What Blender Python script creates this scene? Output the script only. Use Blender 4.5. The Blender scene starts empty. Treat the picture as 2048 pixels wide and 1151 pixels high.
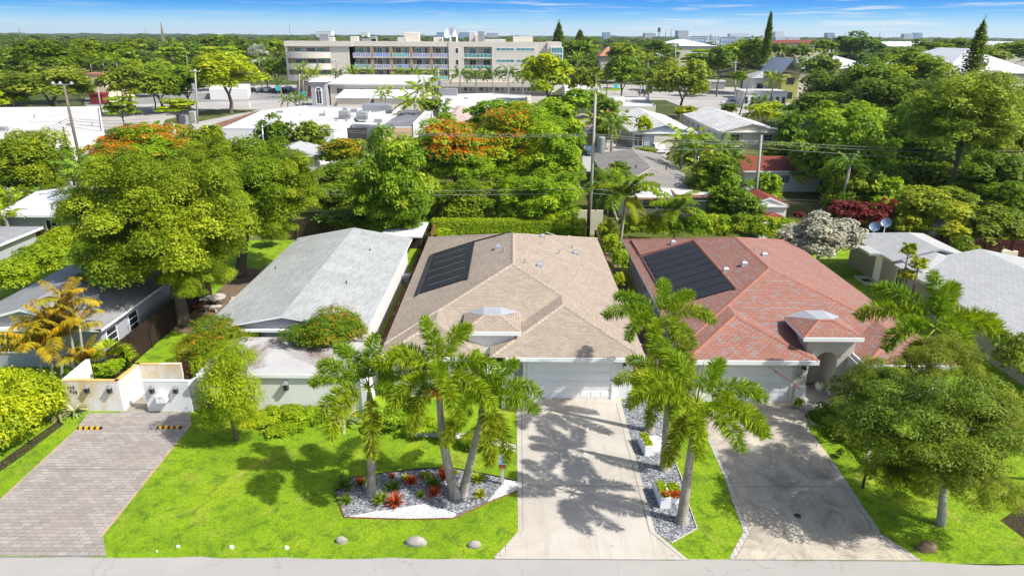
import bpy, math, random
import numpy as np
from mathutils import Vector, Matrix
R=math.radians
SC=bpy.context.scene
COL=SC.collection
# ---------------------------------------------------------------- camera
CAM_H=18.3; FPX=1365.333; PITCH=R(20.35); ROLL=R(0.28)
cam_d=bpy.data.cameras.new('camera'); cam=bpy.data.objects.new('camera',cam_d); COL.objects.link(cam)
cam_d.sensor_width=36; cam_d.lens=24; cam_d.clip_start=0.5; cam_d.clip_end=20000
cam.matrix_world=Matrix.Translation((0,0,CAM_H))@Matrix.Rotation(R(90)-PITCH,4,'X')@Matrix.Rotation(ROLL,4,'Z')
SC.camera=cam
# ---------------------------------------------------------------- world and sun
SUN_EL=R(49); SUN_AZ=math.atan2(0.922,-0.387)      # azimuth measured from +Y towards +X
SD=Vector((math.sin(SUN_AZ)*math.cos(SUN_EL),math.cos(SUN_AZ)*math.cos(SUN_EL),math.sin(SUN_EL)))
W=bpy.data.worlds.new('World'); SC.world=W; W.use_nodes=True
nt=W.node_tree; nt.nodes.clear()
def wn(t,**k):
    n=nt.nodes.new(t)
    for a,b in k.items(): setattr(n,a,b)
    return n
wout=wn('ShaderNodeOutputWorld'); bg=wn('ShaderNodeBackground'); bg2=wn('ShaderNodeBackground'); wm=wn('ShaderNodeMixShader')
sky=wn('ShaderNodeTexSky',sky_type='NISHITA',sun_disc=False,sun_elevation=SUN_EL,sun_rotation=SUN_AZ,altitude=10,air_density=0.8,dust_density=2.2,ozone_density=0.8)
bg.inputs[1].default_value=0.14
tc=wn('ShaderNodeTexCoord'); sx=wn('ShaderNodeSeparateXYZ'); nt.links.new(tc.outputs['Generated'],sx.inputs[0])
ramp=wn('ShaderNodeValToRGB'); nt.links.new(sx.outputs['Z'],ramp.inputs[0])
cr=ramp.color_ramp; cr.interpolation='B_SPLINE'
cr.elements[0].position=0.0; cr.elements[0].color=(0.72,0.90,1.0,1)
cr.elements[1].position=0.075; cr.elements[1].color=(0.02,0.22,0.85,1)
for p,c in ((0.010,(0.62,0.86,1.0,1)),(0.022,(0.28,0.66,1.0,1)),(0.036,(0.05,0.40,1.0,1))):
    e=cr.elements.new(p); e.color=c
# thin cirrus: noise stretched along the horizon, added to the low band of sky
mp=wn('ShaderNodeMapping'); mp.inputs['Scale'].default_value=(3.2,3.2,85); mp.inputs['Rotation'].default_value=(0.0,0.012,0.0); nt.links.new(tc.outputs['Generated'],mp.inputs[0])
ns=wn('ShaderNodeTexNoise'); ns.inputs['Scale'].default_value=2.2; ns.inputs['Detail'].default_value=7; ns.inputs['Roughness'].default_value=0.55; ns.inputs['Distortion'].default_value=0.5
nt.links.new(mp.outputs[0],ns.inputs[0])
cr2=wn('ShaderNodeValToRGB'); cr2.color_ramp.elements[0].position=0.53; cr2.color_ramp.elements[0].color=(0,0,0,1); cr2.color_ramp.elements[1].position=0.72; cr2.color_ramp.elements[1].color=(0.85,0.85,0.85,1)
nt.links.new(ns.outputs['Fac'],cr2.inputs[0])
# more cloud to the right (east) side
mrx=wn('ShaderNodeMapRange'); mrx.inputs['From Min'].default_value=-0.35; mrx.inputs['From Max'].default_value=0.15; mrx.inputs['To Min'].default_value=0.25; mrx.inputs['To Max'].default_value=1.0
nt.links.new(sx.outputs['X'],mrx.inputs['Value'])
mu=wn('ShaderNodeMath',operation='MULTIPLY'); nt.links.new(cr2.outputs[0],mu.inputs[0]); nt.links.new(mrx.outputs[0],mu.inputs[1])
mix=wn('ShaderNodeMixRGB'); nt.links.new(mu.outputs[0],mix.inputs[0]); nt.links.new(ramp.outputs[0],mix.inputs[1]); mix.inputs[2].default_value=(0.93,0.97,1,1)
nt.links.new(mix.outputs[0],bg2.inputs[0]); bg2.inputs[1].default_value=0.74
nt.links.new(sky.outputs[0],bg.inputs[0])
mr=wn('ShaderNodeMapRange'); mr.inputs['From Min'].default_value=0.06; mr.inputs['From Max'].default_value=0.14; nt.links.new(sx.outputs['Z'],mr.inputs['Value'])
nt.links.new(mr.outputs[0],wm.inputs[0]); nt.links.new(bg2.outputs[0],wm.inputs[1]); nt.links.new(bg.outputs[0],wm.inputs[2]); nt.links.new(wm.outputs[0],wout.inputs[0])
sl=bpy.data.lights.new('sun','SUN'); sl.energy=4.7; sl.angle=R(0.55); sl.color=(1.0,0.97,0.91)
so=bpy.data.objects.new('sun',sl); COL.objects.link(so); so.rotation_euler=SD.to_track_quat('Z','Y').to_euler(); so.location=SD*80
SC.view_settings.view_transform='Standard'; SC.view_settings.look='None'; SC.view_settings.gamma=1; SC.view_settings.exposure=0.40
SC.render.engine='CYCLES'
# ---------------------------------------------------------------- photogrammetry helpers (pixels of the 2048x1151 photograph -> metres)
_f=np.array([0,math.cos(PITCH),-math.sin(PITCH)]); _d=np.array([0,-math.sin(PITCH),-math.cos(PITCH)])
def ray(px,py):
    u=(px-1024)/FPX; v=(py-575.5)/FPX; c,s=math.cos(ROLL),math.sin(ROLL)
    return np.array([1.,0,0])*(u*c+v*s)+_f+_d*(-u*s+v*c)
def G(px,py,z=0.0):
    d=ray(px,py); t=(z-CAM_H)/d[2]; return (float(d[0]*t),float(d[1]*t))
def G3(px,py,z=0.0): return G(px,py,z)+(z,)
def AT(px,py,Y):
    d=ray(px,py); t=Y/d[1]; return Vector((float(d[0]*t),Y,float(CAM_H+d[2]*t)))
def mpp(Y,z): return (Y*math.cos(PITCH)+(CAM_H-z)*math.sin(PITCH))/FPX   # metres per photo pixel
def PJ(x,y,z):
    p=np.array([x,y,z-CAM_H]); d=p@_f; a=p[0]/d; b=(p@_d)/d; c,s=math.cos(ROLL),math.sin(ROLL)
    return 1024+FPX*(a*c-b*s), 575.5+FPX*(a*s+b*c)
# ---------------------------------------------------------------- materials
MATS={}
def node(m,t,**k):
    n=m.node_tree.nodes.new(t)
    for a,b in k.items(): setattr(n,a,b)
    return n
def base(name):
    m=bpy.data.materials.new(name); m.use_nodes=True; MATS[name]=m
    b=m.node_tree.nodes['Principled BSDF']; return m,b
def ramp_(m,stops,interp='LINEAR'):
    r=node(m,'ShaderNodeValToRGB'); cr=r.color_ramp; cr.interpolation=interp
    while len(cr.elements)<len(stops): cr.elements.new(0.5)
    for e,(p,c) in zip(cr.elements,stops): e.position=p; e.color=(*c,1)
    return r
def coord(m,kind='Object',scale=(1,1,1),rot=(0,0,0)):
    t=node(m,'ShaderNodeTexCoord'); p=node(m,'ShaderNodeMapping'); m.node_tree.links.new(t.outputs[kind],p.inputs[0]); p.inputs['Scale'].default_value=scale; p.inputs['Rotation'].default_value=rot
    return p.outputs[0]
def geo(m,scale=(1,1,1)):
    t=node(m,'ShaderNodeNewGeometry'); p=node(m,'ShaderNodeMapping'); m.node_tree.links.new(t.outputs['Position'],p.inputs[0]); p.inputs['Scale'].default_value=scale; return p.outputs[0]
def noise(m,vec,scale,detail=5,rough=0.6,dist=0):
    n=node(m,'ShaderNodeTexNoise'); n.inputs['Scale'].default_value=scale; n.inputs['Detail'].default_value=detail; n.inputs['Roughness'].default_value=rough; n.inputs['Distortion'].default_value=dist
    m.node_tree.links.new(vec,n.inputs['Vector']); return n
def mixc(m,fac,a,b,mode='MIX'):
    n=node(m,'ShaderNodeMixRGB',blend_type=mode); L=m.node_tree.links
    for i,v in ((0,fac),(1,a),(2,b)):
        if hasattr(v,'links'): L.new(v,n.inputs[i])
        else: n.inputs[i].default_value=v if i==0 else (*v,1)
    return n.outputs[0]
def bump(m,b,h,strength=0.3,dist=0.02):
    n=node(m,'ShaderNodeBump'); n.inputs['Strength'].default_value=strength; n.inputs['Distance'].default_value=dist
    m.node_tree.links.new(h,n.inputs['Height']); m.node_tree.links.new(n.outputs[0],b.inputs['Normal'])
def plain(name,c,rough=0.6,var=0.12,scale=1.5,metal=0,spec=0.4,bmp=0.0,stain=None,sscale=0.35,samt=0.5):
    """painted / concrete / metal surface with soft large and fine variation"""
    m,b=base(name); L=m.node_tree.links; g=geo(m)
    n1=noise(m,g,scale,6,0.65); r=ramp_(m,[(0.25,tuple(x*(1-var) for x in c)),(0.75,tuple(min(1,x*(1+var)) for x in c))]); L.new(n1.outputs['Fac'],r.inputs[0])
    out=r.outputs[0]
    if stain:
        n2=noise(m,g,sscale,8,0.7,0.6); r2=ramp_(m,[(0.5,(0,0,0)),(0.68,(samt,)*3)]); L.new(n2.outputs['Fac'],r2.inputs[0]); out=mixc(m,r2.outputs[0],out,stain)
    L.new(out,b.inputs['Base Color']); b.inputs['Roughness'].default_value=rough; b.inputs['Metallic'].default_value=metal; b.inputs['Specular IOR Level'].default_value=spec
    if bmp: bump(m,b,noise(m,g,scale*14,4).outputs['Fac'],bmp,0.02)
    return m
def brickmat(name,cols,mortar,bw,bh,msize=0.02,rough=0.85,noise_amt=0.25,offset=0.5,bstr=0.3,stain=None,samt=0.4,sscale=0.25,rot=0):
    """courses laid in UV metres: shingles, pavers, planks"""
    m,b=base(name); L=m.node_tree.links; uv=coord(m,'UV',rot=(0,0,rot))
    br=node(m,'ShaderNodeTexBrick'); br.offset=offset; L.new(uv,br.inputs['Vector'])
    br.inputs['Scale'].default_value=1; br.inputs['Brick Width'].default_value=bw; br.inputs['Row Height'].default_value=bh; br.inputs['Mortar Size'].default_value=msize; br.inputs['Mortar Smooth'].default_value=0.2
    br.inputs['Color1'].default_value=(*cols[0],1); br.inputs['Color2'].default_value=(*cols[1],1); br.inputs['Mortar'].default_value=(*mortar,1)
    out=br.outputs['Color']
    if len(cols)>2:
        nn=noise(m,coord(m,'UV',(1/bw*0.45,1/bh*0.5,1)),1.3,2,0.5); r=ramp_(m,[(0.52,(0,0,0)),(0.62,(1,1,1))]); L.new(nn.outputs['Fac'],r.inputs[0]); 
        f=node(m,'ShaderNodeMath',operation='MULTIPLY'); L.new(r.outputs[0],f.inputs[0]); 
        inv=node(m,'ShaderNodeMath',operation='SUBTRACT'); inv.inputs[0].default_value=1; L.new(br.outputs['Fac'],inv.inputs[1]); L.new(inv.outputs[0],f.inputs[1])
        out=mixc(m,f.outputs[0],out,cols[2])
    g=geo(m); n=noise(m,g,0.6,7,0.7); r=ramp_(m,[(0.2,(1-noise_amt,)*3),(0.8,(1+noise_amt*0.4,)*3)]); L.new(n.outputs['Fac'],r.inputs[0]); out=mixc(m,1.0,out,r.outputs[0],'MULTIPLY')
    n=noise(m,g,9,3,0.7); r=ramp_(m,[(0.2,(0.82,)*3),(0.8,(1.12,)*3)]); L.new(n.outputs['Fac'],r.inputs[0]); out=mixc(m,1.0,out,r.outputs[0],'MULTIPLY')
    if stain:
        n2=noise(m,g,sscale,8,0.7,0.5); r2=ramp_(m,[(0.5,(0,0,0)),(0.7,(samt,)*3)]); L.new(n2.outputs['Fac'],r2.inputs[0]); out=mixc(m,r2.outputs[0],out,stain)
    L.new(out,b.inputs['Base Color']); b.inputs['Roughness'].default_value=rough; b.inputs['Specular IOR Level'].default_value=0.25
    bump(m,b,br.outputs['Fac'],-bstr,0.02)
    return m
def leafmat(name,c1,c2,c3=None,rough=0.45,trans=0.35,spec=0.5):
    """foliage: colour by the leaf's own random tint and a soft variation between branches"""
    m,b=base(name); L=m.node_tree.links
    at=node(m,'ShaderNodeAttribute',attribute_name='tint')
    st=[(0.0,c1),(0.7,c2),(1.0,c3 or c2)]
    r=ramp_(m,st); L.new(at.outputs['Fac'],r.inputs[0])
    g=coord(m,'Object'); n=noise(m,g,0.9,3); r2=ramp_(m,[(0.3,(0.82,0.88,0.9)),(0.7,(1.2,1.1,1.0))]); L.new(n.outputs['Fac'],r2.inputs[0])
    oi=node(m,'ShaderNodeObjectInfo'); r3=ramp_(m,[(0.0,(0.82,0.9,1.0)),(1.0,(1.2,1.08,0.9))]); L.new(oi.outputs['Random'],r3.inputs[0])
    out=mixc(m,1.0,r.outputs[0],r2.outputs[0],'MULTIPLY'); out=mixc(m,1.0,out,r3.outputs[0],'MULTIPLY')
    L.new(out,b.inputs['Base Color']); b.inputs['Roughness'].default_value=max(rough,.5); b.inputs['Specular IOR Level'].default_value=spec*.4
    t=node(m,'ShaderNodeBsdfTranslucent'); tcx=mixc(m,1.0,out,(1.35,1.3,0.5),'MULTIPLY'); L.new(tcx,t.inputs[0])
    mx=node(m,'ShaderNodeMixShader'); mx.inputs[0].default_value=trans; L.new(b.outputs[0],mx.inputs[1]); L.new(t.outputs[0],mx.inputs[2])
    L.new(mx.outputs[0],m.node_tree.nodes['Material Output'].inputs[0])
    return m
def glassmat(name,c,rough=0.08,spec=0.8):
    m,b=base(name); L=m.node_tree.links; g=geo(m); n=noise(m,g,0.8,3); r=ramp_(m,[(0.3,tuple(x*0.6 for x in c)),(0.7,tuple(x*1.3 for x in c))]); L.new(n.outputs['Fac'],r.inputs[0]); L.new(r.outputs[0],b.inputs['Base Color'])
    b.inputs['Roughness'].default_value=rough; b.inputs['Specular IOR Level'].default_value=spec; return m
# ---------------------------------------------------------------- mesh builder
class MB:
    def __init__(s): s.v=[]; s.f=[]
    def face(s,pts):
        i=len(s.v); s.v+= [tuple(p) for p in pts]; s.f.append(tuple(range(i,i+len(pts)))); return s
    def box(s,x0,x1,y0,y1,z0,z1):
        i=len(s.v); s.v+=[(x0,y0,z0),(x1,y0,z0),(x1,y1,z0),(x0,y1,z0),(x0,y0,z1),(x1,y0,z1),(x1,y1,z1),(x0,y1,z1)]
        s.f+=[(i,i+3,i+2,i+1),(i+4,i+5,i+6,i+7),(i,i+1,i+5,i+4),(i+1,i+2,i+6,i+5),(i+2,i+3,i+7,i+6),(i+3,i,i+4,i+7)]; return s
    def bevbox(s,x0,x1,y0,y1,z0,z1,b=0.05):
        """box with chamfered vertical and top edges"""
        def ring(e,z): return [(x0+e+b,y0+e,z),(x1-e-b,y0+e,z),(x1-e,y0+e+b,z),(x1-e,y1-e-b,z),(x1-e-b,y1-e,z),(x0+e+b,y1-e,z),(x0+e,y1-e-b,z),(x0+e,y0+e+b,z)]
        return s.loft([ring(0,z0),ring(0,z1-b),ring(b*0.9,z1)],cap=True)
    def loft(s,rings,cap=True):
        n=len(rings[0]); i=len(s.v)
        for r in rings: s.v+=[tuple(p) for p in r]
        for k in range(len(rings)-1):
            a=i+k*n; b=a+n
            for j in range(n): s.f.append((a+j,a+(j+1)%n,b+(j+1)%n,b+j))
        if cap: s.f.append(tuple(range(i+n-1,i-1,-1))); e=i+(len(rings)-1)*n; s.f.append(tuple(range(e,e+n)))
        return s
    def prism(s,poly,z0,z1):
        return s.loft([[(x,y,z0) for x,y in poly],[(x,y,z1) for x,y in poly]])
    def cyl(s,x,y,z0,z1,r0,r1=None,n=10):
        r1=r0 if r1 is None else r1
        return s.loft([[(x+r*math.cos(2*math.pi*k/n),y+r*math.sin(2*math.pi*k/n),z) for k in range(n)] for z,r in ((z0,r0),(z1,r1))])
    def lathe(s,x,y,prof,n=14):
        return s.loft([[(x+r*math.cos(2*math.pi*k/n),y+r*math.sin(2*math.pi*k/n),z) for k in range(n)] for r,z in prof])
    def tube(s,path,rad,n=6):
        path=[Vector(p) for p in path]; rings=[]
        if not hasattr(rad,'__len__'): rad=[rad]*len(path)
        up=Vector((0.12,0.3,1)).normalized()
        for k,p in enumerate(path):
            t=(path[min(k+1,len(path)-1)]-path[max(k-1,0)]).normalized()
            u=t.cross(up); 
            if u.length<1e-3: u=t.cross(Vector((1,0,0)))
            u.normalize(); w=t.cross(u)
            rings.append([p+u*(rad[k]*math.cos(2*math.pi*j/n))+w*(rad[k]*math.sin(2*math.pi*j/n)) for j in range(n)])
        return s.loft(rings)
    def xbox(s,c,sx,sy,sz,rz=0):
        cx,cy,cz=c; co,si=math.cos(rz),math.sin(rz); i=len(s.v)
        for dz in (-1,1):
            for dx,dy in ((-1,-1),(1,-1),(1,1),(-1,1)):
                a,b=dx*sx/2,dy*sy/2; s.v.append((cx+a*co-b*si,cy+a*si+b*co,cz+dz*sz/2))
        s.f+=[(i,i+3,i+2,i+1),(i+4,i+5,i+6,i+7),(i,i+1,i+5,i+4),(i+1,i+2,i+6,i+5),(i+2,i+3,i+7,i+6),(i+3,i,i+4,i+7)]; return s
    def mesh(s,name,mat,smooth=False):
        me=bpy.data.meshes.new(name); me.from_pydata(s.v,[],s.f); me.update()
        uv=me.uv_layers.new(name='UVMap'); 
        data=np.zeros((len(me.loops),2))
        for p in me.polygons:
            n=p.normal
            if abs(n.z)>0.999: tu=Vector((1,0,0)); tv=Vector((0,1,0))
            else:
                tu=Vector((0,0,1)).cross(n).normalized(); tv=n.cross(tu)
            for li in p.loop_indices:
                co=me.vertices[me.loops[li].vertex_index].co; data[li]=(co.dot(tu),co.dot(tv))
        uv.data.foreach_set('uv',data.ravel())
        if smooth: me.polygons.foreach_set('use_smooth',[True]*len(me.polygons))
        if mat: me.materials.append(mat if not isinstance(mat,str) else MATS[mat])
        return me
    def build(s,name,mat,parent=None,smooth=False,loc=None):
        o=bpy.data.objects.new(name,s.mesh(name,mat,smooth)); COL.objects.link(o)
        if parent is not None: o.parent=parent
        if loc: o.location=loc
        return o
def tag(o,label,cat,group=None):
    o['label']=label; o['category']=cat
    if group: o['group']=group
    return o
def empty(name,loc,label,cat,group=None,rz=0):
    o=bpy.data.objects.new(name,None); COL.objects.link(o); o.location=loc; o.rotation_euler=(0,0,rz); o.empty_display_size=0.3
    return tag(o,label,cat,group)
def struct(o): o['kind']='structure'; return o
def copy_tree(root,loc,rz=None,label=None,scale=None):
    def rec(o,par):
        c=o.copy(); COL.objects.link(c)
        if par is not None: c.parent=par; c.matrix_parent_inverse=o.matrix_parent_inverse
        for ch in list(o.children): rec(ch,c)
        return c
    r=rec(root,None); r.location=loc
    if rz is not None: r.rotation_euler=(0,0,rz)
    if scale is not None: r.scale=(scale,)*3
    if label: r['label']=label
    return r
_zl=[0.0]
def sheet(name,pts,z,mat,px=True,kind=True):
    p=[G(*q) for q in pts] if px else pts
    a=sum(p[i][0]*p[(i+1)%len(p)][1]-p[(i+1)%len(p)][0]*p[i][1] for i in range(len(p)))
    if a<0: p=p[::-1]
    m=MB(); m.face([(x,y,z) for x,y in p]); o=m.build(name,mat)
    # big concave outlines are fine as one n-gon
    return struct(o) if kind else o
def rawmesh(name,verts,quads,mat,tint=None,nv=4):
    """numpy arrays straight to a mesh"""
    me=bpy.data.meshes.new(name); nV=len(verts); nF=len(quads)
    me.vertices.add(nV); me.vertices.foreach_set('co',verts.astype(np.float32).ravel())
    me.loops.add(nF*nv); me.loops.foreach_set('vertex_index',quads.astype(np.int32).ravel())
    me.polygons.add(nF); me.polygons.foreach_set('loop_start',np.arange(0,nF*nv,nv,dtype=np.int32)); me.polygons.foreach_set('loop_total',np.full(nF,nv,dtype=np.int32))
    me.update(calc_edges=True)
    if tint is not None:
        a=me.attributes.new('tint','FLOAT','FACE'); a.data.foreach_set('value',tint.astype(np.float32))
    if mat: me.materials.append(MATS[mat] if isinstance(mat,str) else mat)
    return me
def link(name,me,parent=None,loc=None,scale=None,rot=None):
    o=bpy.data.objects.new(name,me); COL.objects.link(o)
    if parent is not None: o.parent=parent
    if loc is not None: o.location=loc
    if scale is not None: o.scale=scale
    if rot is not None: o.rotation_euler=rot
    return o
# ---------------------------------------------------------------- foliage
def nrm(a): return a/np.maximum(1e-9,np.linalg.norm(a,axis=1,keepdims=True))
def leaf_quads(P,N,T,L,Wd,fold=0.0):
    """diamond leaves: centre P, normal N, axis T (made orthogonal), half length L, half width Wd"""
    T=nrm(T-N*np.sum(T*N,axis=1,keepdims=True)); B=np.cross(N,T)
    L=np.broadcast_to(L,(len(P),))[:,None]; Wd=np.broadcast_to(Wd,(len(P),))[:,None]
    V=np.stack([P-T*L,P+B*Wd-N*L*fold+T*L*0.1,P+T*L,P-B*Wd-N*L*fold+T*L*0.1],axis=1).reshape(-1,3)
    return V,np.arange(len(P)*4).reshape(-1,4)
def crown_arrays(seed,n,leaf,style='round',npuff=46,pr=0.3,flat=1.0,hollow=0.35):
    """unit crown (radius 1): puffs over a dome, leaves on the puffs' shells"""
    rg=np.random.default_rng(seed)
    k=np.arange(npuff)+0.5; ph=np.arccos(1-2*k/npuff); th=math.pi*(1+5**0.5)*k
    D=np.stack([np.cos(th)*np.sin(ph),np.sin(th)*np.sin(ph),np.cos(ph)],1)+rg.normal(0,0.16,(npuff,3)); D=nrm(D)
    D=D[D[:,2]>-0.62]; D=D[rg.random(len(D))>0.12]; m=len(D)
    rad=rg.uniform(0.50,0.86,m)*(1-pr*0.15)
    inner=rg.random(m)<hollow; rad=np.where(inner,rg.uniform(0.15,0.55,m),rad)
    C=D*rad[:,None]
    if style=='layered': C[:,2]=np.round(C[:,2]*3.2)/3.2+rg.normal(0,0.03,m)
    if style=='dome': C[:,2]=np.where(C[:,2]<0,C[:,2]*0.5,C[:,2])
    pr_=pr*rg.uniform(0.7,1.3,m)
    w=pr_**2; idx=rg.choice(m,n,p=w/w.sum())
    d=nrm(rg.normal(0,1,(n,3))); d[:,2]=np.where(d[:,2]<-0.3,-d[:,2],d[:,2])
    sq=np.array([1,1,0.38 if style=='layered' else (0.75 if style=='dome' else 0.9)])
    # lumps: push leaves in and out so that the puff itself breaks up
    lump=1+0.22*np.sin(d[:,0]*5+idx)*np.sin(d[:,1]*6+idx*1.7)+rg.normal(0,0.07,n)
    rr=pr_[idx]*lump*(1-0.30*rg.random(n)**2)
    P=C[idx]+d*rr[:,None]*sq
    if style=='weep': P[:,2]-=0.25*np.sqrt((P[:,0]**2+P[:,1]**2))*rg.random(n)
    N=nrm(d*0.75+np.array([0,0,0.55])+rg.normal(0,0.42,(n,3)))
    T=rg.normal(0,1,(n,3)); 
    if style in('weep','droop'): T=T*0.5+np.array([0,0,-1.0])
    if style=='pine': T=d+np.array([0,0,0.5])
    lw=0.30 if style in('pine','weep') else 0.5
    s=leaf*rg.uniform(0.65,1.35,n)
    V,F=leaf_quads(P,N,T,s,s*lw,0.12)
    ptint=rg.random(m)
    tint=np.clip(0.45*rg.random(n)+0.55*ptint[idx],0,1)
    return V,F,tint,P,N,idx,rg
CROWN={}
def crown_mesh(kind,variant,leaf):
    key=(kind,variant,round(leaf,3))
    if key in CROWN: return CROWN[key]
    K=KINDS[kind]; n=int(min(95000,max(700,K.get('cover',.72)*30/(leaf*leaf))))
    V,F,t,P,N,idx,rg=crown_arrays(sum(map(ord,kind))*7+variant*101,n,leaf,K.get('style','round'),K.get('np',46),K.get('pr',0.3),1,K.get('hollow',0.35))
    me=rawmesh('crown',V,F,K['mat'],t)
    fl=None
    if 'flower' in K:
        fm,frac,bias=K['flower']
        # flower sprays: clustered on the sunny top
        cl=nrm(rg.normal(0,1,(150,3)))
        d=nrm(P); best=(d@cl.T).max(axis=1)
        sel=(N[:,2]>0.25)&((best>0.984)|K.get('fscatter',False))&(rg.random(len(P))<frac)&(P[:,2]>-0.1)
        if bias is not None: sel&=(P@np.array(bias)>0.0)
        PP=P[sel]+np.array([0,0,leaf*0.9])+rg.normal(0,leaf*.3,(sel.sum(),3)); NN=nrm(N[sel]+np.array([0,0,.8])); s=leaf*rg.uniform(0.55,1.1,len(PP))
        V2,F2=leaf_quads(PP,NN,rg.normal(0,1,(len(PP),3)),s,s*0.6,0.2); fl=rawmesh('flowers',V2,F2,fm,rg.random(len(PP)))
    CROWN[key]=(me,fl); return CROWN[key]
def limbs(mb,base,top,spread,r,rg,n=5,fork=0.35,split=True):
    b=Vector(base); t=Vector(top); mid=b.lerp(t,fork)+Vector((rg.uniform(-.1,.1)*spread,rg.uniform(-.1,.1)*spread,0))
    mb.tube([b+Vector((0,0,-0.1)),b+Vector((0,0,0.25)),b.lerp(mid,0.55)+Vector((rg.uniform(-.06,.06),rg.uniform(-.06,.06),0))*spread,mid],[r*1.35,r*1.08,r*0.95,r*0.8],8)
    for k in range(n):
        a=2*math.pi*(k+rg.uniform(-.3,.3))/n; e=mid+Vector((math.cos(a)*spread*rg.uniform(.55,.85),math.sin(a)*spread*rg.uniform(.55,.85),(t.z-mid.z)*rg.uniform(.55,1.0)))
        m1=mid.lerp(e,0.45)+Vector((0,0,(t.z-mid.z)*0.12))
        mb.tube([mid-Vector((0,0,r*.5)),m1,e],[r*0.55,r*0.38,r*0.12],6)
        if split:
            e2=m1+Vector((math.cos(a+.8)*spread*.4,math.sin(a+.8)*spread*.4,(t.z-mid.z)*.35)); mb.tube([m1,m1.lerp(e2,.5)+Vector((0,0,.1*spread)),e2],[r*.34,r*.22,r*.08],5)
TRUNKS={}
TREES=[]
def tree(cx,cy,rx,ry,Y,kind,label,group=None,cat='tree',name=None,base_px=None,leafw=None,hz=None,rzmul=1.0,lobes=(),trunk=True,ground=0.0,lean=None,parts=True):
    """crown centred on a photo pixel at ground depth Y (metres), radii in photo pixels"""
    if hz is not None: Y=G(cx,cy,hz)[1]
    if 55<Y<125: rx*=1.12; ry*=1.14
    c=AT(cx,cy,Y); k=mpp(Y,c.z); Rr=rx*k; Rz=max(0.3,ry*k*0.98)*rzmul
    rg=random.Random(int(cx*7+cy*13)); K=KINDS[kind]
    s=leafw if leafw else max(0.12,Y*0.0034)
    rel=min(0.16,max(0.016,s/(Rr)))*K.get('leafk',1.0)
    q=0.008 if rel>0.05 else 0.003
    rel=round(rel/q)*q
    var=rg.randrange(3)
    me,fl=crown_mesh(kind,var,rel)
    bx=G(*base_px)[0] if base_px else c.x; by=G(*base_px)[1] if base_px else Y
    root=empty(name or K.get('name','tree'),(bx,by,ground),label,cat,group)
    off=Vector((c.x-bx,c.y-by,c.z-ground)); rz=rg.uniform(0,6.28) if K.get('spin',True) else 0
    Ry=min(Rr,Rr*rg.uniform(0.85,1.1)) if K.get('spin',True) else Rr
    o=link('crown',me,root,off,(Rr,Ry,Rz),(0,0,rz))
    if fl: link('flowers',fl,o)
    if 55<Y<125 and trunk and not lobes and Rr>1.8 and K.get('low',True):
        for j,(aa,dd) in enumerate(((200,.42),(320,.38))): link('crown',crown_mesh(kind,(var+1+j)%3,rel)[0],root,off+Vector((math.cos(R(aa))*Rr*dd,math.sin(R(aa))*Rr*dd,-Rz*.52)),(Rr*.66,Rr*.66,Rz*.62),(0,0,aa))
    for j,(lx,ly,lrx,lry,lY) in enumerate(lobes):
        lc=AT(lx,ly,lY); lk=mpp(lY,lc.z); me2,_=crown_mesh(kind,(var+j+1)%3,rel); link('crown',me2,root,(lc.x-bx,lc.y-by,lc.z-ground),(lrx*lk,lrx*lk*.95,lry*lk),(0,0,j*1.9+.5))
    if trunk:
        tk=(K.get('bark','bark'),rg.randrange(3)) 
        h=off.z; 
        if Rr>1.6 or base_px:
            mb=MB(); limbs(mb,(0,0,0),(off.x,off.y,h+Rz*0.35),Rr*0.75,max(0.09,Rr*K.get('tr',0.045)),rg,n=5 if Y<110 else 3,fork=K.get('fork',0.42),split=Y<90)
            mb.build('trunk',K.get('bark','bark'),root,smooth=True)
        elif Y<120:
            mb=MB(); mb.tube([(0,0,-.05),(0,0,h*0.5),(off.x*.5,off.y*.5,h)],[0.1,0.07,0.04],6); mb.build('trunk',K.get('bark','bark'),root,smooth=True)
    TREES.append((c.x,c.y,Rr)); return root
# ---------------------------------------------------------------- the materials
plain('white_paint',(0.80,0.80,0.79),0.6,0.05,0.8,stain=(0.5,0.48,0.43),sscale=0.5,samt=0.25)
plain('white_trim',(0.86,0.86,0.85),0.5,0.04,2)
plain('white_wall',(0.74,0.73,0.71),0.75,0.05,1.2,bmp=0.15)
plain('grey_wall',(0.36,0.37,0.40),0.8,0.05,1.2,bmp=0.15)
plain('taupe_wall',(0.30,0.275,0.24),0.85,0.06,1.2,bmp=0.2)
plain('beige_wall',(0.56,0.52,0.47),0.85,0.05,1.2,bmp=0.2)
plain('cream_wall',(0.66,0.60,0.50),0.85,0.04,0.6,bmp=0.1)
plain('condo_wall',(0.63,0.58,0.50),0.85,0.035,0.15)
plain('condo_band',(0.52,0.48,0.42),0.85,0.04,0.15)
plain('blue_wall',(0.34,0.42,0.50),0.8,0.05,0.8)
plain('sage_wall',(0.33,0.34,0.25),0.85,0.06,1)
plain('yellow_wall',(0.66,0.50,0.16),0.85,0.08,1)
plain('cream_house',(0.62,0.58,0.44),0.85,0.05,1)
plain('olive_wall',(0.37,0.36,0.10),0.8,0.05,1)
plain('slate_blue',(0.17,0.24,0.33),0.7,0.05,1)
plain('brown_wall',(0.34,0.25,0.17),0.85,0.08,1)
plain('peach_wall',(0.52,0.37,0.24),0.85,0.06,0.8)
plain('pink_roof',(0.42,0.33,0.29),0.9,0.1,1,stain=(0.3,0.25,0.2))
plain('teal_paint',(0.02,0.16,0.12),0.5,0.1,2)
plain('cyan_paint',(0.05,0.5,0.55),0.5,0.1,2)
plain('dark_metal',(0.03,0.03,0.033),0.45,0.2,3)
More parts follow.
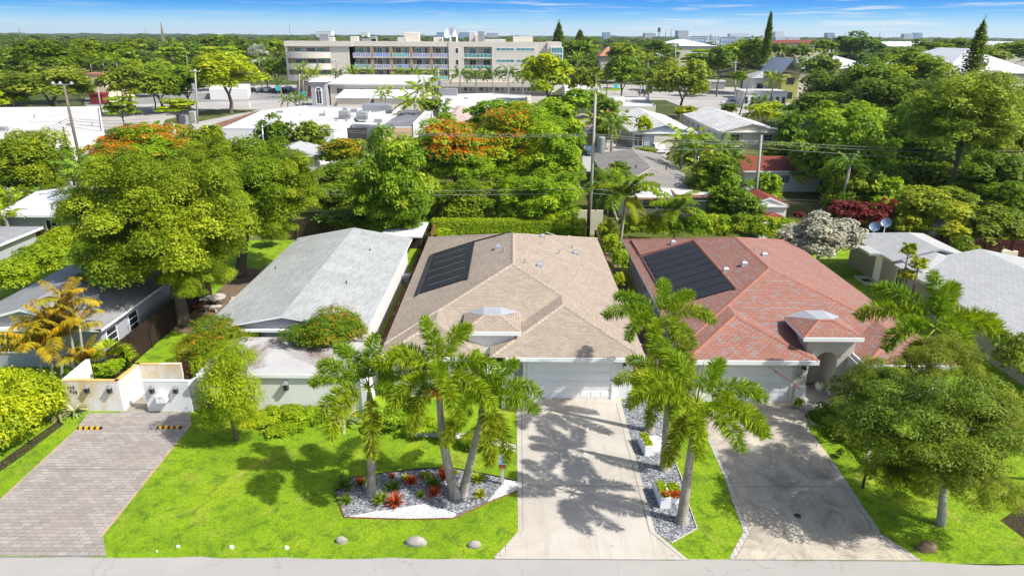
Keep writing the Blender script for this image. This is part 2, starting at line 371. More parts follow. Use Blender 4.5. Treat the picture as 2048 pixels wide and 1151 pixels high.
plain('grey_metal',(0.33,0.34,0.35),0.45,0.12,3,metal=0.4)
plain('ac_metal',(0.30,0.31,0.31),0.55,0.2,3)
plain('galv',(0.52,0.55,0.58),0.35,0.12,2,metal=0.6)
plain('flat_white_roof',(0.54,0.53,0.51),0.8,0.06,0.3,stain=(0.30,0.28,0.25),sscale=0.10,samt=0.75)
plain('white_roof',(0.58,0.59,0.61),0.7,0.05,0.5,stain=(0.5,0.5,0.5),sscale=0.3,samt=0.3)
plain('flat_dirty_roof',(0.43,0.42,0.41),0.85,0.1,0.5,stain=(0.13,0.07,0.045),sscale=0.28,samt=0.95)
plain('dark_flat_roof',(0.16,0.16,0.18),0.85,0.15,0.4,stain=(0.4,0.4,0.4),sscale=0.2)
plain('concrete_pole',(0.36,0.36,0.30),0.9,0.12,1.2)
plain('wood_pole',(0.17,0.14,0.11),0.95,0.2,2,bmp=0.4)
plain('wood_dark',(0.045,0.026,0.016),0.8,0.3,2)
plain('rust_pot',(0.30,0.09,0.03),0.7,0.3,6)
plain('stone_light',(0.50,0.46,0.40),0.85,0.12,5,bmp=0.3)
plain('rock_grey',(0.34,0.32,0.28),0.9,0.3,5,bmp=0.9)
plain('rock_pale',(0.75,0.73,0.68),0.85,0.1,6,bmp=0.4)
plain('rock_brown',(0.20,0.14,0.08),0.9,0.3,5,bmp=0.9)
plain('bark',(0.14,0.115,0.09),0.95,0.3,3,bmp=0.7)
plain('bark_pale',(0.36,0.33,0.29),0.95,0.2,3,bmp=0.6)
plain('wire',(0.22,0.22,0.20),0.6,0.1,1)
plain('tan_canvas',(0.60,0.52,0.40),0.85,0.06,2,bmp=0.4)
plain('black_rubber',(0.02,0.02,0.02),0.7,0.2,5)
plain('amber_paint',(0.75,0.42,0.01),0.5,0.1,5)
plain('cedar_red',(0.25,0.055,0.02),0.6,0.2,6)
plain('blue_tin',(0.16,0.24,0.34),0.4,0.08,5)
plain('brick_path',(0.33,0.13,0.07),0.9,0.25,4,stain=(0.1,0.07,0.05),sscale=1.5)
plain('dirt',(0.17,0.12,0.07),0.95,0.35,1.5,stain=(0.07,0.05,0.03),sscale=0.8,samt=0.8)
plain('mulch',(0.16,0.062,0.03),0.95,0.6,9,stain=(0.45,0.42,0.36),sscale=1.6,samt=0.75,bmp=0.8)
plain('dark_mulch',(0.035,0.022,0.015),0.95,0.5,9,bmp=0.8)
plain('patio',(0.42,0.40,0.37),0.9,0.12,1,stain=(0.25,0.22,0.2))
plain('teal_panel',(0.10,0.42,0.40),0.25,0.25,0.7,spec=0.7)
plain('purple_panel',(0.30,0.28,0.48),0.25,0.3,0.6,spec=0.7)
plain('blue_panel',(0.18,0.26,0.62),0.25,0.3,0.6,spec=0.7)
plain('dark_red',(0.20,0.02,0.02),0.6,0.2,2)
plain('bark_ring',(0.33,0.30,0.26),0.9,0.15,1)
plain('terracotta',(0.48,0.22,0.13),0.85,0.15,1.2)
plain('motel_yellow',(0.66,0.56,0.38),0.85,0.05,0.3)
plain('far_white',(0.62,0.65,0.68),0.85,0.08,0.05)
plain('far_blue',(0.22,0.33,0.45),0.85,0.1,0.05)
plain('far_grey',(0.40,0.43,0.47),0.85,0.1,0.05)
plain('pink_cloth',(0.62,0.25,0.30),0.8,0.5,4)
plain('car_white',(0.75,0.75,0.75),0.25,0.02,2); plain('car_blue',(0.10,0.17,0.24),0.25,0.05,2,metal=0.4); plain('car_black',(0.015,0.015,0.018),0.25,0.05,2); plain('car_silver',(0.38,0.39,0.40),0.25,0.05,2,metal=0.5); plain('car_red',(0.35,0.02,0.02),0.25,0.05,2)
plain('lamp_glass',(0.7,0.7,0.65),0.1,0.02,2)
glassmat('glass',(0.035,0.045,0.05)); glassmat('teal_glass',(0.07,0.26,0.27),0.15); glassmat('car_glass',(0.02,0.025,0.03)); glassmat('skylight',(0.35,0.40,0.45),0.2)
# ringed palm stem
def ringed(name,c,dark,freq):
    m,b=base(name); L=m.node_tree.links; g=coord(m,'Object',(0.02,0.02,1)); w=node(m,'ShaderNodeTexWave',bands_direction='Z'); w.inputs['Scale'].default_value=freq; w.inputs['Distortion'].default_value=1.0; w.inputs['Detail'].default_value=3; L.new(g,w.inputs[0])
    r=ramp_(m,[(0.0,dark),(0.22,c),(1.0,tuple(x*1.12 for x in c))]); L.new(w.outputs['Fac'],r.inputs[0])
    n=noise(m,coord(m,'Object',(1,1,0.35)),3.5,6,0.7); r2=ramp_(m,[(0.35,(0.55,0.5,0.42)),(0.62,(1,1,1))]); L.new(n.outputs['Fac'],r2.inputs[0])
    L.new(mixc(m,1.0,r.outputs[0],r2.outputs[0],'MULTIPLY'),b.inputs['Base Color']); b.inputs['Roughness'].default_value=0.9; bump(m,b,w.outputs['Fac'],0.5,0.02)
ringed('palm_stem',(0.40,0.37,0.32),(0.29,0.26,0.22),3.2)
plain('crownshaft',(0.16,0.22,0.07),0.45,0.3,3)
plain('palm_fruit',(0.65,0.25,0.02),0.5,0.3,9)
# masonry wall with rust stains from sprinkler water
m,b=base('stained_wall'); L=m.node_tree.links; g=geo(m,(1.0,1.0,0.35)); n=noise(m,g,1.15,7,0.65,0.3); r=ramp_(m,[(0.45,(0,0,0)),(0.62,(0.85,)*3)]); L.new(n.outputs['Fac'],r.inputs[0])
n2=noise(m,geo(m),0.9,4); c0=mixc(m,n2.outputs['Fac'],(0.62,0.60,0.56),(0.78,0.77,0.75)); L.new(mixc(m,r.outputs[0],c0,(0.62,0.45,0.22)),b.inputs['Base Color']); b.inputs['Roughness'].default_value=0.85; bump(m,b,noise(m,geo(m),25,4).outputs['Fac'],0.2,0.01)
plain('rust_cap',(0.70,0.40,0.13),0.8,0.25,1.5,stain=(0.75,0.7,0.6),sscale=1.0,samt=0.8)
# courses
brickmat('shingle_tan',[(0.42,0.345,0.27),(0.335,0.275,0.215)],(0.22,0.175,0.135),0.30,0.145,0.012,noise_amt=0.2,stain=(0.24,0.19,0.155),samt=0.35,sscale=0.5)
brickmat('shingle_red',[(0.45,0.185,0.125),(0.36,0.165,0.125)],(0.17,0.07,0.055),0.32,0.15,0.013,noise_amt=0.22)
MATS['shingle_red'].name='shingle_red'
brickmat('shingle_redmix',[(0.37,0.165,0.115),(0.31,0.15,0.115),(0.29,0.235,0.225)],(0.14,0.07,0.055),0.30,0.15,0.013,noise_amt=0.2)
brickmat('shingle_grey',[(0.44,0.455,0.44),(0.36,0.375,0.365)],(0.20,0.21,0.21),0.6,0.145,0.010,noise_amt=0.28,bstr=0.2,stain=(0.24,0.25,0.25),samt=0.45)
brickmat('shingle_light',[(0.46,0.465,0.46),(0.40,0.405,0.40)],(0.22,0.22,0.22),0.55,0.17,0.012,noise_amt=0.12,bstr=0.3)
brickmat('shingle_charcoal',[(0.33,0.335,0.335),(0.27,0.275,0.28)],(0.15,0.15,0.155),0.5,0.15,0.012,noise_amt=0.25)
brickmat('shingle_brown',[(0.26,0.24,0.22),(0.31,0.29,0.27)],(0.15,0.14,0.13),0.9,0.15,0.012,noise_amt=0.25,stain=(0.15,0.14,0.13),samt=0.5)
brickmat('white_tile',[(0.80,0.79,0.77),(0.70,0.69,0.67)],(0.16,0.155,0.15),0.5,0.62,0.055,noise_amt=0.25,stain=(0.22,0.21,0.2),samt=0.55,sscale=0.4)
brickmat('red_tile',[(0.30,0.07,0.045),(0.25,0.06,0.04)],(0.10,0.03,0.02),0.30,0.40,0.03,noise_amt=0.3)
brickmat('metal_roof',[(0.66,0.67,0.68),(0.66,0.67,0.68)],(0.36,0.37,0.38),0.45,60,0.03,rough=0.4,noise_amt=0.08,offset=0)
brickmat('ridge_tan',[(0.44,0.365,0.29),(0.39,0.32,0.255)],(0.2,0.15,0.12),0.25,0.6,0.012,noise_amt=0.12,offset=0)
brickmat('ridge_red',[(0.38,0.165,0.115),(0.34,0.15,0.105)],(0.22,0.08,0.06),0.25,0.6,0.012,noise_amt=0.12,offset=0)
brickmat('stamped_paver',[(0.40,0.36,0.325),(0.30,0.27,0.245)],(0.15,0.13,0.11),0.40,0.20,0.010,noise_amt=0.22,bstr=0.5,stain=(0.27,0.22,0.19),samt=0.6,sscale=0.35)
brickmat('brick_edge',[(0.52,0.48,0.43),(0.45,0.41,0.37)],(0.22,0.20,0.18),0.2,0.5,0.014,noise_amt=0.12,offset=0)
brickmat('fence_wood',[(0.13,0.085,0.055),(0.095,0.062,0.042)],(0.02,0.012,0.008),0.15,60,0.02,noise_amt=0.4,offset=0)
brickmat('fence_dark',[(0.055,0.032,0.022),(0.04,0.025,0.018)],(0.01,0.006,0.004),0.15,60,0.02,noise_amt=0.3,offset=0)
brickmat('fence_red',[(0.10,0.03,0.022),(0.08,0.025,0.02)],(0.02,0.006,0.004),0.18,60,0.02,noise_amt=0.3,offset=0)
brickmat('fence_brown',[(0.30,0.13,0.07),(0.25,0.11,0.06)],(0.08,0.03,0.02),60,0.15,0.012,noise_amt=0.2,offset=0)
brickmat('siding_cream',[(0.66,0.60,0.50),(0.64,0.58,0.48)],(0.5,0.45,0.37),60,0.3,0.015,noise_amt=0.06,offset=0)
brickmat('siding_grey',[(0.38,0.39,0.41),(0.37,0.38,0.40)],(0.24,0.25,0.27),60,0.2,0.015,noise_amt=0.06,offset=0)
brickmat('solar_panel',[(0.018,0.018,0.020),(0.024,0.024,0.027)],(0.035,0.035,0.038),0.04,2.4,0.006,rough=0.5,noise_amt=0.2,offset=0,bstr=0.2)
# concrete with construction joints and mildew
def concrete(name,c,stain,samt,ss,var=0.07):
    m,b=base(name); L=m.node_tree.links; g=geo(m); n=noise(m,g,0.45,8,0.65,0.3); r=ramp_(m,[(0.3,tuple(x*(1-var) for x in c)),(0.7,tuple(x*(1+var) for x in c))]); L.new(n.outputs['Fac'],r.inputs[0])
    n2=noise(m,g,ss,9,0.75,0.8); r2=ramp_(m,[(0.44,(0,0,0)),(0.66,(samt,)*3)]); L.new(n2.outputs['Fac'],r2.inputs[0]); o=mixc(m,r2.outputs[0],r.outputs[0],stain)
    n3=noise(m,g,30,3,0.8); r3=ramp_(m,[(0.3,(0.93,)*3),(0.7,(1.05,)*3)]); L.new(n3.outputs['Fac'],r3.inputs[0]); o=mixc(m,1.0,o,r3.outputs[0],'MULTIPLY')
    L.new(o,b.inputs['Base Color']); b.inputs['Roughness'].default_value=0.9; b.inputs['Specular IOR Level'].default_value=0.2; bump(m,b,n3.outputs['Fac'],0.2,0.005)
concrete('drive_concrete',(0.50,0.46,0.40),(0.36,0.31,0.25),0.6,0.35)
concrete('drive_mildew',(0.50,0.44,0.35),(0.19,0.17,0.14),0.75,0.75,0.12)
concrete('edge_concrete',(0.56,0.52,0.46),(0.45,0.40,0.34),0.4,0.6)
concrete('street_concrete',(0.36,0.345,0.32),(0.33,0.315,0.295),0.5,0.3)
concrete('asphalt_pale',(0.40,0.375,0.35),(0.22,0.21,0.20),0.5,0.12)
concrete('asphalt_road',(0.24,0.235,0.235),(0.18,0.17,0.165),0.5,0.1)
# cracks in the street
m=MATS['street_concrete']; b=m.node_tree.nodes['Principled BSDF']; L=m.node_tree.links
src=b.inputs['Base Color'].links[0].from_socket; g=geo(m); nd=noise(m,g,0.9,5,0.7); addn=node(m,'ShaderNodeVectorMath',operation='MULTIPLY_ADD'); L.new(nd.outputs['Color'],addn.inputs[0]); addn.inputs[1].default_value=(1.5,1.5,0); L.new(g,addn.inputs[2])
vo=node(m,'ShaderNodeTexVoronoi',feature='DISTANCE_TO_EDGE'); vo.inputs['Scale'].default_value=0.26; L.new(addn.outputs[0],vo.inputs['Vector']); r=ramp_(m,[(0.0,(0.5,)*3),(0.0018,(0.45,)*3),(0.004,(0,0,0))]); L.new(vo.outputs['Distance'],r.inputs[0]); L.new(mixc(m,r.outputs[0],src,(0.10,0.09,0.08)),b.inputs['Base Color'])
# gravel: every stone its own tone
def gravel(name,cols,scale):
    m,b=base(name); L=m.node_tree.links; g=geo(m); v=node(m,'ShaderNodeTexVoronoi'); v.inputs['Scale'].default_value=scale; L.new(g,v.inputs['Vector'])
    s=node(m,'ShaderNodeSeparateColor'); L.new(v.outputs['Color'],s.inputs[0]); r=ramp_(m,[(i/(len(cols)-1),c) for i,c in enumerate(cols)]); L.new(s.outputs[0],r.inputs[0])
    r2=ramp_(m,[(0.0,(1.1,)*3),(0.6,(0.75,)*3),(1.0,(0.35,)*3)]); 
    mu=node(m,'ShaderNodeMath',operation='MULTIPLY'); mu.inputs[1].default_value=1.0; L.new(v.outputs['Distance'],mu.inputs[0]); L.new(mu.outputs[0],r2.inputs[0])
    L.new(mixc(m,1.0,r.outputs[0],r2.outputs[0],'MULTIPLY'),b.inputs['Base Color']); b.inputs['Roughness'].default_value=0.8; bump(m,b,v.outputs['Distance'],-0.9,0.03)
gravel('grey_gravel',[(0.07,0.075,0.085),(0.17,0.18,0.20),(0.28,0.29,0.31),(0.52,0.52,0.52)],15)
gravel('white_gravel',[(0.50,0.50,0.50),(0.78,0.78,0.78),(0.72,0.72,0.71)],15)
# grass
def grass(name,a,bb,cc,dirtamt=0.0):
    m,b=base(name); L=m.node_tree.links; g=geo(m); n=noise(m,g,0.35,7,0.7,0.4); r=ramp_(m,[(0.3,a),(0.52,bb),(0.75,cc)]); L.new(n.outputs['Fac'],r.inputs[0])
    n2=noise(m,g,9,5,0.8); r2=ramp_(m,[(0.25,(0.62,0.66,0.5)),(0.7,(1.3,1.22,1.2))]); L.new(n2.outputs['Fac'],r2.inputs[0]); o=mixc(m,1.0,r.outputs[0],r2.outputs[0],'MULTIPLY')
    n3=noise(m,g,45,3,0.8); r3=ramp_(m,[(0.3,(0.6,0.65,0.6)),(0.7,(1.35,1.3,1.2))]); L.new(n3.outputs['Fac'],r3.inputs[0]); o=mixc(m,1.0,o,r3.outputs[0],'MULTIPLY')
    if name=='lawn':
        n5=noise(m,g,1.6,6,0.75,0.6); r5=ramp_(m,[(0.5,(0,0,0)),(0.62,(0.9,)*3)]); L.new(n5.outputs['Fac'],r5.inputs[0]); o=mixc(m,r5.outputs[0],o,(0.085,0.17,0.012)); n6=noise(m,g,0.5,6,0.7,0.8); r6=ramp_(m,[(0.55,(0,0,0)),(0.72,(0.6,)*3)]); L.new(n6.outputs['Fac'],r6.inputs[0]); o=mixc(m,r6.outputs[0],o,(0.42,0.38,0.07))
    if dirtamt:
        n4=noise(m,g,0.16,8,0.75,0.5); r4=ramp_(m,[(0.48,(0,0,0)),(0.62,(dirtamt,)*3)]); L.new(n4.outputs['Fac'],r4.inputs[0]); o=mixc(m,r4.outputs[0],o,(0.19,0.14,0.08))
    L.new(o,b.inputs['Base Color']); b.inputs['Roughness'].default_value=0.85; b.inputs['Specular IOR Level'].default_value=0.2; bump(m,b,n3.outputs['Fac'],0.7,0.03)
grass('lawn',(0.13,0.24,0.010),(0.21,0.35,0.012),(0.31,0.39,0.022))
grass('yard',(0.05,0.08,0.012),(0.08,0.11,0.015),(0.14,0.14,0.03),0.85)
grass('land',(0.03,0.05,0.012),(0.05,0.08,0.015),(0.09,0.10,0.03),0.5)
# foliage
leafmat('blade',(0.142,0.257,0.016),(0.255,0.392,0.024),(0.454,0.486,0.068),trans=0.4,spec=0.2)
leafmat('leaf_ficus',(0.06,0.12,0.006),(0.27,0.38,0.014),(0.56,0.62,0.06))
leafmat('leaf_dark',(0.05,0.11,0.008),(0.15,0.24,0.013),(0.28,0.36,0.025))
leafmat('leaf_mid',(0.07,0.15,0.008),(0.22,0.32,0.013),(0.40,0.46,0.03))
leafmat('leaf_bright',(0.12,0.23,0.007),(0.30,0.46,0.014),(0.52,0.60,0.03))
leafmat('leaf_lime',(0.15,0.26,0.007),(0.37,0.48,0.013),(0.58,0.62,0.04))
leafmat('leaf_olive',(0.10,0.16,0.015),(0.22,0.31,0.025),(0.40,0.46,0.06))
leafmat('leaf_oak',(0.08,0.13,0.012),(0.23,0.31,0.022),(0.46,0.52,0.07))
leafmat('leaf_yellow',(0.14,0.22,0.012),(0.36,0.42,0.02),(0.60,0.52,0.04))
leafmat('leaf_mango',(0.07,0.17,0.010),(0.23,0.38,0.018),(0.48,0.54,0.05))
leafmat('leaf_pine',(0.12,0.20,0.015),(0.30,0.40,0.03),(0.46,0.52,0.05),trans=0.25)
leafmat('leaf_silver',(0.28,0.27,0.20),(0.48,0.47,0.38),(0.66,0.62,0.52),trans=0.2)
leafmat('leaf_red',(0.10,0.02,0.018),(0.22,0.035,0.035),(0.36,0.10,0.07),trans=0.25)
leafmat('leaf_ixora',(0.08,0.17,0.008),(0.22,0.31,0.012),(0.50,0.24,0.02))
leafmat('flower_orange',(0.78,0.10,0.01),(0.88,0.17,0.015),(0.9,0.30,0.04),trans=0.2)
leafmat('palm_green',(0.11,0.21,0.008),(0.27,0.40,0.014),(0.52,0.56,0.045),rough=0.4,trans=0.3)
leafmat('palm_old',(0.15,0.23,0.012),(0.30,0.37,0.018),(0.50,0.43,0.06),rough=0.45,trans=0.3)
leafmat('palm_deep',(0.05,0.13,0.014),(0.14,0.26,0.02),(0.28,0.38,0.035),rough=0.4,trans=0.3)
leafmat('palm_orange',(0.273,0.260,0.016),(0.491,0.390,0.019),(0.819,0.338,0.019),trans=0.3)
leafmat('palm_bluish',(0.30,0.38,0.40),(0.45,0.52,0.54),(0.55,0.6,0.6),trans=0.1)
leafmat('leaf_varieg',(0.16,0.24,0.06),(0.40,0.44,0.20),(0.66,0.62,0.36),trans=0.3)
leafmat('leaf_bromred',(0.25,0.03,0.01),(0.50,0.09,0.02),(0.65,0.2,0.04),trans=0.25)
leafmat('leaf_stuff',(0.045,0.09,0.012),(0.12,0.19,0.016),(0.22,0.28,0.03))
KINDS=dict(
 ficus=dict(mat='leaf_ficus',style='round',np=120,pr=0.19,tr=0.07,fork=0.5,hollow=0.3),
 dark=dict(mat='leaf_dark',style='round',np=46,pr=0.3),
 mid=dict(mat='leaf_mid',style='round',np=46,pr=0.3),
 bright=dict(mat='leaf_bright',style='round',np=80,pr=0.21),
 layered=dict(mat='leaf_mid',style='layered',np=54,pr=0.27,hollow=0.2,fork=0.5),
 limelayer=dict(mat='leaf_lime',style='layered',np=54,pr=0.27,hollow=0.2,fork=0.5),
 poinc=dict(mat='leaf_bright',style='dome',np=60,pr=0.27,flower=('flower_orange',0.6,None),fork=0.4),
 poinc_l=dict(mat='leaf_bright',style='dome',np=60,pr=0.27,flower=('flower_orange',0.30,(-0.8,-0.2,0.1)),fork=0.4,spin=False),
 lime=dict(mat='leaf_lime',style='round',np=50,pr=0.26),
 weeper=dict(mat='leaf_lime',style='weep',np=60,pr=0.27,name='tree',fork=0.55,cover=0.6,tr=0.05),
 olive=dict(mat='leaf_olive',style='round',np=46,pr=0.28),
 oak=dict(mat='leaf_oak',style='droop',np=120,pr=0.16,cover=0.28,bark='bark_pale',fork=0.5,tr=0.042,hollow=0.4,low=False),
 yellow=dict(mat='leaf_yellow',style='round',np=50,pr=0.26),
 mango=dict(mat='leaf_mango',style='droop',np=80,pr=0.22,bark='bark',fork=0.5),
 pine=dict(mat='leaf_pine',style='pine',np=90,pr=0.21,cover=0.75,fork=0.6),
 silver=dict(mat='leaf_silver',style='dome',np=50,pr=0.28,bark='bark_pale',cover=1.1),
 red=dict(mat='leaf_red',style='round',np=40,pr=0.32),
 ixora=dict(mat='leaf_ixora',style='dome',np=46,pr=0.38,hollow=0.5,name='shrub',cover=1.0,flower=('flower_orange',0.025,None),fscatter=True),
 hedgeball=dict(mat='leaf_lime',style='round',np=40,pr=0.42,hollow=0.5,name='hedge',cover=1.2),
 shrub=dict(mat='leaf_mid',style='dome',np=30,pr=0.36,name='shrub'),
 shrubb=dict(mat='leaf_bright',style='dome',np=30,pr=0.36,name='shrub'),
 shrubl=dict(mat='leaf_lime',style='dome',np=30,pr=0.36,name='shrub'),
)

plain('sheet_metal',(0.34,0.35,0.37),0.6,0.08,2)

for nm,xs in (('drive_concrete',(2.1,3.7)),('drive_mildew',(11.6,13.3))):
    m=MATS[nm]; b=m.node_tree.nodes['Principled BSDF']; L=m.node_tree.links; src=b.inputs['Base Color'].links[0].from_socket; g=geo(m)
    v=node(m,'ShaderNodeTexVoronoi'); v.inputs['Scale'].default_value=1.1; L.new(g,v.inputs['Vector']); r=ramp_(m,[(0.0,(0.65,)*3),(0.045,(0.4,)*3),(0.09,(0,0,0))]); L.new(v.outputs['Distance'],r.inputs[0]); o=mixc(m,r.outputs[0],src,(0.2,0.17,0.14))
    n=noise(m,geo(m,(2.2,0.16,1)),1.2,6,0.7,0.3); r=ramp_(m,[(0.5,(0,0,0)),(0.72,(0.5,)*3)]); L.new(n.outputs['Fac'],r.inputs[0]); o=mixc(m,r.outputs[0],o,(0.30,0.27,0.23)); L.new(o,b.inputs['Base Color'])
# ---------------------------------------------------------------- palms
def frond_mesh(name,L,e0,e1,ll,dens,mode,mat,seed,width=0.02,side=0.0,tiny=1.0,n_s=None):
    """arched frond leaving the origin along +X; mode 'plume' bottlebrush, 'flat' two rows"""
    rg=np.random.default_rng(seed); n=24; t=np.linspace(0,1,n+1); pitch=np.radians(e0+(e1-e0)*t**1.15); ds=L/n
    X=np.concatenate([[0],np.cumsum(np.cos(pitch[:-1])*ds)]); Z=np.concatenate([[0],np.cumsum(np.sin(pitch[:-1])*ds)]); Yv=side*t**2*L
    # midrib as a thin tube made of quads
    V=[];F=[];T=[]
    def at(s): return np.stack([np.interp(s,t,X),np.interp(s,t,Yv),np.interp(s,t,Z)],1)
    ribw=0.022*tiny
    rr=[]
    for k in range(n+1):
        w=ribw*(1-0.8*t[k])*(2.0 if t[k]<0.12 else 1); nx,nz=-math.sin(pitch[k]),math.cos(pitch[k])
        rr.append([(X[k],Yv[k]-w,Z[k]),(X[k]+nx*w,Yv[k],Z[k]+nz*w),(X[k],Yv[k]+w,Z[k]),(X[k]-nx*w,Yv[k],Z[k]-nz*w)])
    base_i=0
    for k in range(n+1): V+=rr[k]
    for k in range(n):
        for j in range(4): F.append((k*4+j,k*4+(j+1)%4,(k+1)*4+(j+1)%4,(k+1)*4+j)); T.append(0.8)
    V=np.array(V,float); F=np.array(F); T=list(T)
    m=dens; s=np.sort(rg.uniform(0.20 if mode=='plume' else .13,1.0,m)); P=at(s); dt=nrm(at(np.minimum(1,s+0.02))-at(np.maximum(0,s-0.02)))
    B=np.tile(np.array([0,1.,0]),(m,1)); Nn=np.cross(dt,B)
    if mode=='plume': a=rg.uniform(0,2*math.pi,m); fw=rg.uniform(0.15,0.6,m)
    else:
        sg=np.where(rg.random(m)<0.5,0,math.pi); a=sg+np.where(sg==0,-1,1)*rg.normal(0.15 if mode=='flat' else -0.3,0.12,m); fw=rg.uniform(0.35,0.6,m)
    D=nrm(B*np.cos(a)[:,None]+Nn*(-np.sin(a))[:,None]*1.0+dt*fw[:,None])
    prof=np.minimum(1,np.sqrt(np.maximum(0.05,(s-0.08)/0.25)))*np.where(s>0.75,1-(s-0.75)*1.9,1); ln=ll*prof*rg.uniform(0.8,1.15,m)
    tip=P+D*ln[:,None]; tip[:,2]-=ln*(0.10 if mode=='plume' else 0.42)*rg.uniform(.6,1.2,m)
    mid=P+D*(ln*0.5)[:,None]; mid[:,2]-=ln*0.02
    Wv=nrm(np.cross(D,rg.normal(0,1,(m,3))))*width if mode=='plume' else nrm(np.cross(D,np.array([0,0,1.])+rg.normal(0,.25,(m,3))))*width
    q=np.stack([P,mid+Wv,tip,mid-Wv],1).reshape(-1,3)
    F2=np.arange(m*4).reshape(-1,4)+len(V); V=np.concatenate([V,q]); F=np.concatenate([F,F2]); T=np.concatenate([np.array(T),rg.random(m)*0.7+0.3*rg.random()])
    return rawmesh(name,V,F,mat,T)
PF={}
def get_frond(kind,i):
    key=(kind,i)
    if key in PF: return PF[key]
    if kind=='foxtail':
        e0,e1,L=[(84,25,2.4),(60,-18,2.7),(44,-48,2.9),(18,-72,2.9),(-18,-86,3.0),(30,-62,2.9)][i]
        me=frond_mesh('frond',L,e0,e1,0.52,640,'plume','palm_green' if i!=4 else 'palm_old',i+5,0.022,side=[0,.1,-.12,.08,-.06,.14][i])
    elif kind=='coco':
        e0,e1,L=[(78,-5,3.4),(58,-35,3.7),(35,-55,3.7),(12,-70,3.4),(66,-20,3.6)][i]
        me=frond_mesh('frond',L,e0,e1,0.85,300,'flat','palm_green' if i<3 else 'palm_old',i+30,0.045)
    elif kind=='cocod':
        e0,e1,L=[(78,-5,3.4),(58,-35,3.7),(35,-55,3.7),(12,-70,3.4),(66,-20,3.6)][i]
        me=frond_mesh('frond',L,e0,e1,0.8,300,'flat','palm_deep',i+40,0.05)
    elif kind=='areca':
        e0,e1,L=[(85,25,2.3),(75,-5,2.5),(62,-25,2.5),(45,-45,2.3),(70,5,2.6)][i]
        me=frond_mesh('frond',L,e0,e1,0.5,190,'vee','palm_orange',i+50,0.028)
    elif kind=='date':
        e0,e1,L=[(80,40,2.6),(60,0,2.8),(38,-25,2.8),(15,-45,2.6),(50,-10,2.8)][i]
        me=frond_mesh('frond',L,e0,e1,0.55,240,'vee','palm_green',i+60,0.05)
    PF[key]=me; return me
def palm(base_xy,crown,kind,label,group=None,n=9,scale=1.0,r0=0.2,r1=0.12,shaft=0.9,seed=0,az0=0.0,plan=None,name='palm_tree',bend=0.0,fruit=False,stemmat='palm_stem'):
    """crown = world point where the leaves leave the stem"""
    rg=random.Random(seed); bx,by=base_xy; root=empty(name,(bx,by,0),label,'palm',group); c=Vector(crown)-Vector((bx,by,0))
    h=c.z-shaft*scale*0.95; top=Vector((c.x*0.97,c.y*0.97,h)); path=[];rad=[]
    for k in range(13):
        t=k/12; p=Vector((top.x*t+bend*math.sin(math.pi*t)*(1 if c.x>=0 else -1)*-0.25,top.y*t,top.z*t)); path.append(p); 
        rr=r0+(r1-r0)*t; rr*= (1.35-0.35*min(1,t/0.08)) if t<0.08 else 1; rad.append(rr)
    path.insert(0,Vector((0,0,-0.1))); rad.insert(0,r0*1.45)
    mb=MB(); mb.tube(path,rad,12); mb.build('trunk',stemmat,root,smooth=True)
    if shaft>0:
        mb=MB(); mb.tube([top,top.lerp(c,0.2),top.lerp(c,.6),c,c+(c-top)*0.12],[r1*1.25,r1*1.35,r1*0.9,r1*0.5,r1*0.25],10); mb.build('crownshaft','crownshaft' if kind=='foxtail' else 'palm_stem',root,smooth=True)
    cnt={'foxtail':6,'coco':5,'cocod':5,'areca':5,'date':5}[kind]
    for k in range(len(plan) if plan else n):
        if plan: az,vi=plan[k]; az=R(az)
        else: az=az0+2*math.pi*k*0.382*1.0+rg.uniform(-.2,.2); vi=min(cnt-1,int(k*(cnt-0.01)/n)) if kind!='foxtail' else [0,1,1,2,2,5,3,2,3,4,4][min(10,int(k*11/n))]
        o=link('frond',get_frond(kind,vi),root,c+Vector((0,0,rg.uniform(-.05,.05)*scale)),(scale*rg.uniform(.93,1.06),)*3,(rg.uniform(-.15,.15),rg.uniform(-.08,.08),az))
    if plan or kind=='foxtail':
        mb=MB(); mb.tube([c,c+Vector((0.03,0.05,0.9*scale)),c+Vector((0.12,0.1,1.9*scale))],[0.035,0.02,0.006],6); mb.build('spear_leaf','palm_green',root)
    if fruit:
        mb=MB()
        for k in range(14): a=rg.uniform(0,6.28); mb.cyl(top.x+math.cos(a)*.28,top.y+math.sin(a)*.2-0.1,top.z-rg.uniform(0,.3),top.z+rg.uniform(0.02,.1),0.06,0.05,6)
        mb.build('fruit_cluster','palm_fruit',root)
    return root
def fan_arrays(seed,n,R0,width,droop=0.4):
    rg=np.random.default_rng(seed); P=[];N=[];T=[];S=[]
    V=[];F=[]
    for k in range(n):
        az=rg.uniform(0,6.28); el=rg.uniform(-0.6,1.3); d=np.array([math.cos(az)*math.cos(el),math.sin(az)*math.cos(el),math.sin(el)]); c=d*R0*0.55
        sidev=np.cross(d,[0,0,1.]); sidev/=np.linalg.norm(sidev)+1e-6; upv=np.cross(sidev,d)
        for j in range(11):
            a=(j-5)/5*1.5; dd=d*math.cos(a)+sidev*math.sin(a)+upv*0.1*rg.normal(); L=R0*0.5*(1-0.15*abs(a)); tip=c+dd*L; tip[2]-=droop*L*0.5; w=np.cross(dd,upv)*width*R0
            mid=c+dd*L*0.55; i=len(V); V+=[c,mid+w,tip,mid-w]; F.append((i,i+1,i+2,i+3))
        w=sidev*0.012*R0; i=len(V); V+=[c*0,c*0+w,c+w,c]; F.append((i,i+1,i+2,i+3))
    return np.array(V),np.array(F)
FAN={}
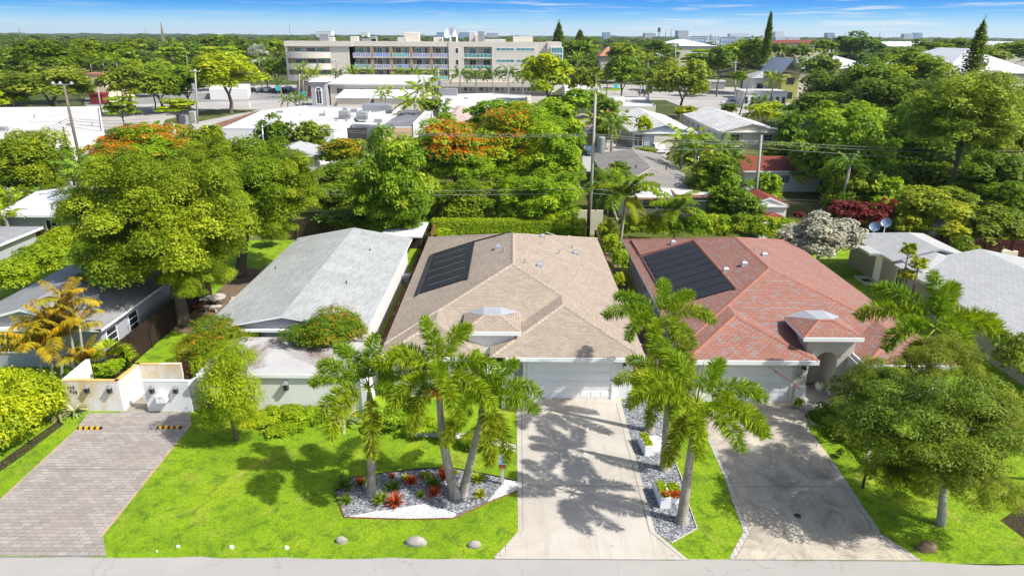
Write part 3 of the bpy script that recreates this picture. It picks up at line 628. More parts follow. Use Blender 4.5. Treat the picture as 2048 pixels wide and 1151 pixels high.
def fanpalm(base_xy,cz,Rr,label,group=None,mat='palm_green',seed=0,stem=0.16,name='palm_tree'):
    key=(mat,seed%2)
    if key not in FAN:
        V,F=fan_arrays(seed%2+3,34,1.0,0.035); FAN[key]=rawmesh('crown',V,F,mat,np.random.default_rng(seed).random(len(F)))
    root=empty(name,(*base_xy,0),label,'palm',group); link('crown',FAN[key],root,(0,0,cz),(Rr,)*3,(0,0,seed*1.3))
    if cz>0.9: mb=MB(); mb.tube([(0,0,-.1),(0.1,0,cz*.5),(0,0,cz)],[stem*1.2,stem,stem*.9],8); mb.build('trunk','palm_stem',root,smooth=True)
    return root
SMALLP={}
def smallpalm(px,py,Y,L,label,group=None,kind='cocod',base=None,n=11,seed=0,fruit=False):
    """distant palm: all its leaves in one crown mesh"""
    c=AT(px,py,Y); key=(kind,seed%3)
    if key not in SMALLP:
        rg=np.random.default_rng(seed+9); VV=[];FF=[];TT=[];off=0
        mat={'cocod':'palm_deep','coco':'palm_green','date':'palm_green'}[kind]
        for k in range(13):
            e0=[80,65,52,38,22,5][min(5,k//2)]+rg.normal(0,6); az=k*2.4+rg.normal(0,.2); Ln=1.0; nn=8
            t=np.linspace(0,1,nn+1); pt=np.radians(e0-(85 if kind!='date' else 55)*t); X=np.concatenate([[0],np.cumsum(np.cos(pt[:-1])/nn)]); Z=np.concatenate([[0],np.cumsum(np.sin(pt[:-1])/nn)])
            m=46; s=rg.uniform(.12,1,m); px_=np.interp(s,t,X); pz=np.interp(s,t,Z); sg=np.where(rg.random(m)<.5,-1,1); ln=0.27*np.where(s>.7,1-(s-.7)*2,1)
            P=np.stack([px_,0*s,pz],1); tip=np.stack([px_+ln*.5,sg*ln*.8,pz-ln*.45],1); mid=(P+tip)/2; w=np.tile([0.022,0,0.012],(m,1))
            q=np.stack([P,mid+w,tip,mid-w],1).reshape(-1,3); ca,sa=math.cos(az),math.sin(az); q=np.stack([q[:,0]*ca-q[:,1]*sa,q[:,0]*sa+q[:,1]*ca,q[:,2]],1)
            VV.append(q); FF.append(np.arange(m*4).reshape(-1,4)+off); off+=m*4; TT.append(rg.random(m))
        SMALLP[key]=rawmesh('crown',np.concatenate(VV),np.concatenate(FF),mat,np.concatenate(TT))
    root=empty('palm_tree',(c.x,c.y,0),label,'palm',group); link('crown',SMALLP[key],root,(0,0,c.z),(L,)*3,(0,0,seed*0.9))
    mb=MB(); mb.tube([(0,0,-.1),(L*.03*(seed%3-1),0,c.z*.5),(0,0,c.z)],[0.26,0.19,0.15],7); mb.build('trunk','palm_stem',root,smooth=True)
    if fruit: mb=MB(); mb.lathe(0,0,[(0.05,c.z-1.1),(0.8,c.z-.8),(0.7,c.z-.3),(0.1,c.z)],8); mb.build('fruit_cluster','palm_fruit',root)
    return root
# ---------------------------------------------------------------- architectural pieces
def roof_block(x0,x1,y0,y1,ze,s,axis='y',ends=(1,1),mb=None,cap=None,fas=None,fh=0.18,ft=0.05):
    """hip (1) or gable (0) ends; returns ridge points. faces for shingles go to mb, trim to fas, ridge strips to cap"""
    sw=axis=='x'
    if sw: x0,x1,y0,y1=y0,y1,x0,x1
    w=(x1-x0)/2; zr=ze+s*w; xm=(x0+x1)/2; a=y0+(w if ends[0] else 0); b=y1-(w if ends[1] else 0)
    if a>b: a=b=(y0+y1)/2
    def T(p): return (p[1],p[0],p[2]) if sw else p
    A,B,Cc,D=(x0,y0,ze),(x1,y0,ze),(x1,y1,ze),(x0,y1,ze); P,Q=(xm,a,zr),(xm,b,zr)
    faces=[[B,Cc,Q,P],[D,A,P,Q]]
    if ends[0]: faces.append([A,B,P])
    if ends[1]: faces.append([Cc,D,Q])
    for f in faces:
        f=[T(p) for p in f]; mb.face(f[::-1] if sw else f)
    if cap is not None:
        L=[(P,Q)]
        if ends[0]: L+=[(A,P),(B,P)]
        if ends[1]: L+=[(Cc,Q),(D,Q)]
        for p,q in L:
            p,q=Vector(T(p)),Vector(T(q))
            if (q-p).length<0.2: continue
            d=(q-p).normalized(); h=Vector((-d.y,d.x,0)).normalized()*0.15
            dz=0.04; drop=0.045 if abs(d.z)<0.02 else 0.02
            m0,m1=p+Vector((0,0,dz)),q+Vector((0,0,dz)); l0,l1=p+h-Vector((0,0,drop)),q+h-Vector((0,0,drop)); r0,r1=p-h-Vector((0,0,drop)),q-h-Vector((0,0,drop))
            cap.face([m0,m1,l1,l0]); cap.face([m1,m0,r0,r1])
    if fas is not None:
        # closed soffit slab with fascia faces
        i0,i1=ze-0.012,ze-fh
        sl=[T(A),T(B),T(Cc),T(D)]
        if sw: sl=sl[::-1]
        fas.loft([[(x,y,i1) for x,y,z in sl],[(x,y,i0) for x,y,z in sl]])
        for e,(u,v,pk) in enumerate(((A,B,P),(Cc,D,Q))):
            if not ends[e]:
                # barge boards and gable triangle trim
                for g in (u,v):
                    p,q=Vector(T(g)),Vector(T(pk)); fas.face([p+Vector((0,0,-.012)),q+Vector((0,0,-.012)),q+Vector((0,0,-fh)),p+Vector((0,0,-fh))])
    return T(P),T(Q)
def gable_wall(mb,x0,x1,y,ze,s,axis='y',t=0.12,inset=0.4):
    """triangle of wall under a gable end, standing at y"""
    w=(x1-x0)/2; zr=ze+s*w
    pts=[(x0+inset,ze-0.1),(x1-inset,ze-0.1),(x1-inset,ze+s*inset-.03),((x0+x1)/2,zr-.03),(x0+inset,ze+s*inset-.03)]
    if axis=='y': mb.loft([[(a,y+t,b) for a,b in pts],[(a,y,b) for a,b in pts]])
    else: mb.loft([[(y,a,b) for a,b in pts],[(y+t,a,b) for a,b in pts]])
def window(par,x,y,z,w,h,face='-y',cols=2,rows=1,frame='white_trim',glass='glass',name='window',bar=0.05):
    """frame proud of the wall with the pane as its own piece. x,y,z = bottom-left corner seen from outside / centre line of the wall face"""
    mb=MB(); gl=MB()
    def B(m,a0,a1,b0,b1,d0,d1):
        # a along wall, b up, d outwards
        if face=='-y': m.box(x+a0,x+a1,y-d1,y-d0,z+b0,z+b1)
        elif face=='+x': m.box(x+d0,x+d1,y+a0,y+a1,z+b0,z+b1)
        elif face=='-x': m.box(x-d1,x-d0,y+a0,y+a1,z+b0,z+b1)
    B(mb,0,w,0,bar,0,0.06);B(mb,0,w,h-bar,h,0,0.06);B(mb,0,bar,bar,h-bar,0,0.06);B(mb,w-bar,w,bar,h-bar,0,0.06)
    for k in range(1,cols): B(mb,w*k/cols-bar*.3,w*k/cols+bar*.3,bar,h-bar,0,0.045)
    for k in range(1,rows): B(mb,bar,w-bar,h*k/rows-bar*.3,h*k/rows+bar*.3,0,0.04)
    B(gl,bar,w-bar,bar,h-bar,0.004,0.018)
    f=mb.build(name,frame,par); gl.build('pane',glass,f); return f
def thing_mb(name,mb,mat,label,cat,group=None,smooth=False): return tag(mb.build(name,mat,smooth=smooth),label,cat,group)
# ---------------------------------------------------------------- cars
def car(x,y,rz,paint,label,group=None,kind='sedan',cat='car'):
    root=empty('parked_car',(x,y,0.0),label,cat,group,rz)
    L,Wd=4.6,1.8
    if kind=='sedan': prof=[(-2.3,.35,.62),(-2.25,.3,.95),(-1.5,.28,1.02),(-1.05,.28,1.40),(0.35,.28,1.44),(1.05,.28,.98),(2.05,.28,.80),(2.3,.35,.60)]
    elif kind=='truck': L=5.6; prof=[(-2.8,.5,.8),(-2.75,.4,1.05),(-1.0,.4,1.08),(-.85,.4,1.78),(.7,.4,1.80),(1.35,.4,1.15),(2.6,.4,1.05),(2.8,.5,.8)]
    else: prof=[(-2.3,.4,.8),(-2.25,.32,1.2),(-2.1,.3,1.65),(-1.0,.3,1.72),(.4,.3,1.70),(1.1,.3,1.12),(2.1,.3,.98),(2.3,.4,.7)]
    mb=MB(); rings=[]
    for px,z0,z1 in prof:
        hw=Wd/2*(0.93 if abs(px)>2 else 1); tw=hw*(0.8 if z1>1.3 else 0.94); zm=min(z1-.05,0.95 if kind!='truck' else 1.05)
        rings.append([(px,-hw*.96,z0),(px,-hw,z0+.2),(px,-hw,zm-.05),(px,-tw,z1-.02),(px,-tw*.7,z1),(px,tw*.7,z1),(px,tw,z1-.02),(px,hw,zm-.05),(px,hw,z0+.2),(px,hw*.96,z0)])
    mb.loft(rings); mb.build('body',paint,root,smooth=False)
    gl=MB()
    if kind=='sedan': cab=[(-1.38,1.08,-1.03,1.37),(0.38,1.41,0.98,1.02)]
    elif kind=='truck': cab=[(-.95,1.2,-.87,1.72),(.74,1.75,1.28,1.2)]
    else: cab=[(-2.2,1.22,-2.1,1.6),(.44,1.67,1.04,1.16)]
    for (a,za,b_,zb) in cab:
        s=-0.02 if a<0 else 0.02
        gl.face([(a+s,-.68,za+.02),(a+s,.68,za+.02),(b_+s,.6,zb+.02),(b_+s,-.6,zb+.02)])
    x0,x1=cab[0][2]+.1,cab[1][0]-.05; zt=cab[1][1]-.06; zl=1.0 if kind=='sedan' else (1.2 if kind=='truck' else 1.12)
    for sg in (-1,1): gl.face([(x0-.15,sg*.905,zl),(x1+.35,sg*.905,zl),(x1,sg*.765,zt),(x0+.05,sg*.765,zt)])
    gl.build('window','car_glass',root)
    for wx in (-L*.3,L*.3):
        for sg in (-1,1):
            w=MB(); n=14; w.loft([[(wx+.34*math.cos(2*math.pi*k/n),sg*(Wd/2-d),.34+.34*math.sin(2*math.pi*k/n)) for k in range(n)] for d in (.2,-.01)]); wh=w.build('wheel','black_rubber',root)
            w=MB(); w.loft([[(wx+.2*math.cos(2*math.pi*k/n),sg*(Wd/2+d),.34+.2*math.sin(2*math.pi*k/n)) for k in range(n)] for d in (0.0,.02)]); w.build('rim','car_silver',wh)
    for sg in (-1,1): h=MB(); xx=prof[-1][0]; h.box(xx-.12,xx+.012,sg*.62-.16,sg*.62+.16,.62,.76); h.build('headlight','lamp_glass',root)
    for sg in (-1,1): h=MB(); xx=prof[0][0]; h.box(xx-.012,xx+.08,sg*.66-.14,sg*.66+.14,.66,.8); h.build('tail_light','dark_red',root)
    return root
def ac_unit(x,y,z,label,group=None,s=0.85,h=0.8):
    root=empty('air_conditioner',(x,y,z),label,'air conditioner',group); mb=MB(); mb.bevbox(-s/2,s/2,-s/2,s/2,0,h,.06); mb.build('cabinet','ac_metal',root)
    mb=MB(); mb.cyl(0,0,h-.02,h+.03,s*.38,s*.36,16); mb.build('fan_grille','grey_metal',root); mb=MB(); 
    for k in range(5): mb.box(-s/2-.01,s/2+.01,-s/2-.012,s/2+.012,.12+k*.13,.15+k*.13)
    mb.build('louvres','dark_metal',root); return root
# ================================================================ THE SETTING
def mb1(): return MB()
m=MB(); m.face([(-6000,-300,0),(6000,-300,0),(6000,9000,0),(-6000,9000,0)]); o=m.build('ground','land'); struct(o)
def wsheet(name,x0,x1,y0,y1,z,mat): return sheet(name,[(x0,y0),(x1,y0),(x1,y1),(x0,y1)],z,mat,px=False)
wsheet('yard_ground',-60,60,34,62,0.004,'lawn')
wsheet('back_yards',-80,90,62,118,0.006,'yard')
wsheet('front_lawn',-60,60,20.2,35.0,0.008,'lawn')
rr=random.Random(4)
pts=[(-70,4),(70,4)]+[(x,20.33+rr.uniform(-.05,.05)+(0.0 if x<14 else -(x-14)*0.045)) for x in np.arange(70,-70.1,-0.8)]
sheet('road',pts,0.012,'street_concrete',px=False)
# stamped driveway on the left with its flare and the path through the gate
rx=lambda p:G(*p)
L0,L1=rx((152,858)),rx((0,998)); ext=(L1[0]+(20.34-L1[1])*(L1[0]-L0[0])/(L1[1]-L0[1]),20.36)
pav=[rx((176,826)),L0,L1,ext,rx((213,1112)),rx((206,1072)),rx((383,850)),rx((380,823))]
sheet('paver_driveway',pav,0.016,'stamped_paver',px=False)
sheet('gate_path',[(240,826),(302,826),(302,785),(272,785)],0.020,'stamped_paver')
# rust tinted strip along the pavers
m=MB()
for a,b,w in ((L0,L1,0.14),(rx((383,850)),rx((206,1072)),-0.16)):
    n=60; rg=random.Random(3); w0=w; ww=[w0*rg.uniform(.05,1.1) for _ in range(61)]
    for k in range(n):
        p=[a[0]+(b[0]-a[0])*k/n,a[1]+(b[1]-a[1])*k/n]; q=[a[0]+(b[0]-a[0])*(k+1)/n,a[1]+(b[1]-a[1])*(k+1)/n]; 
        m.face([(p[0],p[1],.021),(q[0],q[1],.021),(q[0]+ww[k+1],q[1],.021),(p[0]+ww[k],p[1],.021)][::(1 if w>0 else -1)])
plain('rust_stain',(0.42,0.29,0.20),0.9,0.15,1.2,stain=(0.36,0.32,0.29),sscale=1.6,samt=1.0)
struct(m.build('stained_paver_edge','rust_stain'))
sheet('concrete_driveway',[(1033,797),(1036,1062),(989,1117),(1377,1119),(1311,1063),(1241,797)],0.016,'drive_concrete')
sheet('right_driveway',[(1450,799),(1400,840),(1416,878),(1446,948),(1488,1064),(1459,1119),(1843,1121),(1762,1067),(1748,1045),(1698,970),(1668,925),(1620,862),(1602,799)],0.016,'drive_mildew')
sheet('house_walk',[(1604,806),(1622,850),(1672,850),(1660,790),(1618,790)],0.014,'patio')
# joints and brick borders of the driveways
m=MB()
def strip(mb,pts,w,z,px=True):
    p=[Vector((*(G(*q) if px else q),0)) for q in pts]
    for a,b in zip(p,p[1:]):
        d=(b-a).normalized(); h=Vector((-d.y,d.x,0))*w/2
        mb.face([(a-h).to_tuple()[:2]+(z,),(b-h).to_tuple()[:2]+(z,),(b+h).to_tuple()[:2]+(z,),(a+h).to_tuple()[:2]+(z,)])
strip(m,[(1043,806),(1046,1062)],0.025,.0205); strip(m,[(1232,806),(1299,1062),(1366,1118)],0.025,.0205); strip(m,[(1036,971),(1288,972)],0.025,.0245); strip(m,[(1043,1062),(1040,1064)],0.02,.0205)
strip(m,[(1425,878),(1456,948),(1499,1066),(1470,1118)],0.02,.0205); strip(m,[(1657,925),(1687,970),(1738,1046),(1750,1069),(1828,1120)],0.02,.0205); strip(m,[(1462,973),(1694,973)],0.025,.0245); strip(m,[(1405,836),(1606,838)],0.025,.0245)
strip(m,[(989,1117.5),(1377,1119.5)],0.03,.022); strip(m,[(0,1114),(213,1112)],0.03,.022); strip(m,[(1459,1119),(1843,1121)],0.03,.022); strip(m,[(95,938),(333,939)],0.02,.0245)
struct(m.build('driveway_joints','dark_flat_roof'))

m=MB(); strip(m,[(1420,878),(1451,948),(1493,1065),(1464,1118)],0.22,.0182); strip(m,[(1662,925),(1692,970),(1743,1046),(1756,1068),(1836,1120)],0.24,.0182); strip(m,[(1017,1091),(992,1116)],0.2,.0182); struct(m.build('brick_border','brick_edge'))
# planting beds
bed=[(670,984),(707,955),(762,947),(836,938),(900,935),(980,950),(1034,962),(1034,982),(972,1007),(914,1034),(904,1037),(816,1039),(689,1035)]
sheet('gravel_bed',bed,0.016,'grey_gravel')
sheet('white_gravel',[(689,1035),(745,1023),(789,1017),(848,1007),(914,1027),(904,1037),(816,1039)],0.0205,'white_gravel')
sheet('white_gravel',[(972,1007),(1000,974),(1010,959),(1034,962),(1034,982)],0.0205,'white_gravel')
m=MB(); 
def edging(pts,h=0.05,w=0.035,name='bed_edging',mat='stone_light'):
    m=MB(); p=[G(*q) for q in pts]
    for (ax,ay),(bx_,by_) in zip(p,p[1:]):
        L=math.hypot(bx_-ax,by_-ay); m.xbox(((ax+bx_)/2,(ay+by_)/2,h/2+.012),L+.01,w,h,math.atan2(by_-ay,bx_-ax))
    return struct(m.build(name,mat))
edging([bed[0],bed[-1],bed[-2],bed[-3],bed[-4],bed[-5],bed[-6]],mat='fence_brown'); edging(bed[:7],mat='wood_dark')
gb=[(1243,806),(1311,1064),(1343,1086),(1394,1057),(1375,1002),(1362,953),(1345,910),(1336,880),(1320,806),(1290,788),(1250,788)]
sheet('side_gravel_bed',gb,0.016,'grey_gravel'); edging([gb[2],gb[3],gb[4],gb[5],gb[6],gb[7]],mat='stone_light')
sheet('house_bed',[(700,850),(820,850),(870,870),(960,880),(1030,905),(1030,805),(700,805)],0.012,'lawn')
sheet('white_gravel',[(818,872),(872,874),(950,880),(1000,893),(1031,905),(1031,890),(985,872),(930,862),(818,866)],0.0165,'white_gravel')
sheet('side_passage',[(-8.4,35.3),(-6.2,35.3),(-6.2,58),(-8.4,58)],0.010,'mulch',px=False)
sheet('side_passage',[(7.0,34),(9.1,34),(9.1,60),(7.0,60)],0.010,'dirt',px=False)
sheet('brick_path',[(352,735),(335,790),(360,820),(392,820),(385,740),(380,690)],0.010,'brick_path')
sheet('shaded_mulch',[(-22.3,41),(-17.2,39),(-17.0,52),(-22.3,54)],0.009,'dirt',px=False)
sheet('hedge_bed',[(0,1010),(0,935),(80,880),(130,840),(150,850),(60,930)],0.012,'dark_mulch') if False else None
sheet('hedge_bed',[(-10,950),(40,915),(128,848),(120,838),(-10,930)],0.012,'dark_mulch')
sheet('oak_bed',[(2060,1000),(2000,1040),(2060,1085)],0.012,'dark_mulch')
sheet('entry_walk',[(1680,560),(1735,600),(1760,640),(1735,640),(1660,560)],0.012,'edge_concrete')
sheet('neighbour_patio',[(1960,560),(2060,600),(2060,500),(1980,490)],0.012,'patio')
# grass blades standing on the front lawns
def blades():
    rg=np.random.default_rng(2); n=210000; x=rg.uniform(-26,26,n); y=rg.uniform(20.35,34.5,n)
    polys=[pav,[G(*q) for q in [(1033,797),(1036,1062),(989,1117),(1377,1119),(1311,1063),(1243,806)]],[G(*q) for q in [(1455,806),(1400,840),(1416,878),(1446,948),(1488,1064),(1459,1119),(1843,1121),(1762,1067),(1748,1045),(1698,970),(1668,925),(1620,862),(1604,806)]],[G(*q) for q in bed],[G(*q) for q in gb],[G(*q) for q in [(700,850),(820,870),(870,872),(960,880),(1030,905),(1030,805),(700,805)]]]
    keep=np.ones(n,bool)
    keep&=~((y>30)&(x>-16)&(x<7)); keep&=~((y>31)&(x>8))
    for P in polys:
        ins=np.zeros(n,bool); k=len(P)
        for i in range(k):
            x1,y1=P[i]; x2,y2=P[(i+1)%k]
            c=((y1>y)!=(y2>y))&(x<(x2-x1)*(y-y1)/((y2-y1) if y2!=y1 else 1e-9)+x1); ins^=c
        keep&=~ins
    x=x[keep];y=y[keep];n=len(x); a=rg.uniform(0,6.28,n); h=rg.uniform(.03,.075,n); w=0.010
    ln=rg.normal(0,0.025,(n,2)); b=np.stack([x,y,np.full(n,.008)],1); d=np.stack([np.cos(a)*w,np.sin(a)*w,0*a],1)
    t=np.stack([x+ln[:,0],y+ln[:,1],h],1); V=np.stack([b-d,b+d,t],1).reshape(-1,3)
    me=rawmesh('grass_blades',V,np.arange(n*3).reshape(-1,3),'blade',rg.random(n),3); o=link('grass',me); tag(o,'short bright green lawn grass in front of the houses','grass'); o['kind']='stuff'
blades()
# ================================================================ CENTRE HOUSE
def house(name,label,cat='house',loc=(0,0,0)): return empty(name,loc,label,cat)
H=house('brown_roofed_house','white house under a tan shingle hip roof with black solar panels',loc=(0,42,0))
def hb(mb,name,mat,par=H,**k):
    return mb.build(name,mat,par,loc=(-par.location.x,-par.location.y,-par.location.z),**k)
wall=MB(); wall.box(-6.3,6.4,33.4,53.3,0,2.55); wall.box(0.6,6.41,32.35,33.42,0,2.55); wall.box(-6.28,-1.9,32.5,33.42,0,2.55); wall.box(-2.3,.14,33.18,35.5,2.2,3.43); wall.box(-2.3,-1.7,33.19,35.1,0,2.2); wall.box(-.35,.13,32.3,33.17,0,2.85)
hb(wall,'wall','white_paint')
rf=MB();cp=MB();fa=MB(); s=1/3
roof_block(-6.85,6.95,33.3,53.9,2.7,s,mb=rf,cap=cp,fas=fa)
roof_block(-1.15,6.946,31.75,44,2.696,s,ends=(1,0),mb=rf,fas=None); 
for p,q in (((-1.15,31.75,2.7),(2.90,35.8,4.05)),((6.94,31.75,2.7),(2.90,35.8,4.05))):
    p,q=Vector(p),Vector(q); d=(q-p).normalized(); h=Vector((-d.y,d.x,0)).normalized()*.15; u=Vector((0,0,.045)); e=Vector((0,0,-.02)); cp.face([p+u,q+u,q+h+e,p+h+e]); cp.face([q+u,p+u,p-h+e,q-h+e])
roof_block(-6.846,-1.5,31.75,40,2.694,s,ends=(1,0),mb=rf)
for p,q in (((-6.84,31.75,2.7),(-4.17,34.42,3.59)),((-1.5,31.75,2.7),(-4.17,34.42,3.59))):
    p,q=Vector(p),Vector(q); d=(q-p).normalized(); h=Vector((-d.y,d.x,0)).normalized()*.15; u=Vector((0,0,.045)); e=Vector((0,0,-.02)); cp.face([p+u,q+u,q+h+e,p+h+e]); cp.face([q+u,p+u,p-h+e,q-h+e])
roof=hb(rf,'roof','shingle_tan'); hb(cp,'ridge_cap','ridge_tan',roof) if False else cp.build('ridge_cap','ridge_tan',roof)
fa.box(-.30,6.96,31.68,31.76,2.50,2.70); fa.box(-6.86,-2.62,31.68,31.76,2.50,2.70); fa.box(-.30,6.95,31.76,33.0,2.49,2.53); fa.box(-6.85,-2.62,31.76,33.0,2.49,2.53)
hb(fa,'fascia','white_trim')

def portico(par,x0,x1,y0,z0,a,s_,yb,zm,mat,capm):
    """small truncated hip over the entrance with a metal cricket behind it"""
    zt=z0+a*s_; A,B=(x0,y0,z0),(x1,y0,z0); P,Q=(x0+a,y0+a,zt),(x1-a,y0+a,zt); Lb,Rb=(x0,yb,z0),(x1,yb,z0); xm=(x0+x1)/2; m=MB()
    m.face([A,B,Q,P]); m.face([Lb,A,P]); m.face([B,Rb,Q]); o=m.build('portico_roof',mat,par,loc=(-par.location.x,-par.location.y,0)); c=MB()
    for p,q in ((A,P),(B,Q),(P,Q)):
        p,q=Vector(p),Vector(q); d=(q-p).normalized(); h=Vector((-d.y,d.x,0)).normalized()*.11; u=Vector((0,0,.035)); e=Vector((0,0,-.02)); c.face([p+u,q+u,q+h+e,p+h+e]); c.face([q+u,p+u,p-h+e,q-h+e])
    c.build('ridge_cap',capm,o); f=MB(); E=(xm,yb-.1,zt-.04); E2=(xm,yb+.45,zm(yb+.45)-.02); La,Ra=(x0+.02,yb+.02,z0+.02),(x1-.02,yb+.02,z0+.02)
    Ea,Eb=(xm-.5,yb-.1,zt-.07),(xm+.5,yb-.1,zt-.07); f.face([La,P,Ea]); f.face([P,Q,Eb,Ea]); f.face([Q,Ra,Eb]); f.face([La,Ea,E2]); f.face([Ea,Eb,E2]); f.face([Ra,E2,Eb]); f.build('cricket','sheet_metal',par,loc=(-par.location.x,-par.location.y,0))
    t=MB(); t.box(x0,x1,y0,yb,z0-.16,z0-.012); t.box(x0-.02,x1+.02,y0-.06,y0-.001,z0-.2,z0+.01); t.build('portico_fascia','white_trim',par,loc=(-par.location.x,-par.location.y,0))
portico(H,-2.66,.49,32.98,3.6,1.15,.4,35.6,lambda y:2.7+(y-33.3)/3,'shingle_tan','ridge_tan')
# garage door of four panels
g=MB(); 
for k in range(4): g.box(0.98,5.32,32.29,32.34,0.03+k*.53,0.545+k*.53)
for k in range(4):
    for j in range(8): x=1.06+j*.53; g.box(x,x+.44,32.275,32.288,0.12+k*.53,.44+k*.53)
hb(g,'garage_door','white_trim')
gf=MB(); gf.box(.86,.98,32.22,32.35,0,2.2); gf.box(5.32,5.44,32.22,32.35,0,2.2); gf.box(.86,5.44,32.22,32.35,2.16,2.3); hb(gf,'door_frame','white_trim')
def sconce(par,x,y,z,mat='dark_metal',s=1.0):
    r=MB(); r.box(x-.07*s,x+.07*s,y-.03,y,z-.15*s,z+.15*s); o=r.build('wall_lamp',mat,par,loc=(-par.location.x,-par.location.y,-par.location.z)); q=MB(); q.box(x-.06*s,x+.06*s,y-.16*s,y-.03,z-.11*s,z+.09*s); q.build('lamp_glass','lamp_glass' if mat=='dark_metal' else 'dark_metal',o); t=MB(); t.loft([[(x-.09*s,y-.19*s,z+.09*s),(x+.09*s,y-.19*s,z+.09*s),(x+.09*s,y-.01,z+.09*s),(x-.09*s,y-.01,z+.09*s)],[(x-.03*s,y-.12*s,z+.19*s),(x+.03*s,y-.12*s,z+.19*s),(x+.03*s,y-.06*s,z+.19*s),(x-.03*s,y-.06*s,z+.19*s)]]); t.build('lamp_cap',mat,o)
sconce(H,5.95,32.35,1.95)
d=MB(); d.box(-1.6,-.5,33.3,33.4,0,2.15); hb(d,'front_door','wood_dark')
c=MB(); c.box(-1.75,-.3,31.2,32.2,2.05,2.2); c.box(-.5,-.32,31.25,31.45,0,2.05); hb(c,'canopy','white_trim')
w=window(H,-5.2,32.47-42,1.0,1.9,1.1,cols=2,rows=2); w2=window(H,-3.0,32.47-42,1.0,.8,1.1,cols=1,rows=2)
# roof vents, pipes
def vents(par,pts,zf,mat='galv',kind=0):
    for i,(px,py,t) in enumerate(pts):
        # walk down the ray until it meets the roof height field
        for Y in np.arange(80,28,-0.04):
            p=AT(px,py,Y)
            if p.z>=zf(p.x,p.y): continue
        ys=[Y for Y in np.arange(28,80,0.03) if AT(px,py,Y).z<=zf(AT(px,py,Y).x,Y)]
        if not ys: continue
        p=AT(px,py,ys[0]); v=MB()
        if t==0: v.cyl(0,0,-.1,.34,.05,.05,8); v.cyl(0,0,-.12,.02,.12,.07,8); nm='vent_pipe'
        elif t==1: v.loft([[(-.2,-.2,-.08),(.2,-.2,-.08),(.2,.2,-.08),(-.2,.2,-.08)],[(-.17,-.17,.2),(.17,-.17,.2),(.17,.17,.2),(-.17,.17,.2)],[(-.08,-.1,.28),(.08,-.1,.28),(.08,.1,.28),(-.08,.1,.28)]]); nm='roof_vent'
        else: v.cyl(0,0,-.1,.22,.04,.04,8); nm='vent_pipe'
        v.build(nm,mat if t<2 else 'dark_metal',par,loc=p-par.location)
zc=lambda x,y:2.7+s*max(0,min(x+6.85,6.95-x,y-33.3,53.9-y))
vents(H,[(995,497,1),(1008,503,0),(1085,475,1),(1144,497,0),(1118,508,0),(1151,508,1),(1050,527,0),(1079,533,1)],zc)
brickmat('roof_streak',[(0.53,0.43,0.35),(0.46,0.37,0.30)],(0.25,0.19,0.15),0.30,0.145,0.013,noise_amt=0.2)
for x,y,w_,L_ in ((1.75,45.6,.13,4.6),(3.0,45.0,.16,3.6),(3.7,48.9,.1,2.6),(4.6,48.6,.16,2.1),(2.6,50.4,.12,3.6),(4.4,51.6,.12,2.0)):
    zz=lambda q:2.7+s*(6.95-q)+.012; n=8; st=MB()
    for k in range(n): a=x+L_*k/n; b=x+L_*(k+1)/n; u0=w_*(1-.6*k/n); u1=w_*(1-.6*(k+1)/n); st.face([(a,y-u0,zz(a)),(b,y-u1,zz(b)),(b,y+u1,zz(b)),(a,y+u0,zz(a))])
    hb(st,'run_off_streak','roof_streak')
# solar panel field on the west slope, with its header pipes
def slope_quad(mb,x0,x1,y0,y1,zf,off,t=0.04):
    top=[(x,y,zf(x,y)+off+t) for x,y in ((x0,y0),(x1,y0),(x1,y1),(x0,y1))]; bot=[(x,y,z-t) for x,y,z in top]; mb.loft([bot,top])
solar=MB(); zw=lambda x,y:2.7+s*(x+6.85)
NX=lambda px,py: None
sx0,sx1,sy0,sy1=-5.76,-2.85,39.9,47.9
n=9
for k in range(n): a=sy0+(sy1-sy0)*k/n; b=sy0+(sy1-sy0)*(k+1)/n-.03; slope_quad(solar,sx0,sx1,a,b,zw,.05)
so_=hb(solar,'solar_panel','solar_panel'); rg=random.Random(6)
for k in range(5):
    yy=sy0+.9+k*1.5
    ds=MB(); slope_quad(ds,sx0+.1+rg.uniform(0,.3),sx1-.1-rg.uniform(0,.4),yy,yy+.022,zw,.095,.006); ds.build('strap','ac_metal',so_)
hd=MB(); 
for xx in (sx0-.12,sx1+.08): hd.tube([(xx,sy0-.2,zw(xx,0)+.1),(xx,sy1+.1,zw(xx,0)+.1)],.05,6)
hd.tube([(sx0-.28,sy0-.3,zw(sx0-.28,0)+.07),(sx0-.28,sy1+.1,zw(sx0-.28,0)+.07)],.04,6); hd.tube([(sx0-.2,sy1+.1,zw(sx0-.2,0)+.07),(sx1,sy1+.1,zw(sx1,0)+.07),(-.15,47.5,zw(-.15,0)+.05)],.05,6)
hb(hd,'solar_pipe','dark_metal')
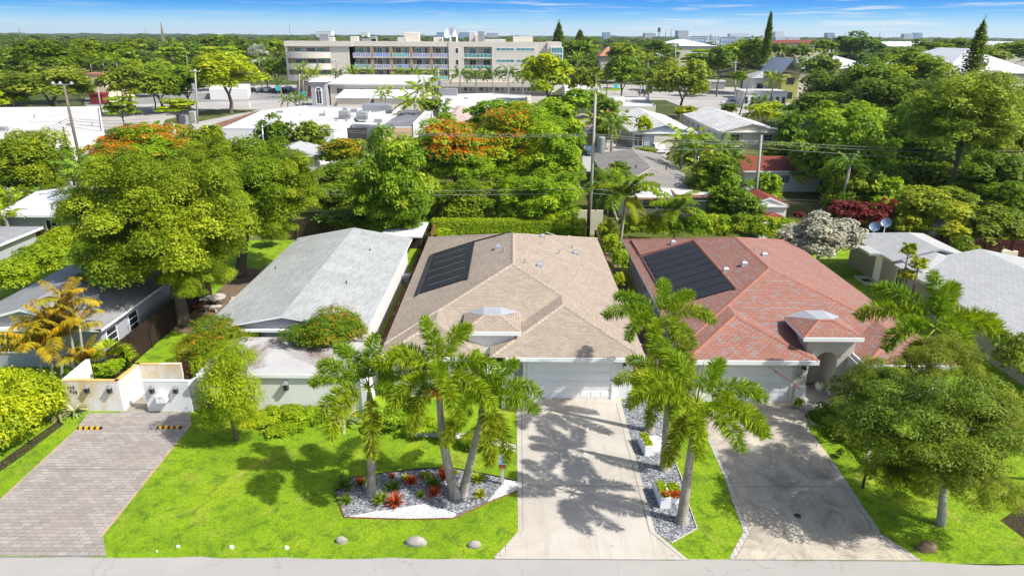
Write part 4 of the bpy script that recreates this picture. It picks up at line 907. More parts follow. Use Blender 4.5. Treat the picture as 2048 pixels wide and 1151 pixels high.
# ================================================================ RIGHT HOUSE (red shingles)
H4=house('red_roofed_house','beige house with a red shingle hip roof and an arched entrance',loc=(15.8,42,0))
def h4(mb,name,mat,par=H4): return mb.build(name,mat,par,loc=(-H4.location.x,-H4.location.y,0))
s4=0.32; X0,X1=8.96,22.7; zr4=lambda x,y:2.7+s4*max(0,min(x-X0,X1-x,y-33.0,53.5-y))
rf=MB();cp=MB();fa=MB(); roof_block(X0,X1,33.0,53.5,2.7,s4,mb=rf,cap=cp,fas=fa)
roof_block(8.965,15.76,31.55,40,2.696,s4,ends=(1,0),mb=rf)
roof_block(18.0,22.695,31.1,40,2.692,s4,ends=(1,0),mb=rf)
for p,q in (((8.97,31.55,2.7),(12.36,34.95,3.79)),((15.76,31.55,2.7),(12.36,34.95,3.79)),((18.0,31.1,2.7),(20.34,33.44,3.45)),((22.69,31.1,2.7),(20.34,33.44,3.45))):
    p,q=Vector(p),Vector(q); d=(q-p).normalized(); h=Vector((-d.y,d.x,0)).normalized()*.15; u=Vector((0,0,.045)); e=Vector((0,0,-.02)); cp.face([p+u,q+u,q+h+e,p+h+e]); cp.face([q+u,p+u,p-h+e,q-h+e])
ro=h4(rf,'roof','shingle_redmix'); cp.build('ridge_cap','ridge_red',ro)
fa.box(8.94,15.78,31.47,31.56,2.48,2.7); fa.box(8.95,15.77,31.56,33,2.47,2.51); fa.box(17.98,22.72,31.02,31.1,2.48,2.7); fa.box(17.99,22.7,31.1,33,2.47,2.51); fa.box(15.70,15.78,31.56,33.2,2.46,2.69); fa.box(17.93,18.01,31.1,33.2,2.46,2.69)
h4(fa,'fascia','white_trim')
wl=MB(); wl.box(9.5,22.2,34.2,53.0,0,2.55); wl.box(9.51,15.55,32.1,34.25,0,2.53); wl.box(17.75,22.19,31.6,34.25,0,2.53)
# arched entrance wall: built as a strip of blocks around the arch
ax0,ax1,az=16.02,17.2,2.15; yF,yB=32.5,32.9
def arch(mb):
    n=12; cx_=(ax0+ax1)/2; r=(ax1-ax0)/2
    mb.box(15.5,ax0,yF,yB,2.5,3.55); mb.box(15.5,15.56,yF,34,0,2.5) if False else None
    mb.box(ax1,18.0,yF,yB,0,3.55); mb.box(15.5,17.98,yB,35.2,2.85,3.55); mb.box(17.3,17.99,yB,35.3,0,2.85)
    arcp=[(cx_+r*math.cos(math.pi*k/n),az+r*math.sin(math.pi*k/n)) for k in range(n+1)]
    for (xa,za),(xb,zb) in zip(arcp,arcp[1:]):
        mb.loft([[(xb,yF,zb),(xa,yF,za),(xa,yF,3.55),(xb,yF,3.55)],[(xb,yB,zb),(xa,yB,za),(xa,yB,3.55),(xb,yB,3.55)]])
    mb.box(17.21,17.3,yB,34.0,0,2.85)
arch(wl); wl.box(15.5,ax0+.02,33.9,34.2,0,3.4)
h4(wl,'wall','beige_wall')
tr=MB(); tr.box(17.26,18.05,yF-.06,yF,0,.5); h4(tr,'wall_base','white_paint'); tr=MB(); tr.box(15.02,15.58,32.02,32.1,0,.95); h4(tr,'wall_base','white_paint')
portico(H4,15.08,18.17,32.16,3.72,1.2,.42,34.95,lambda y:2.7+(y-33.0)*.32,'shingle_redmix','ridge_red')
g=MB()
for k in range(4): g.box(9.9,14.72,32.04,32.09,0.03+k*.53,0.545+k*.53)
for k in range(4):
    for j in range(9): x=9.97+j*.53; g.box(x,x+.44,32.028,32.038,0.12+k*.53,.44+k*.53)
h4(g,'garage_door','white_paint')
gf=MB(); gf.box(9.78,9.9,31.98,32.1,0,2.2); gf.box(14.72,14.86,31.98,32.1,0,2.2); gf.box(9.78,14.86,31.98,32.1,2.16,2.32); h4(gf,'door_frame','cream_wall')
sconce(H4,15.28,32.08,1.92,s=1.35)
dd=MB(); dd.box(15.62,16.35,33.78,33.9,0,2.2); h4(dd,'front_door','wood_dark')
for wx,wy in ((18.3,31.6),(19.6,31.6),(21.0,31.6)): window(H4,wx-15.8,wy-42,0.75,.95,1.35,cols=1,rows=1,glass='glass')
window(H4,9.5-15.8,45-42,1.1,1.0,1.0,face='-x'); 
def text_obj(name,txt,size,loc,rot,mat,par=None,ext=0.012):
    cu=bpy.data.curves.new(name,'FONT'); cu.body=txt; cu.size=size; cu.extrude=ext; cu.align_x='CENTER'; cu.align_y='CENTER'; t=bpy.data.objects.new(name+'_c',cu); COL.objects.link(t)
    me=bpy.data.meshes.new_from_object(t); bpy.data.objects.remove(t); me.materials.append(MATS[mat]); o=bpy.data.objects.new(name,me); COL.objects.link(o); o.location=loc; o.rotation_euler=rot
    if par is not None: o.parent=par
    return o
text_obj('house_number','721',0.26,(15.22-15.8,32.08-.02-42,1.52),(R(90),0,0),'dark_metal',H4)
vents(H4,[(1346,487,1),(1385,510,2),(1451,542,1),(1488,530,1),(1509,502,0),(1528,512,1)],zr4)
zw4=lambda x,y:2.7+s4*(x-X0); solar=MB(); a0,a1,b0,b1=9.72,13.2,38.3,48.2; n=8
for k in range(n): a=b0+(b1-b0)*k/n; b=b0+(b1-b0)*(k+1)/n-.09; slope_quad(solar,a0,a1,a,b,zw4,.05)
h4(solar,'solar_panel','solar_panel')
hd=MB(); hd.tube([(a1+.14,b0-.2,zw4(a1+.14,0)+.1),(a1+.14,b1+.15,zw4(a1+.14,0)+.1),(a0-.15,b1+.3,zw4(a0-.15,0)+.1),(a0-.2,52.6,zw4(a0-.2,0)+.08)],.06,6); h4(hd,'solar_pipe','ridge_red'); hd=MB(); hd.tube([(a0-.12,b0-.1,zw4(a0-.12,0)+.1),(a0-.12,b1+.1,zw4(a0-.12,0)+.1)],.05,6); h4(hd,'solar_pipe','dark_metal')
# flag hanging from its short pole under the fascia
fg=empty('flag',(13.1,31.5,2.4),'faded pink and white flag blown thin from its pole over the red house garage','flag')
m=MB(); m.tube([(0,0,.05),(.45,-.35,-.15)],.015,6); m.build('pole','wood_dark',fg)
m=MB(); n=14; ra=[]; rb=[]
for k in range(n+1): t=k/n; x=.3+1.25*t; y=-.3-.5*t; z=-.08-.75*t**1.3; wv=.05*math.sin(t*9); ra.append((x,y+wv,z)); rb.append((x+.02,y+.1+wv,z-.16-.03*math.sin(t*7)))
for k in range(n): m.face([ra[k],ra[k+1],rb[k+1],rb[k]])
brickmat('flag_cloth',[(0.75,0.72,0.72),(0.70,0.45,0.48)],(0.6,0.2,0.25),0.5,0.06,0.012,noise_amt=0.1,offset=0); m.build('cloth','flag_cloth',fg)
# ================================================================ GREY-ROOFED HOUSE LEFT OF CENTRE
H2=house('grey_roofed_house','long white house under a pale grey gable roof with a flat roofed front',loc=(-12.9,44,0))
def h2(mb,name,mat,par=H2): return mb.build(name,mat,par,loc=(-H2.location.x,-H2.location.y,0))
rf=MB();cp=MB();fa=MB(); s2=.19; roof_block(-17.6,-8.2,35.3,53.9,2.6,s2,ends=(0,0),mb=rf,fas=fa,fh=.14)
roof=h2(rf,'roof','shingle_grey'); 
h2(fa,'fascia','white_trim'); wl=MB(); wl.box(-17.2,-8.6,35.75,53.5,0,2.45); h2(wl,'wall','white_wall'); gw=MB(); gable_wall(gw,-17.6,-8.2,35.62,2.6,s2); h2(gw,'gable_wall','siding_grey'); 
fr=MB(); fr.box(-15.55,-7.35,30.45,34.6,0,2.34); fr.box(-7.55,-7.25,30.3,30.6,0,2.5) ; h2(fr,'front_room','white_wall')
pl=MB(); pl.box(-15.65,-7.3,30.35,34.7,2.345,2.44); h2(pl,'flat_roof','flat_dirty_roof'); pl=MB(); pl.box(-15.7,-7.25,30.3,30.36,2.22,2.42); h2(pl,'roof_edge','white_trim')
sconce(H2,-11.3,30.45,1.75,'grey_metal',1.6)
z2=lambda x,y:2.6+s2*min(x+17.6,-8.2-x) ; vents(H2,[(740,501,2),(693,567,2),(551,538,2)],z2)
# the white garden walls with the street numbers
def gwall(name,pts,h,label,mat='white_wall',t=0.18,cap=None,capmat='rust_cap'):
    root=empty('garden_wall',(pts[0][0],pts[0][1],0),label,'garden wall'); m=MB(); c=MB()
    for (ax,ay),(bx,by) in zip(pts,pts[1:]):
        L=math.hypot(bx-ax,by-ay); a=math.atan2(by-ay,bx-ax); m.xbox(((ax+bx)/2-pts[0][0],(ay+by)/2-pts[0][1],h/2),L+t*.98,t,h,a); c.xbox(((ax+bx)/2-pts[0][0],(ay+by)/2-pts[0][1],h+.012),L+t+.02,t+.02,.03,a)
    m.build('wall',mat,root); c.build('coping',capmat,root); return root
HW=1.75
g1=gwall('garden_wall',[(-22.75,30.85),(-20.05,30.85),(-19.95,32.7),(-17.75,32.75)],HW,'white garden wall with rust stains and the two house numbers, left of the gate','stained_wall')
g1b=gwall('garden_wall',[(-22.85,31.1),(-22.95,33.2)],HW-.05,'short white wall running back from the left corner of the numbered wall','white_wall',capmat='white_paint')
g2=gwall('garden_wall',[(-18.62,30.85),(-16.5,30.85)],HW,'white garden wall with a letter box and two lamps, right of the gate','white_wall',capmat='white_paint')
g3=gwall('garden_wall',[(-16.4,31.0),(-15.7,32.4)],HW-.1,'white wall piece leaning back behind the yellow green weeping tree','white_wall',capmat='white_paint')
for gg,xs in ((g1,(-21.55,-20.4)),(g2,(-18.25,-17.05))):
    for x in xs: sconce(gg,x,30.76,1.32,'grey_metal',1.35)
text_obj('house_number','713',0.26,(0.35,-.105,1.38),(R(90),0,0),'dark_metal',g1); text_obj('house_number','715',0.26,(0.43,-.105,1.12),(R(90),0,0),'dark_metal',g1)
m=MB(); m.box(.62,1.1,-.48,-.09,.72,1.12); o=m.build('letter_box','white_trim',g2); m=MB(); m.box(.80,.92,-.49,-.475,1.0,1.02); m.build('letter_slot','dark_metal',o)
# parking stops
for i,(px,lb) in enumerate(((180,'yellow and black rubber parking stop on the left of the paved driveway'),(339,'yellow and black rubber parking stop on the right of the paved driveway'))):
    x,y=G(px,857 if i==0 else 856); r=empty('parking_stop',(x,y,.016),lb,'parking stop','parking stops on the paved driveway'); m=MB(); m.loft([[(-.62,-.08,0),(.62,-.08,0),(.62,.08,0),(-.62,.08,0)],[(-.58,-.045,.1),(.58,-.045,.1),(.58,.045,.1),(-.58,.045,.1)]]); m.build('block','black_rubber',r)
    for k in range(4): m=MB(); a=-.5+k*.28; m.loft([[(a,-.082,.004),(a+.15,-.082,.004),(a+.15,-.05,.106),(a,-.05,.106)],[(a,.082,.004),(a+.15,.082,.004),(a+.15,.05,.106),(a,.05,.106)]]); m.build('reflective_strip','amber_paint',r)
# mailbox
x,y=G(1005,968); r=empty('mailbox',(x,y,.016),'blue topped mailbox on a pale post beside the centre driveway','mailbox'); m=MB(); m.box(-.06,.06,-.05,.05,0,.98); m.build('post','stone_light',r)
m=MB(); m.box(-.17,.17,-.22,.22,.98,1.16); m.build('box','cedar_red',r); m=MB(); m.loft([[(-.18,-.24,1.162),(.18,-.24,1.162),(.18,.26,1.162),(-.18,.26,1.162)],[(-.18,-.2,1.26),(.18,-.2,1.26),(.18,.26,1.36),(-.18,.26,1.36)]]); m.build('lid','blue_tin',r)
# rocks
def rock(px,py,w,h,mat,label,seed,grp=None):
    x,y=G(px,py); rg=random.Random(seed); m=MB(); k=mpp(y,0); a,b,c=w*k/2,w*k/2*.6,h*k*.75; rings=[]
    for i,t in enumerate((0.0,.25,.5,.75,.93)):
        q=math.sqrt(max(.02,1-t*t)); rings.append([(a*q*math.cos(j*.5236)*(1+rg.uniform(-.16,.16)),b*q*math.sin(j*.5236)*(1+rg.uniform(-.16,.16)),c*t*(1+rg.uniform(-.12,.12))) for j in range(12)])
    m.loft([[(x_,y_,-.05) for x_,y_,z_ in rings[0]]]+rings); o=thing_mb('rock',m,mat,label,'rock',grp,smooth=False); o.location=(x,y,0.01); sub=o.modifiers.new('s','SUBSURF'); sub.levels=2; sub.render_levels=2
for a in ((683,1083,26,18,'rock_grey','pointed grey stone on the lawn edge, left of the flat grey stone'),(832,1086,44,22,'rock_grey','wide flat grey stone on the grass in front of the planted bed'),(949,1091,30,16,'rock_grey','rounded grey stone on the grass nearest the centre driveway'),(1853,1098,44,28,'rock_brown','mossy brown boulder on the grass under the right foreground tree'),(356,1093,9,7,'rock_pale','small white stone on the lawn, left of two'),(463,1095,11,9,'rock_pale','white stone on the lawn between the driveway and the pointed stone'),(573,1096,11,9,'rock_pale','white round stone on the lawn, left of the pointed grey stone'),(314,1103,5,5,'rock_pale','tiny pale stone near the corner of the paved driveway')): rock(*a,seed=a[0],grp='stones along the lawn edge')
x,y=G(745,942); m=MB(); m.lathe(0,0,[(.03,0),(.03,.15),(.16,.16),(.2,.2),(.02,.25)],10); o=thing_mb('garden_light',m,'blue_tin','small pale blue garden disc light on the lawn behind the left palm','garden light'); o.location=(x,y,0)
x,y=G(1595,1031); m=MB(); m.cyl(0,0,0.017,.03,.15,.14,20); o=thing_mb('drain_cover',m,'dark_metal','round black drain cover in the mildewed right driveway','drain cover'); o.location=(x,y,0)
x,y=G(1725,975); m=MB(); m.cyl(0,0,0,.9,.06,.05,8); o=thing_mb('bollard_light',m,'dark_metal','slim dark post under the right foreground tree','post'); o.location=(x,y,0)
# planters
def planter(px,py,label,plants,rz=0.05):
    x,y=G(px,py); r=empty('planter',(x,y,.016),label,'planter','white planters in the gravel',rz); 
    for (bx,by,bw,bd,bh) in ((-.28,.05,.42,1.15,.52),(.28,.2,.5,.85,.30)):
        m=MB(); t=.04; m.box(bx-bw/2,bx+bw/2,by-bd/2,by-bd/2+t,0,bh); m.box(bx-bw/2,bx+bw/2,by+bd/2-t,by+bd/2,0,bh); m.box(bx-bw/2,bx-bw/2+t,by-bd/2+t,by+bd/2-t,0,bh); m.box(bx+bw/2-t,bx+bw/2,by-bd/2+t,by+bd/2-t,0,bh); m.box(bx-bw/2+t,bx+bw/2-t,by-bd/2+t,by+bd/2-t,0,bh-.06); m.build('trough','white_trim',r)
    rg=np.random.default_rng(px)
    for mat,cx_,cy_,w_,d_,z_ in plants:
        n=420; P=np.stack([rg.uniform(-w_/2,w_/2,n)+cx_,rg.uniform(-d_/2,d_/2,n)+cy_,z_+rg.random(n)*.16],1); N=nrm(rg.normal(0,.5,(n,3))+[0,0,.8]); V,F=leaf_quads(P,N,rg.normal(0,1,(n,3)),np.full(n,.07),np.full(n,.035),.1); link('plants',rawmesh('plants',V,F,mat,rg.random(n)),r)
planter(1337,1000,'two white planters with red and green plants beside the front foxtail palm',[('leaf_lime',-.28,.05,.34,1.05,.46),('leaf_bright',.28,.3,.42,.7,.3),('leaf_bromred',.08,-.3,.95,.3,.46)])
planter(1303,898,'two white planters with low lime plants in the gravel nearer the garage',[('leaf_lime',-.28,.05,.34,1.05,.46)],0.12)
# bromeliads and small plants in the gravel bed: rosettes of strap leaves
ROS={}
def rosette(px,py,r_px,mat,label,kind='up',grp='plants in the gravel bed',cat='plant',name='bromeliad',hmul=1.0,zb=0.016,xy=None):
    key=(mat,kind)
    if key not in ROS:
        rg=np.random.default_rng(len(ROS)); V=[];F=[];n=46 if kind=='up' else 30
        for k in range(n):
            az=rg.uniform(0,6.28); el={'up':rg.uniform(.5,1.45),'arch':rg.uniform(.35,1.3),'spike':rg.uniform(.9,1.5)}[kind]; L=rg.uniform(.7,1.1); w=.075 if kind!='arch' else .06; pts=[]
            e=el; p=np.zeros(3)
            for j in range(5):
                pts.append(p.copy()); d=np.array([math.cos(az)*math.cos(e),math.sin(az)*math.cos(e),math.sin(e)]); p=p+d*L/4; e-=(.18 if kind!='arch' else .5)
            sd=np.array([-math.sin(az),math.cos(az),0])
            i=len(V)
            for j,q in enumerate(pts): ww=w*(1,1.1,.95,.6,.05)[j]; V+=[q-sd*ww,q+sd*ww]
            for j in range(4): F.append((i+2*j,i+2*j+1,i+2*j+3,i+2*j+2))
        ROS[key]=rawmesh('leaves',np.array(V),np.array(F),mat,np.repeat(np.random.default_rng(1).random(n),4))
    x,y=xy or G(px,py); k=mpp(y,0)*r_px*1.3; o=link(name,ROS[key],None,(x,y,zb),(k,k,k*hmul),(0,0,px*.7)); return tag(o,label,cat,grp)
BED=[(691,975,26,'palm_deep','up','tall dark green clump at the left tip of the gravel bed'),(693,1004,17,'palm_green','up','low round green clump at the lower left of the gravel bed'),(722,972,19,'leaf_bromred','spike','red spiky plant left of the left palm stem'),(763,1004,20,'palm_green','up','green clump just right of the left palm stem'),(786,980,20,'palm_deep','up','dark green clump behind the red bromeliad'),(792,1008,22,'leaf_bromred','up','red bromeliad in front of the dark green clump'),(785,957,12,'leaf_bromred','spike','small red plant at the back edge of the bed'),(822,967,17,'leaf_bromred','up','reddish brown plant in the middle back of the bed'),(812,960,12,'leaf_lime','up','small lime plant beside the reddish brown plant'),(853,952,18,'leaf_yellow','arch','yellow green arching plant at the back of the bed'),(840,993,12,'palm_green','up','small green tuft in the middle of the bed'),(865,972,20,'palm_deep','up','green and red clump left of the twin palms'),(868,990,18,'leaf_bromred','up','red bromeliad at the foot of the green and red clump'),(887,960,26,'leaf_bromred','spike','tall orange red plant behind the twin palm stems'),(911,947,9,'leaf_lime','up','tiny lime tuft behind the twin palms'),(957,962,18,'leaf_lime','up','lime clump right of the twin palms'),(961,993,15,'leaf_yellow','up','yellow green tuft at the right end of the bed'),(738,962,22,'palm_green','arch','arching green plant behind the left palm stem')]
for px,py,r_,mt,kd,lb in BED: rosette(px,py,r_,mt,lb,kd)
# fences
def fence(pts,h,label,mat='fence_dark',post=2.2,name='fence'):
    root=empty(name,(pts[0][0],pts[0][1],0),label,'fence'); m=MB(); pm=[]
    for (ax,ay),(bx,by) in zip(pts,pts[1:]):
        L=math.hypot(bx-ax,by-ay); a=math.atan2(by-ay,bx-ax); n=max(1,int(L/.155))
        for k in range(n):
            t=(k+.5)/n; m.xbox((ax+(bx-ax)*t-pts[0][0],ay+(by-ay)*t-pts[0][1],h/2+((k*37)%7-3)*.004),.145,.022,h+((k*53)%5)*.01,a)
        for k in range(int(L/post)+1):
            t=min(1,k*post/L); q=MB(); q.xbox((ax+(bx-ax)*t-pts[0][0]+.06*math.sin(a),ay+(by-ay)*t-pts[0][1]-.06*math.cos(a),h/2),.1,.09,h+.1,a); pm.append(q)
        for zz in (.35,h-.3): m.xbox(((ax+bx)/2-pts[0][0]+.025*math.sin(a),(ay+by)/2-pts[0][1]-.025*math.cos(a),zz),L,.03,.09,a)
    m.build('boards',mat,root)
    for q in pm: q.build('post',mat,root)
    return root
fence([(-7.25,33.6),(-7.3,58)],1.8,'dark wooden fence between the grey roofed house and the tan roofed house','fence_dark')
fence([(7.35,35.3),(7.5,60)],1.75,'wooden fence running back between the tan roofed and the red roofed houses','fence_wood')
fence([(6.45,34.2),(9.4,34.2)],1.7,'reddish brown board fence closing the gap between the two garages','fence_brown')
fence([(-22.35,34.0),(-22.35,47.5)],1.85,'dark brown fence beside the blue grey house on the left','fence_dark')
fence([(-22.5,62.2),(-15.5,62.2)],1.8,'brown board fence at the back of the grey roofed house','fence_wood'); fence([(-13.9,61.5),(-11.6,61.5)],1.8,'short brown fence panel right of the tall tree trunk at the back','fence_wood')
fence([(-58,62.0),(-42,58.8),(-37,57.8)],1.8,'maroon brown fence in front of the white metal roofed house','fence_red')
fence([(36.5,57),(44.5,56.2)],2.0,'dark red fence beside the garden shed on the right','fence_red')
fence([(-7.2,58),(-7.3,62)],1.8,'end panel of the wooden fence by the small shed','fence_brown')
ac_unit(-8.55,38.2,0,'large grey air conditioner in the mulch passage nearest the street','air conditioners in the side passage',.9,.85); ac_unit(-8.3,50.3,0,'grey air conditioner in the side passage farther back','air conditioners in the side passage',.8,.7)
ac_unit(-23.1,36.6,0,'dark air conditioner behind the fence of the blue grey house')
# stone table with curved benches, fire bowl
tx,ty=G(436,612); r=empty('stone_table',(tx,ty,0),'round pale stone garden table beside the grey roofed house','table'); m=MB(); m.cyl(0,0,.68,.75,.62,.62,24); m.build('tabletop','stone_light',r); m=MB(); m.lathe(0,0,[(.28,0),(.16,.12),(.13,.4),(.24,.68)],12); m.build('pedestal','stone_light',r)
for k,(a,lb) in enumerate(((-90,'curved stone bench in front of the round stone table'),(10,'curved stone bench right of the round stone table'),(150,'curved stone bench behind left of the round stone table'))):
    b=empty('stone_bench',(tx,ty,0),lb,'bench','curved stone benches'); m=MB(); aa=R(a); ins=[];n=8
    pts=[]
    for j in range(n+1): t=aa-.5+j/n; pts.append((.95*math.cos(t),.95*math.sin(t)))
    for j in range(n,-1,-1): t=aa-.5+j/n; pts.append((1.3*math.cos(t),1.3*math.sin(t)))
    m.loft([[(x,y,.38) for x,y in pts[::-1]],[(x,y,.46) for x,y in pts[::-1]]]); m.build('seat','stone_light',b)
    for da in (-.3,.3): m=MB(); m.xbox((1.12*math.cos(aa+da),1.12*math.sin(aa+da),.19),.28,.12,.38,aa+da); m.build('leg','stone_light',b)
x,y=G(395,616); m=MB(); m.lathe(0,0,[(.25,0),(.5,.2),(.62,.42),(.55,.42),(.4,.2)],16); o=thing_mb('fire_bowl',m,'rust_pot','rusty orange fire bowl between the big tree and the stone table','fire bowl'); o.location=(x,y,0)
# shed behind the grey roofed house
r=empty('garden_shed',(-9.3,57.5,0),'low white roofed shed between the rear fence and the hedge','shed'); m=MB(); m.box(-2.0,1.6,-1.4,3.4,2.0,2.1); m.build('roof','white_roof',r); m=MB()
for a,b in ((-1.9,-1.3),(1.45,-1.3),(-1.9,3.2),(1.45,3.2)): MB().box(a,a+.1,b,b+.1,0,2.0).build('post','wood_dark',r)
m.box(-1.85,1.4,2.0,2.1,0,2.0); m.build('wall','wood_dark',r)
# potted plant in the entrance, small shrub and camera ball by the garage
x,y=16.9,33.3; struct(MB().box(15.56,17.2,32.0,33.9,0,.1).build('entry_floor','patio')); r=empty('potted_plant',(x,y,.1),'white pot with a dark spiky plant inside the arched entrance','potted plant'); m=MB(); m.lathe(0,0,[(.16,0),(.24,.2),(.22,.42),(.15,.42)],12); m.build('pot','white_trim',r); o=rosette(0,0,20,'palm_deep','x','spike',xy=(0,0)); o.parent=r; o.location=(0,0,.4); del o['label']; del o['category']; del o['group']; o.name='plant'
# ================================================================ BLUE-GREY HOUSE, FAR LEFT
H1=house('blue_grey_house','blue grey house at the left edge, half shaded by the big tree',loc=(-27.5,40,0))
def h1(mb,name,mat): return mb.build(name,mat,H1,loc=(27.5,-40,0))
rf=MB();fa=MB(); roof_block(-31.9,-23.2,35.3,46.5,2.6,.28,ends=(0,0),mb=rf,fas=fa,fh=.16); h1(rf,'roof','shingle_charcoal'); h1(fa,'fascia','white_trim'); wl=MB(); wl.box(-31.5,-23.6,35.75,46.2,0,2.45); h1(wl,'wall','grey_wall'); wl=MB(); gable_wall(wl,-31.9,-23.2,35.62,2.6,.28); h1(wl,'gable_wall','grey_wall')
window(H1,-29.6+27.5,35.75-40,0.9,1.5,1.2,cols=3,rows=3); window(H1,-23.6+27.5,36.2-40,.9,1.1,1.2,face='+x',cols=1,rows=3); window(H1,-23.6+27.5,38.6-40,.9,1.1,1.2,face='+x',cols=1,rows=3)
rf=MB(); 
# ================================================================ GREY HOUSE, RIGHT
H5=house('taupe_house','taupe house with pale grey shingle gables, right of the red roofed house',loc=(32,47,0))
def h5(mb,name,mat): return mb.build(name,mat,H5,loc=(-32,-47,0))
rf=MB();fa=MB(); roof_block(28.4,35.0,48.4,56.2,2.6,.3,ends=(0,1),mb=rf,fas=fa,fh=.15); roof_block(28.2,40.4,29.5,47.9,2.55,.2,ends=(0,0),mb=rf,fas=fa,fh=.15); rf.box(27.5,28.45,50.2,52.3,2.62,2.66); fa.box(27.48,28.46,50.18,52.32,2.47,2.615); roof_block(28.9,33.6,45.5,48.3,2.75,.26,ends=(1,0),mb=rf,fas=fa,fh=.12)
h5(rf,'roof','shingle_light'); h5(fa,'fascia','galv'); wl=MB(); wl.box(28.85,34.6,48.8,55.8,0,2.45); wl.box(28.7,39.9,30.0,48.85,0,2.4); h5(wl,'wall','taupe_wall'); wl=MB(); gable_wall(wl,28.4,35.0,48.75,2.6,.3); h5(wl,'gable_wall','beige_wall')
dm=MB(); dm.box(28.78,28.85,50.6,51.5,.2,2.25); h5(dm,'door','white_trim'); window(H5,28.69-32,47.2-47,.8,.9,1.4,face='-x',cols=2,rows=1); dm=MB(); dm.box(27.7,28.85,50.3,52.2,0,.18); h5(dm,'porch_step','edge_concrete')
dm=MB(); dm.box(27.75,28.4,50.7,51.3,.185,.2); o=h5(dm,'door_mat','black_rubber')
dsh=[(1745,470,54.2,'left'),(1768,462,55.4,'right')]
for px,py,Y,sd in dsh:
    p=AT(px,py,Y); r=empty('satellite_dish',(p.x,p.y,0),f'blue grey satellite dish on a white mast behind the taupe house, {sd} of two','satellite dish','satellite dishes behind the taupe house'); m=MB(); m.tube([(0,0,0),(0,0,p.z+.2),(0,-.12,p.z+.45)],.035,8); m.build('mast','white_trim',r)
    m=MB(); rings=[]; c=Vector((-.05,-.2,p.z+.75)); ax=Vector((-.45,-.7,.55)).normalized(); u=ax.cross(Vector((0,0,1))).normalized(); v=u.cross(ax)
    for q,dq in ((.42,.12),(.3,.05),(.15,.01),(.02,0)): rings.append([c+u*q*math.cos(t*.3927)+v*q*math.sin(t*.3927)+ax*dq for t in range(16)])
    m.loft(rings,cap=False); m.build('dish','blue_tin',r); m=MB(); m.tube([c-v*.35,c+ax*.42-v*.1],.02,5); m.box(0,0.001,0,0.001,0,0.001); m.build('feed_arm','dark_metal',r)
# shed, covered grill, green bin right
p=G(1893,512); r=empty('garden_shed',(p[0],p[1],0),'grey gabled garden shed in front of the dark red fence','shed'); m=MB(); m.box(-1.3,1.3,0,2.4,0,2.0); m.loft([[(-1.3,.02,2),(1.3,.02,2),(0,.02,2.9)],[(-1.3,2.4,2),(1.3,2.4,2),(0,2.4,2.9)]]); m.build('wall','taupe_wall',r); m=MB(); m.face([(-1.5,-.2,1.87),(0,-.2,2.96),(0,2.5,2.96),(-1.5,2.5,1.87)]); m.face([(1.5,-.2,1.87),(1.5,2.5,1.87),(0,2.5,2.96),(0,-.2,2.96)]); m.build('roof','grey_metal',r); m=MB(); m.box(-1.0,1.0,-.05,-.002,.1,1.9); m.build('opening','dark_metal',r); m=MB(); [m.box(.0+k*.2,.1+k*.2,-.09,-.052,1.0,1.3) for k in range(4)]; m.build('tool_rack','white_trim',r)
p=G(2008,522); r=empty('covered_grill',(p[0],p[1],0.012),'tan canvas covered grill on the patio at the right edge','grill cover'); m=MB(); m.loft([[(-.75,-.45,.25),(.75,-.45,.25),(.75,.45,.25),(-.75,.45,.25)],[(-.7,-.42,1.0),(.7,-.42,1.0),(.7,.42,1.0),(-.7,.42,1.0)],[(-.45,-.15,1.3),(.5,-.1,1.25),(.5,.15,1.25),(-.45,.15,1.3)]]); m.build('cover','tan_canvas',r); m=MB(); m.box(-.6,.6,-.35,.35,0,.25); m.build('base','dark_metal',r)
p=G(2050,585); m=MB(); m.bevbox(-.6,.9,-.5,.6,0,1.9,.05); o=thing_mb('storage_cabinet',m,'teal_paint','dark green cabinet cut by the right edge on the neighbour patio','cabinet'); o.location=(p[0],p[1],0)
p=G(1950,485); m=MB(); m.box(-.5,.5,0,.05,.45,.95); m.box(-.5,.5,-.45,.05,.40,.45); m.box(-.5,-.45,-.45,.05,0,.4); m.box(.45,.5,-.45,.05,0,.4); o=thing_mb('garden_chair',m,'white_trim','white garden chair on the patio by the dark red fence','chair'); o.location=(p[0],p[1],0)
# ================================================================ streets and paved areas behind
sheet('parking_lot',[(150,335),(760,335),(1060,215),(1130,170),(420,170),(180,200),(150,260)],0.012,'asphalt_pale')
sheet('street',[(-600,214),(520,190),(1130,176),(2700,190),(2700,206),(1130,196),(520,214),(-600,250)],0.016,'asphalt_road') if False else None
sheet('avenue',[(170,212),(420,204),(640,196),(640,183),(420,186),(170,196)],0.018,'asphalt_road')
sheet('back_lane',[(430,240),(520,214),(575,212),(470,262),(370,285),(380,262)],0.02,'asphalt_pale')
sheet('grass_verge',[(320,262),(395,244),(520,219),(420,219),(330,240)],0.022,'yard')
sheet('brown_bed',[(382,262),(520,221),(530,224),(400,270)],0.026,'mulch')
sheet('motor_court',[(1165,345),(1210,345),(1330,330),(1345,285),(1600,283),(1600,270),(1165,270)],0.012,'asphalt_pale')
sheet('parking_lot',[(1180,200),(1330,200),(1420,235),(1640,222),(1600,178),(1180,168)],0.014,'asphalt_pale')
sheet('green_verge',[(1190,182),(1240,182),(1245,176),(1195,176)],0.02,'lawn')
sheet('side_street',[(-40,395),(120,385),(170,362),(60,362),(-40,372)],0.014,'asphalt_pale')
sheet('pavement',[(-40,410),(150,395),(180,375),(150,372),(120,385),(-40,396)],0.018,'edge_concrete')
m=MB()
for k in range(6): strip(m,[(1190+k*38,292),(1196+k*38,286)],.12,.016)
for k in range(9): strip(m,[(520+k*9,188),(516+k*9,182)],.12,.02)
strip(m,[(430,209),(640,200)],.2,.021)
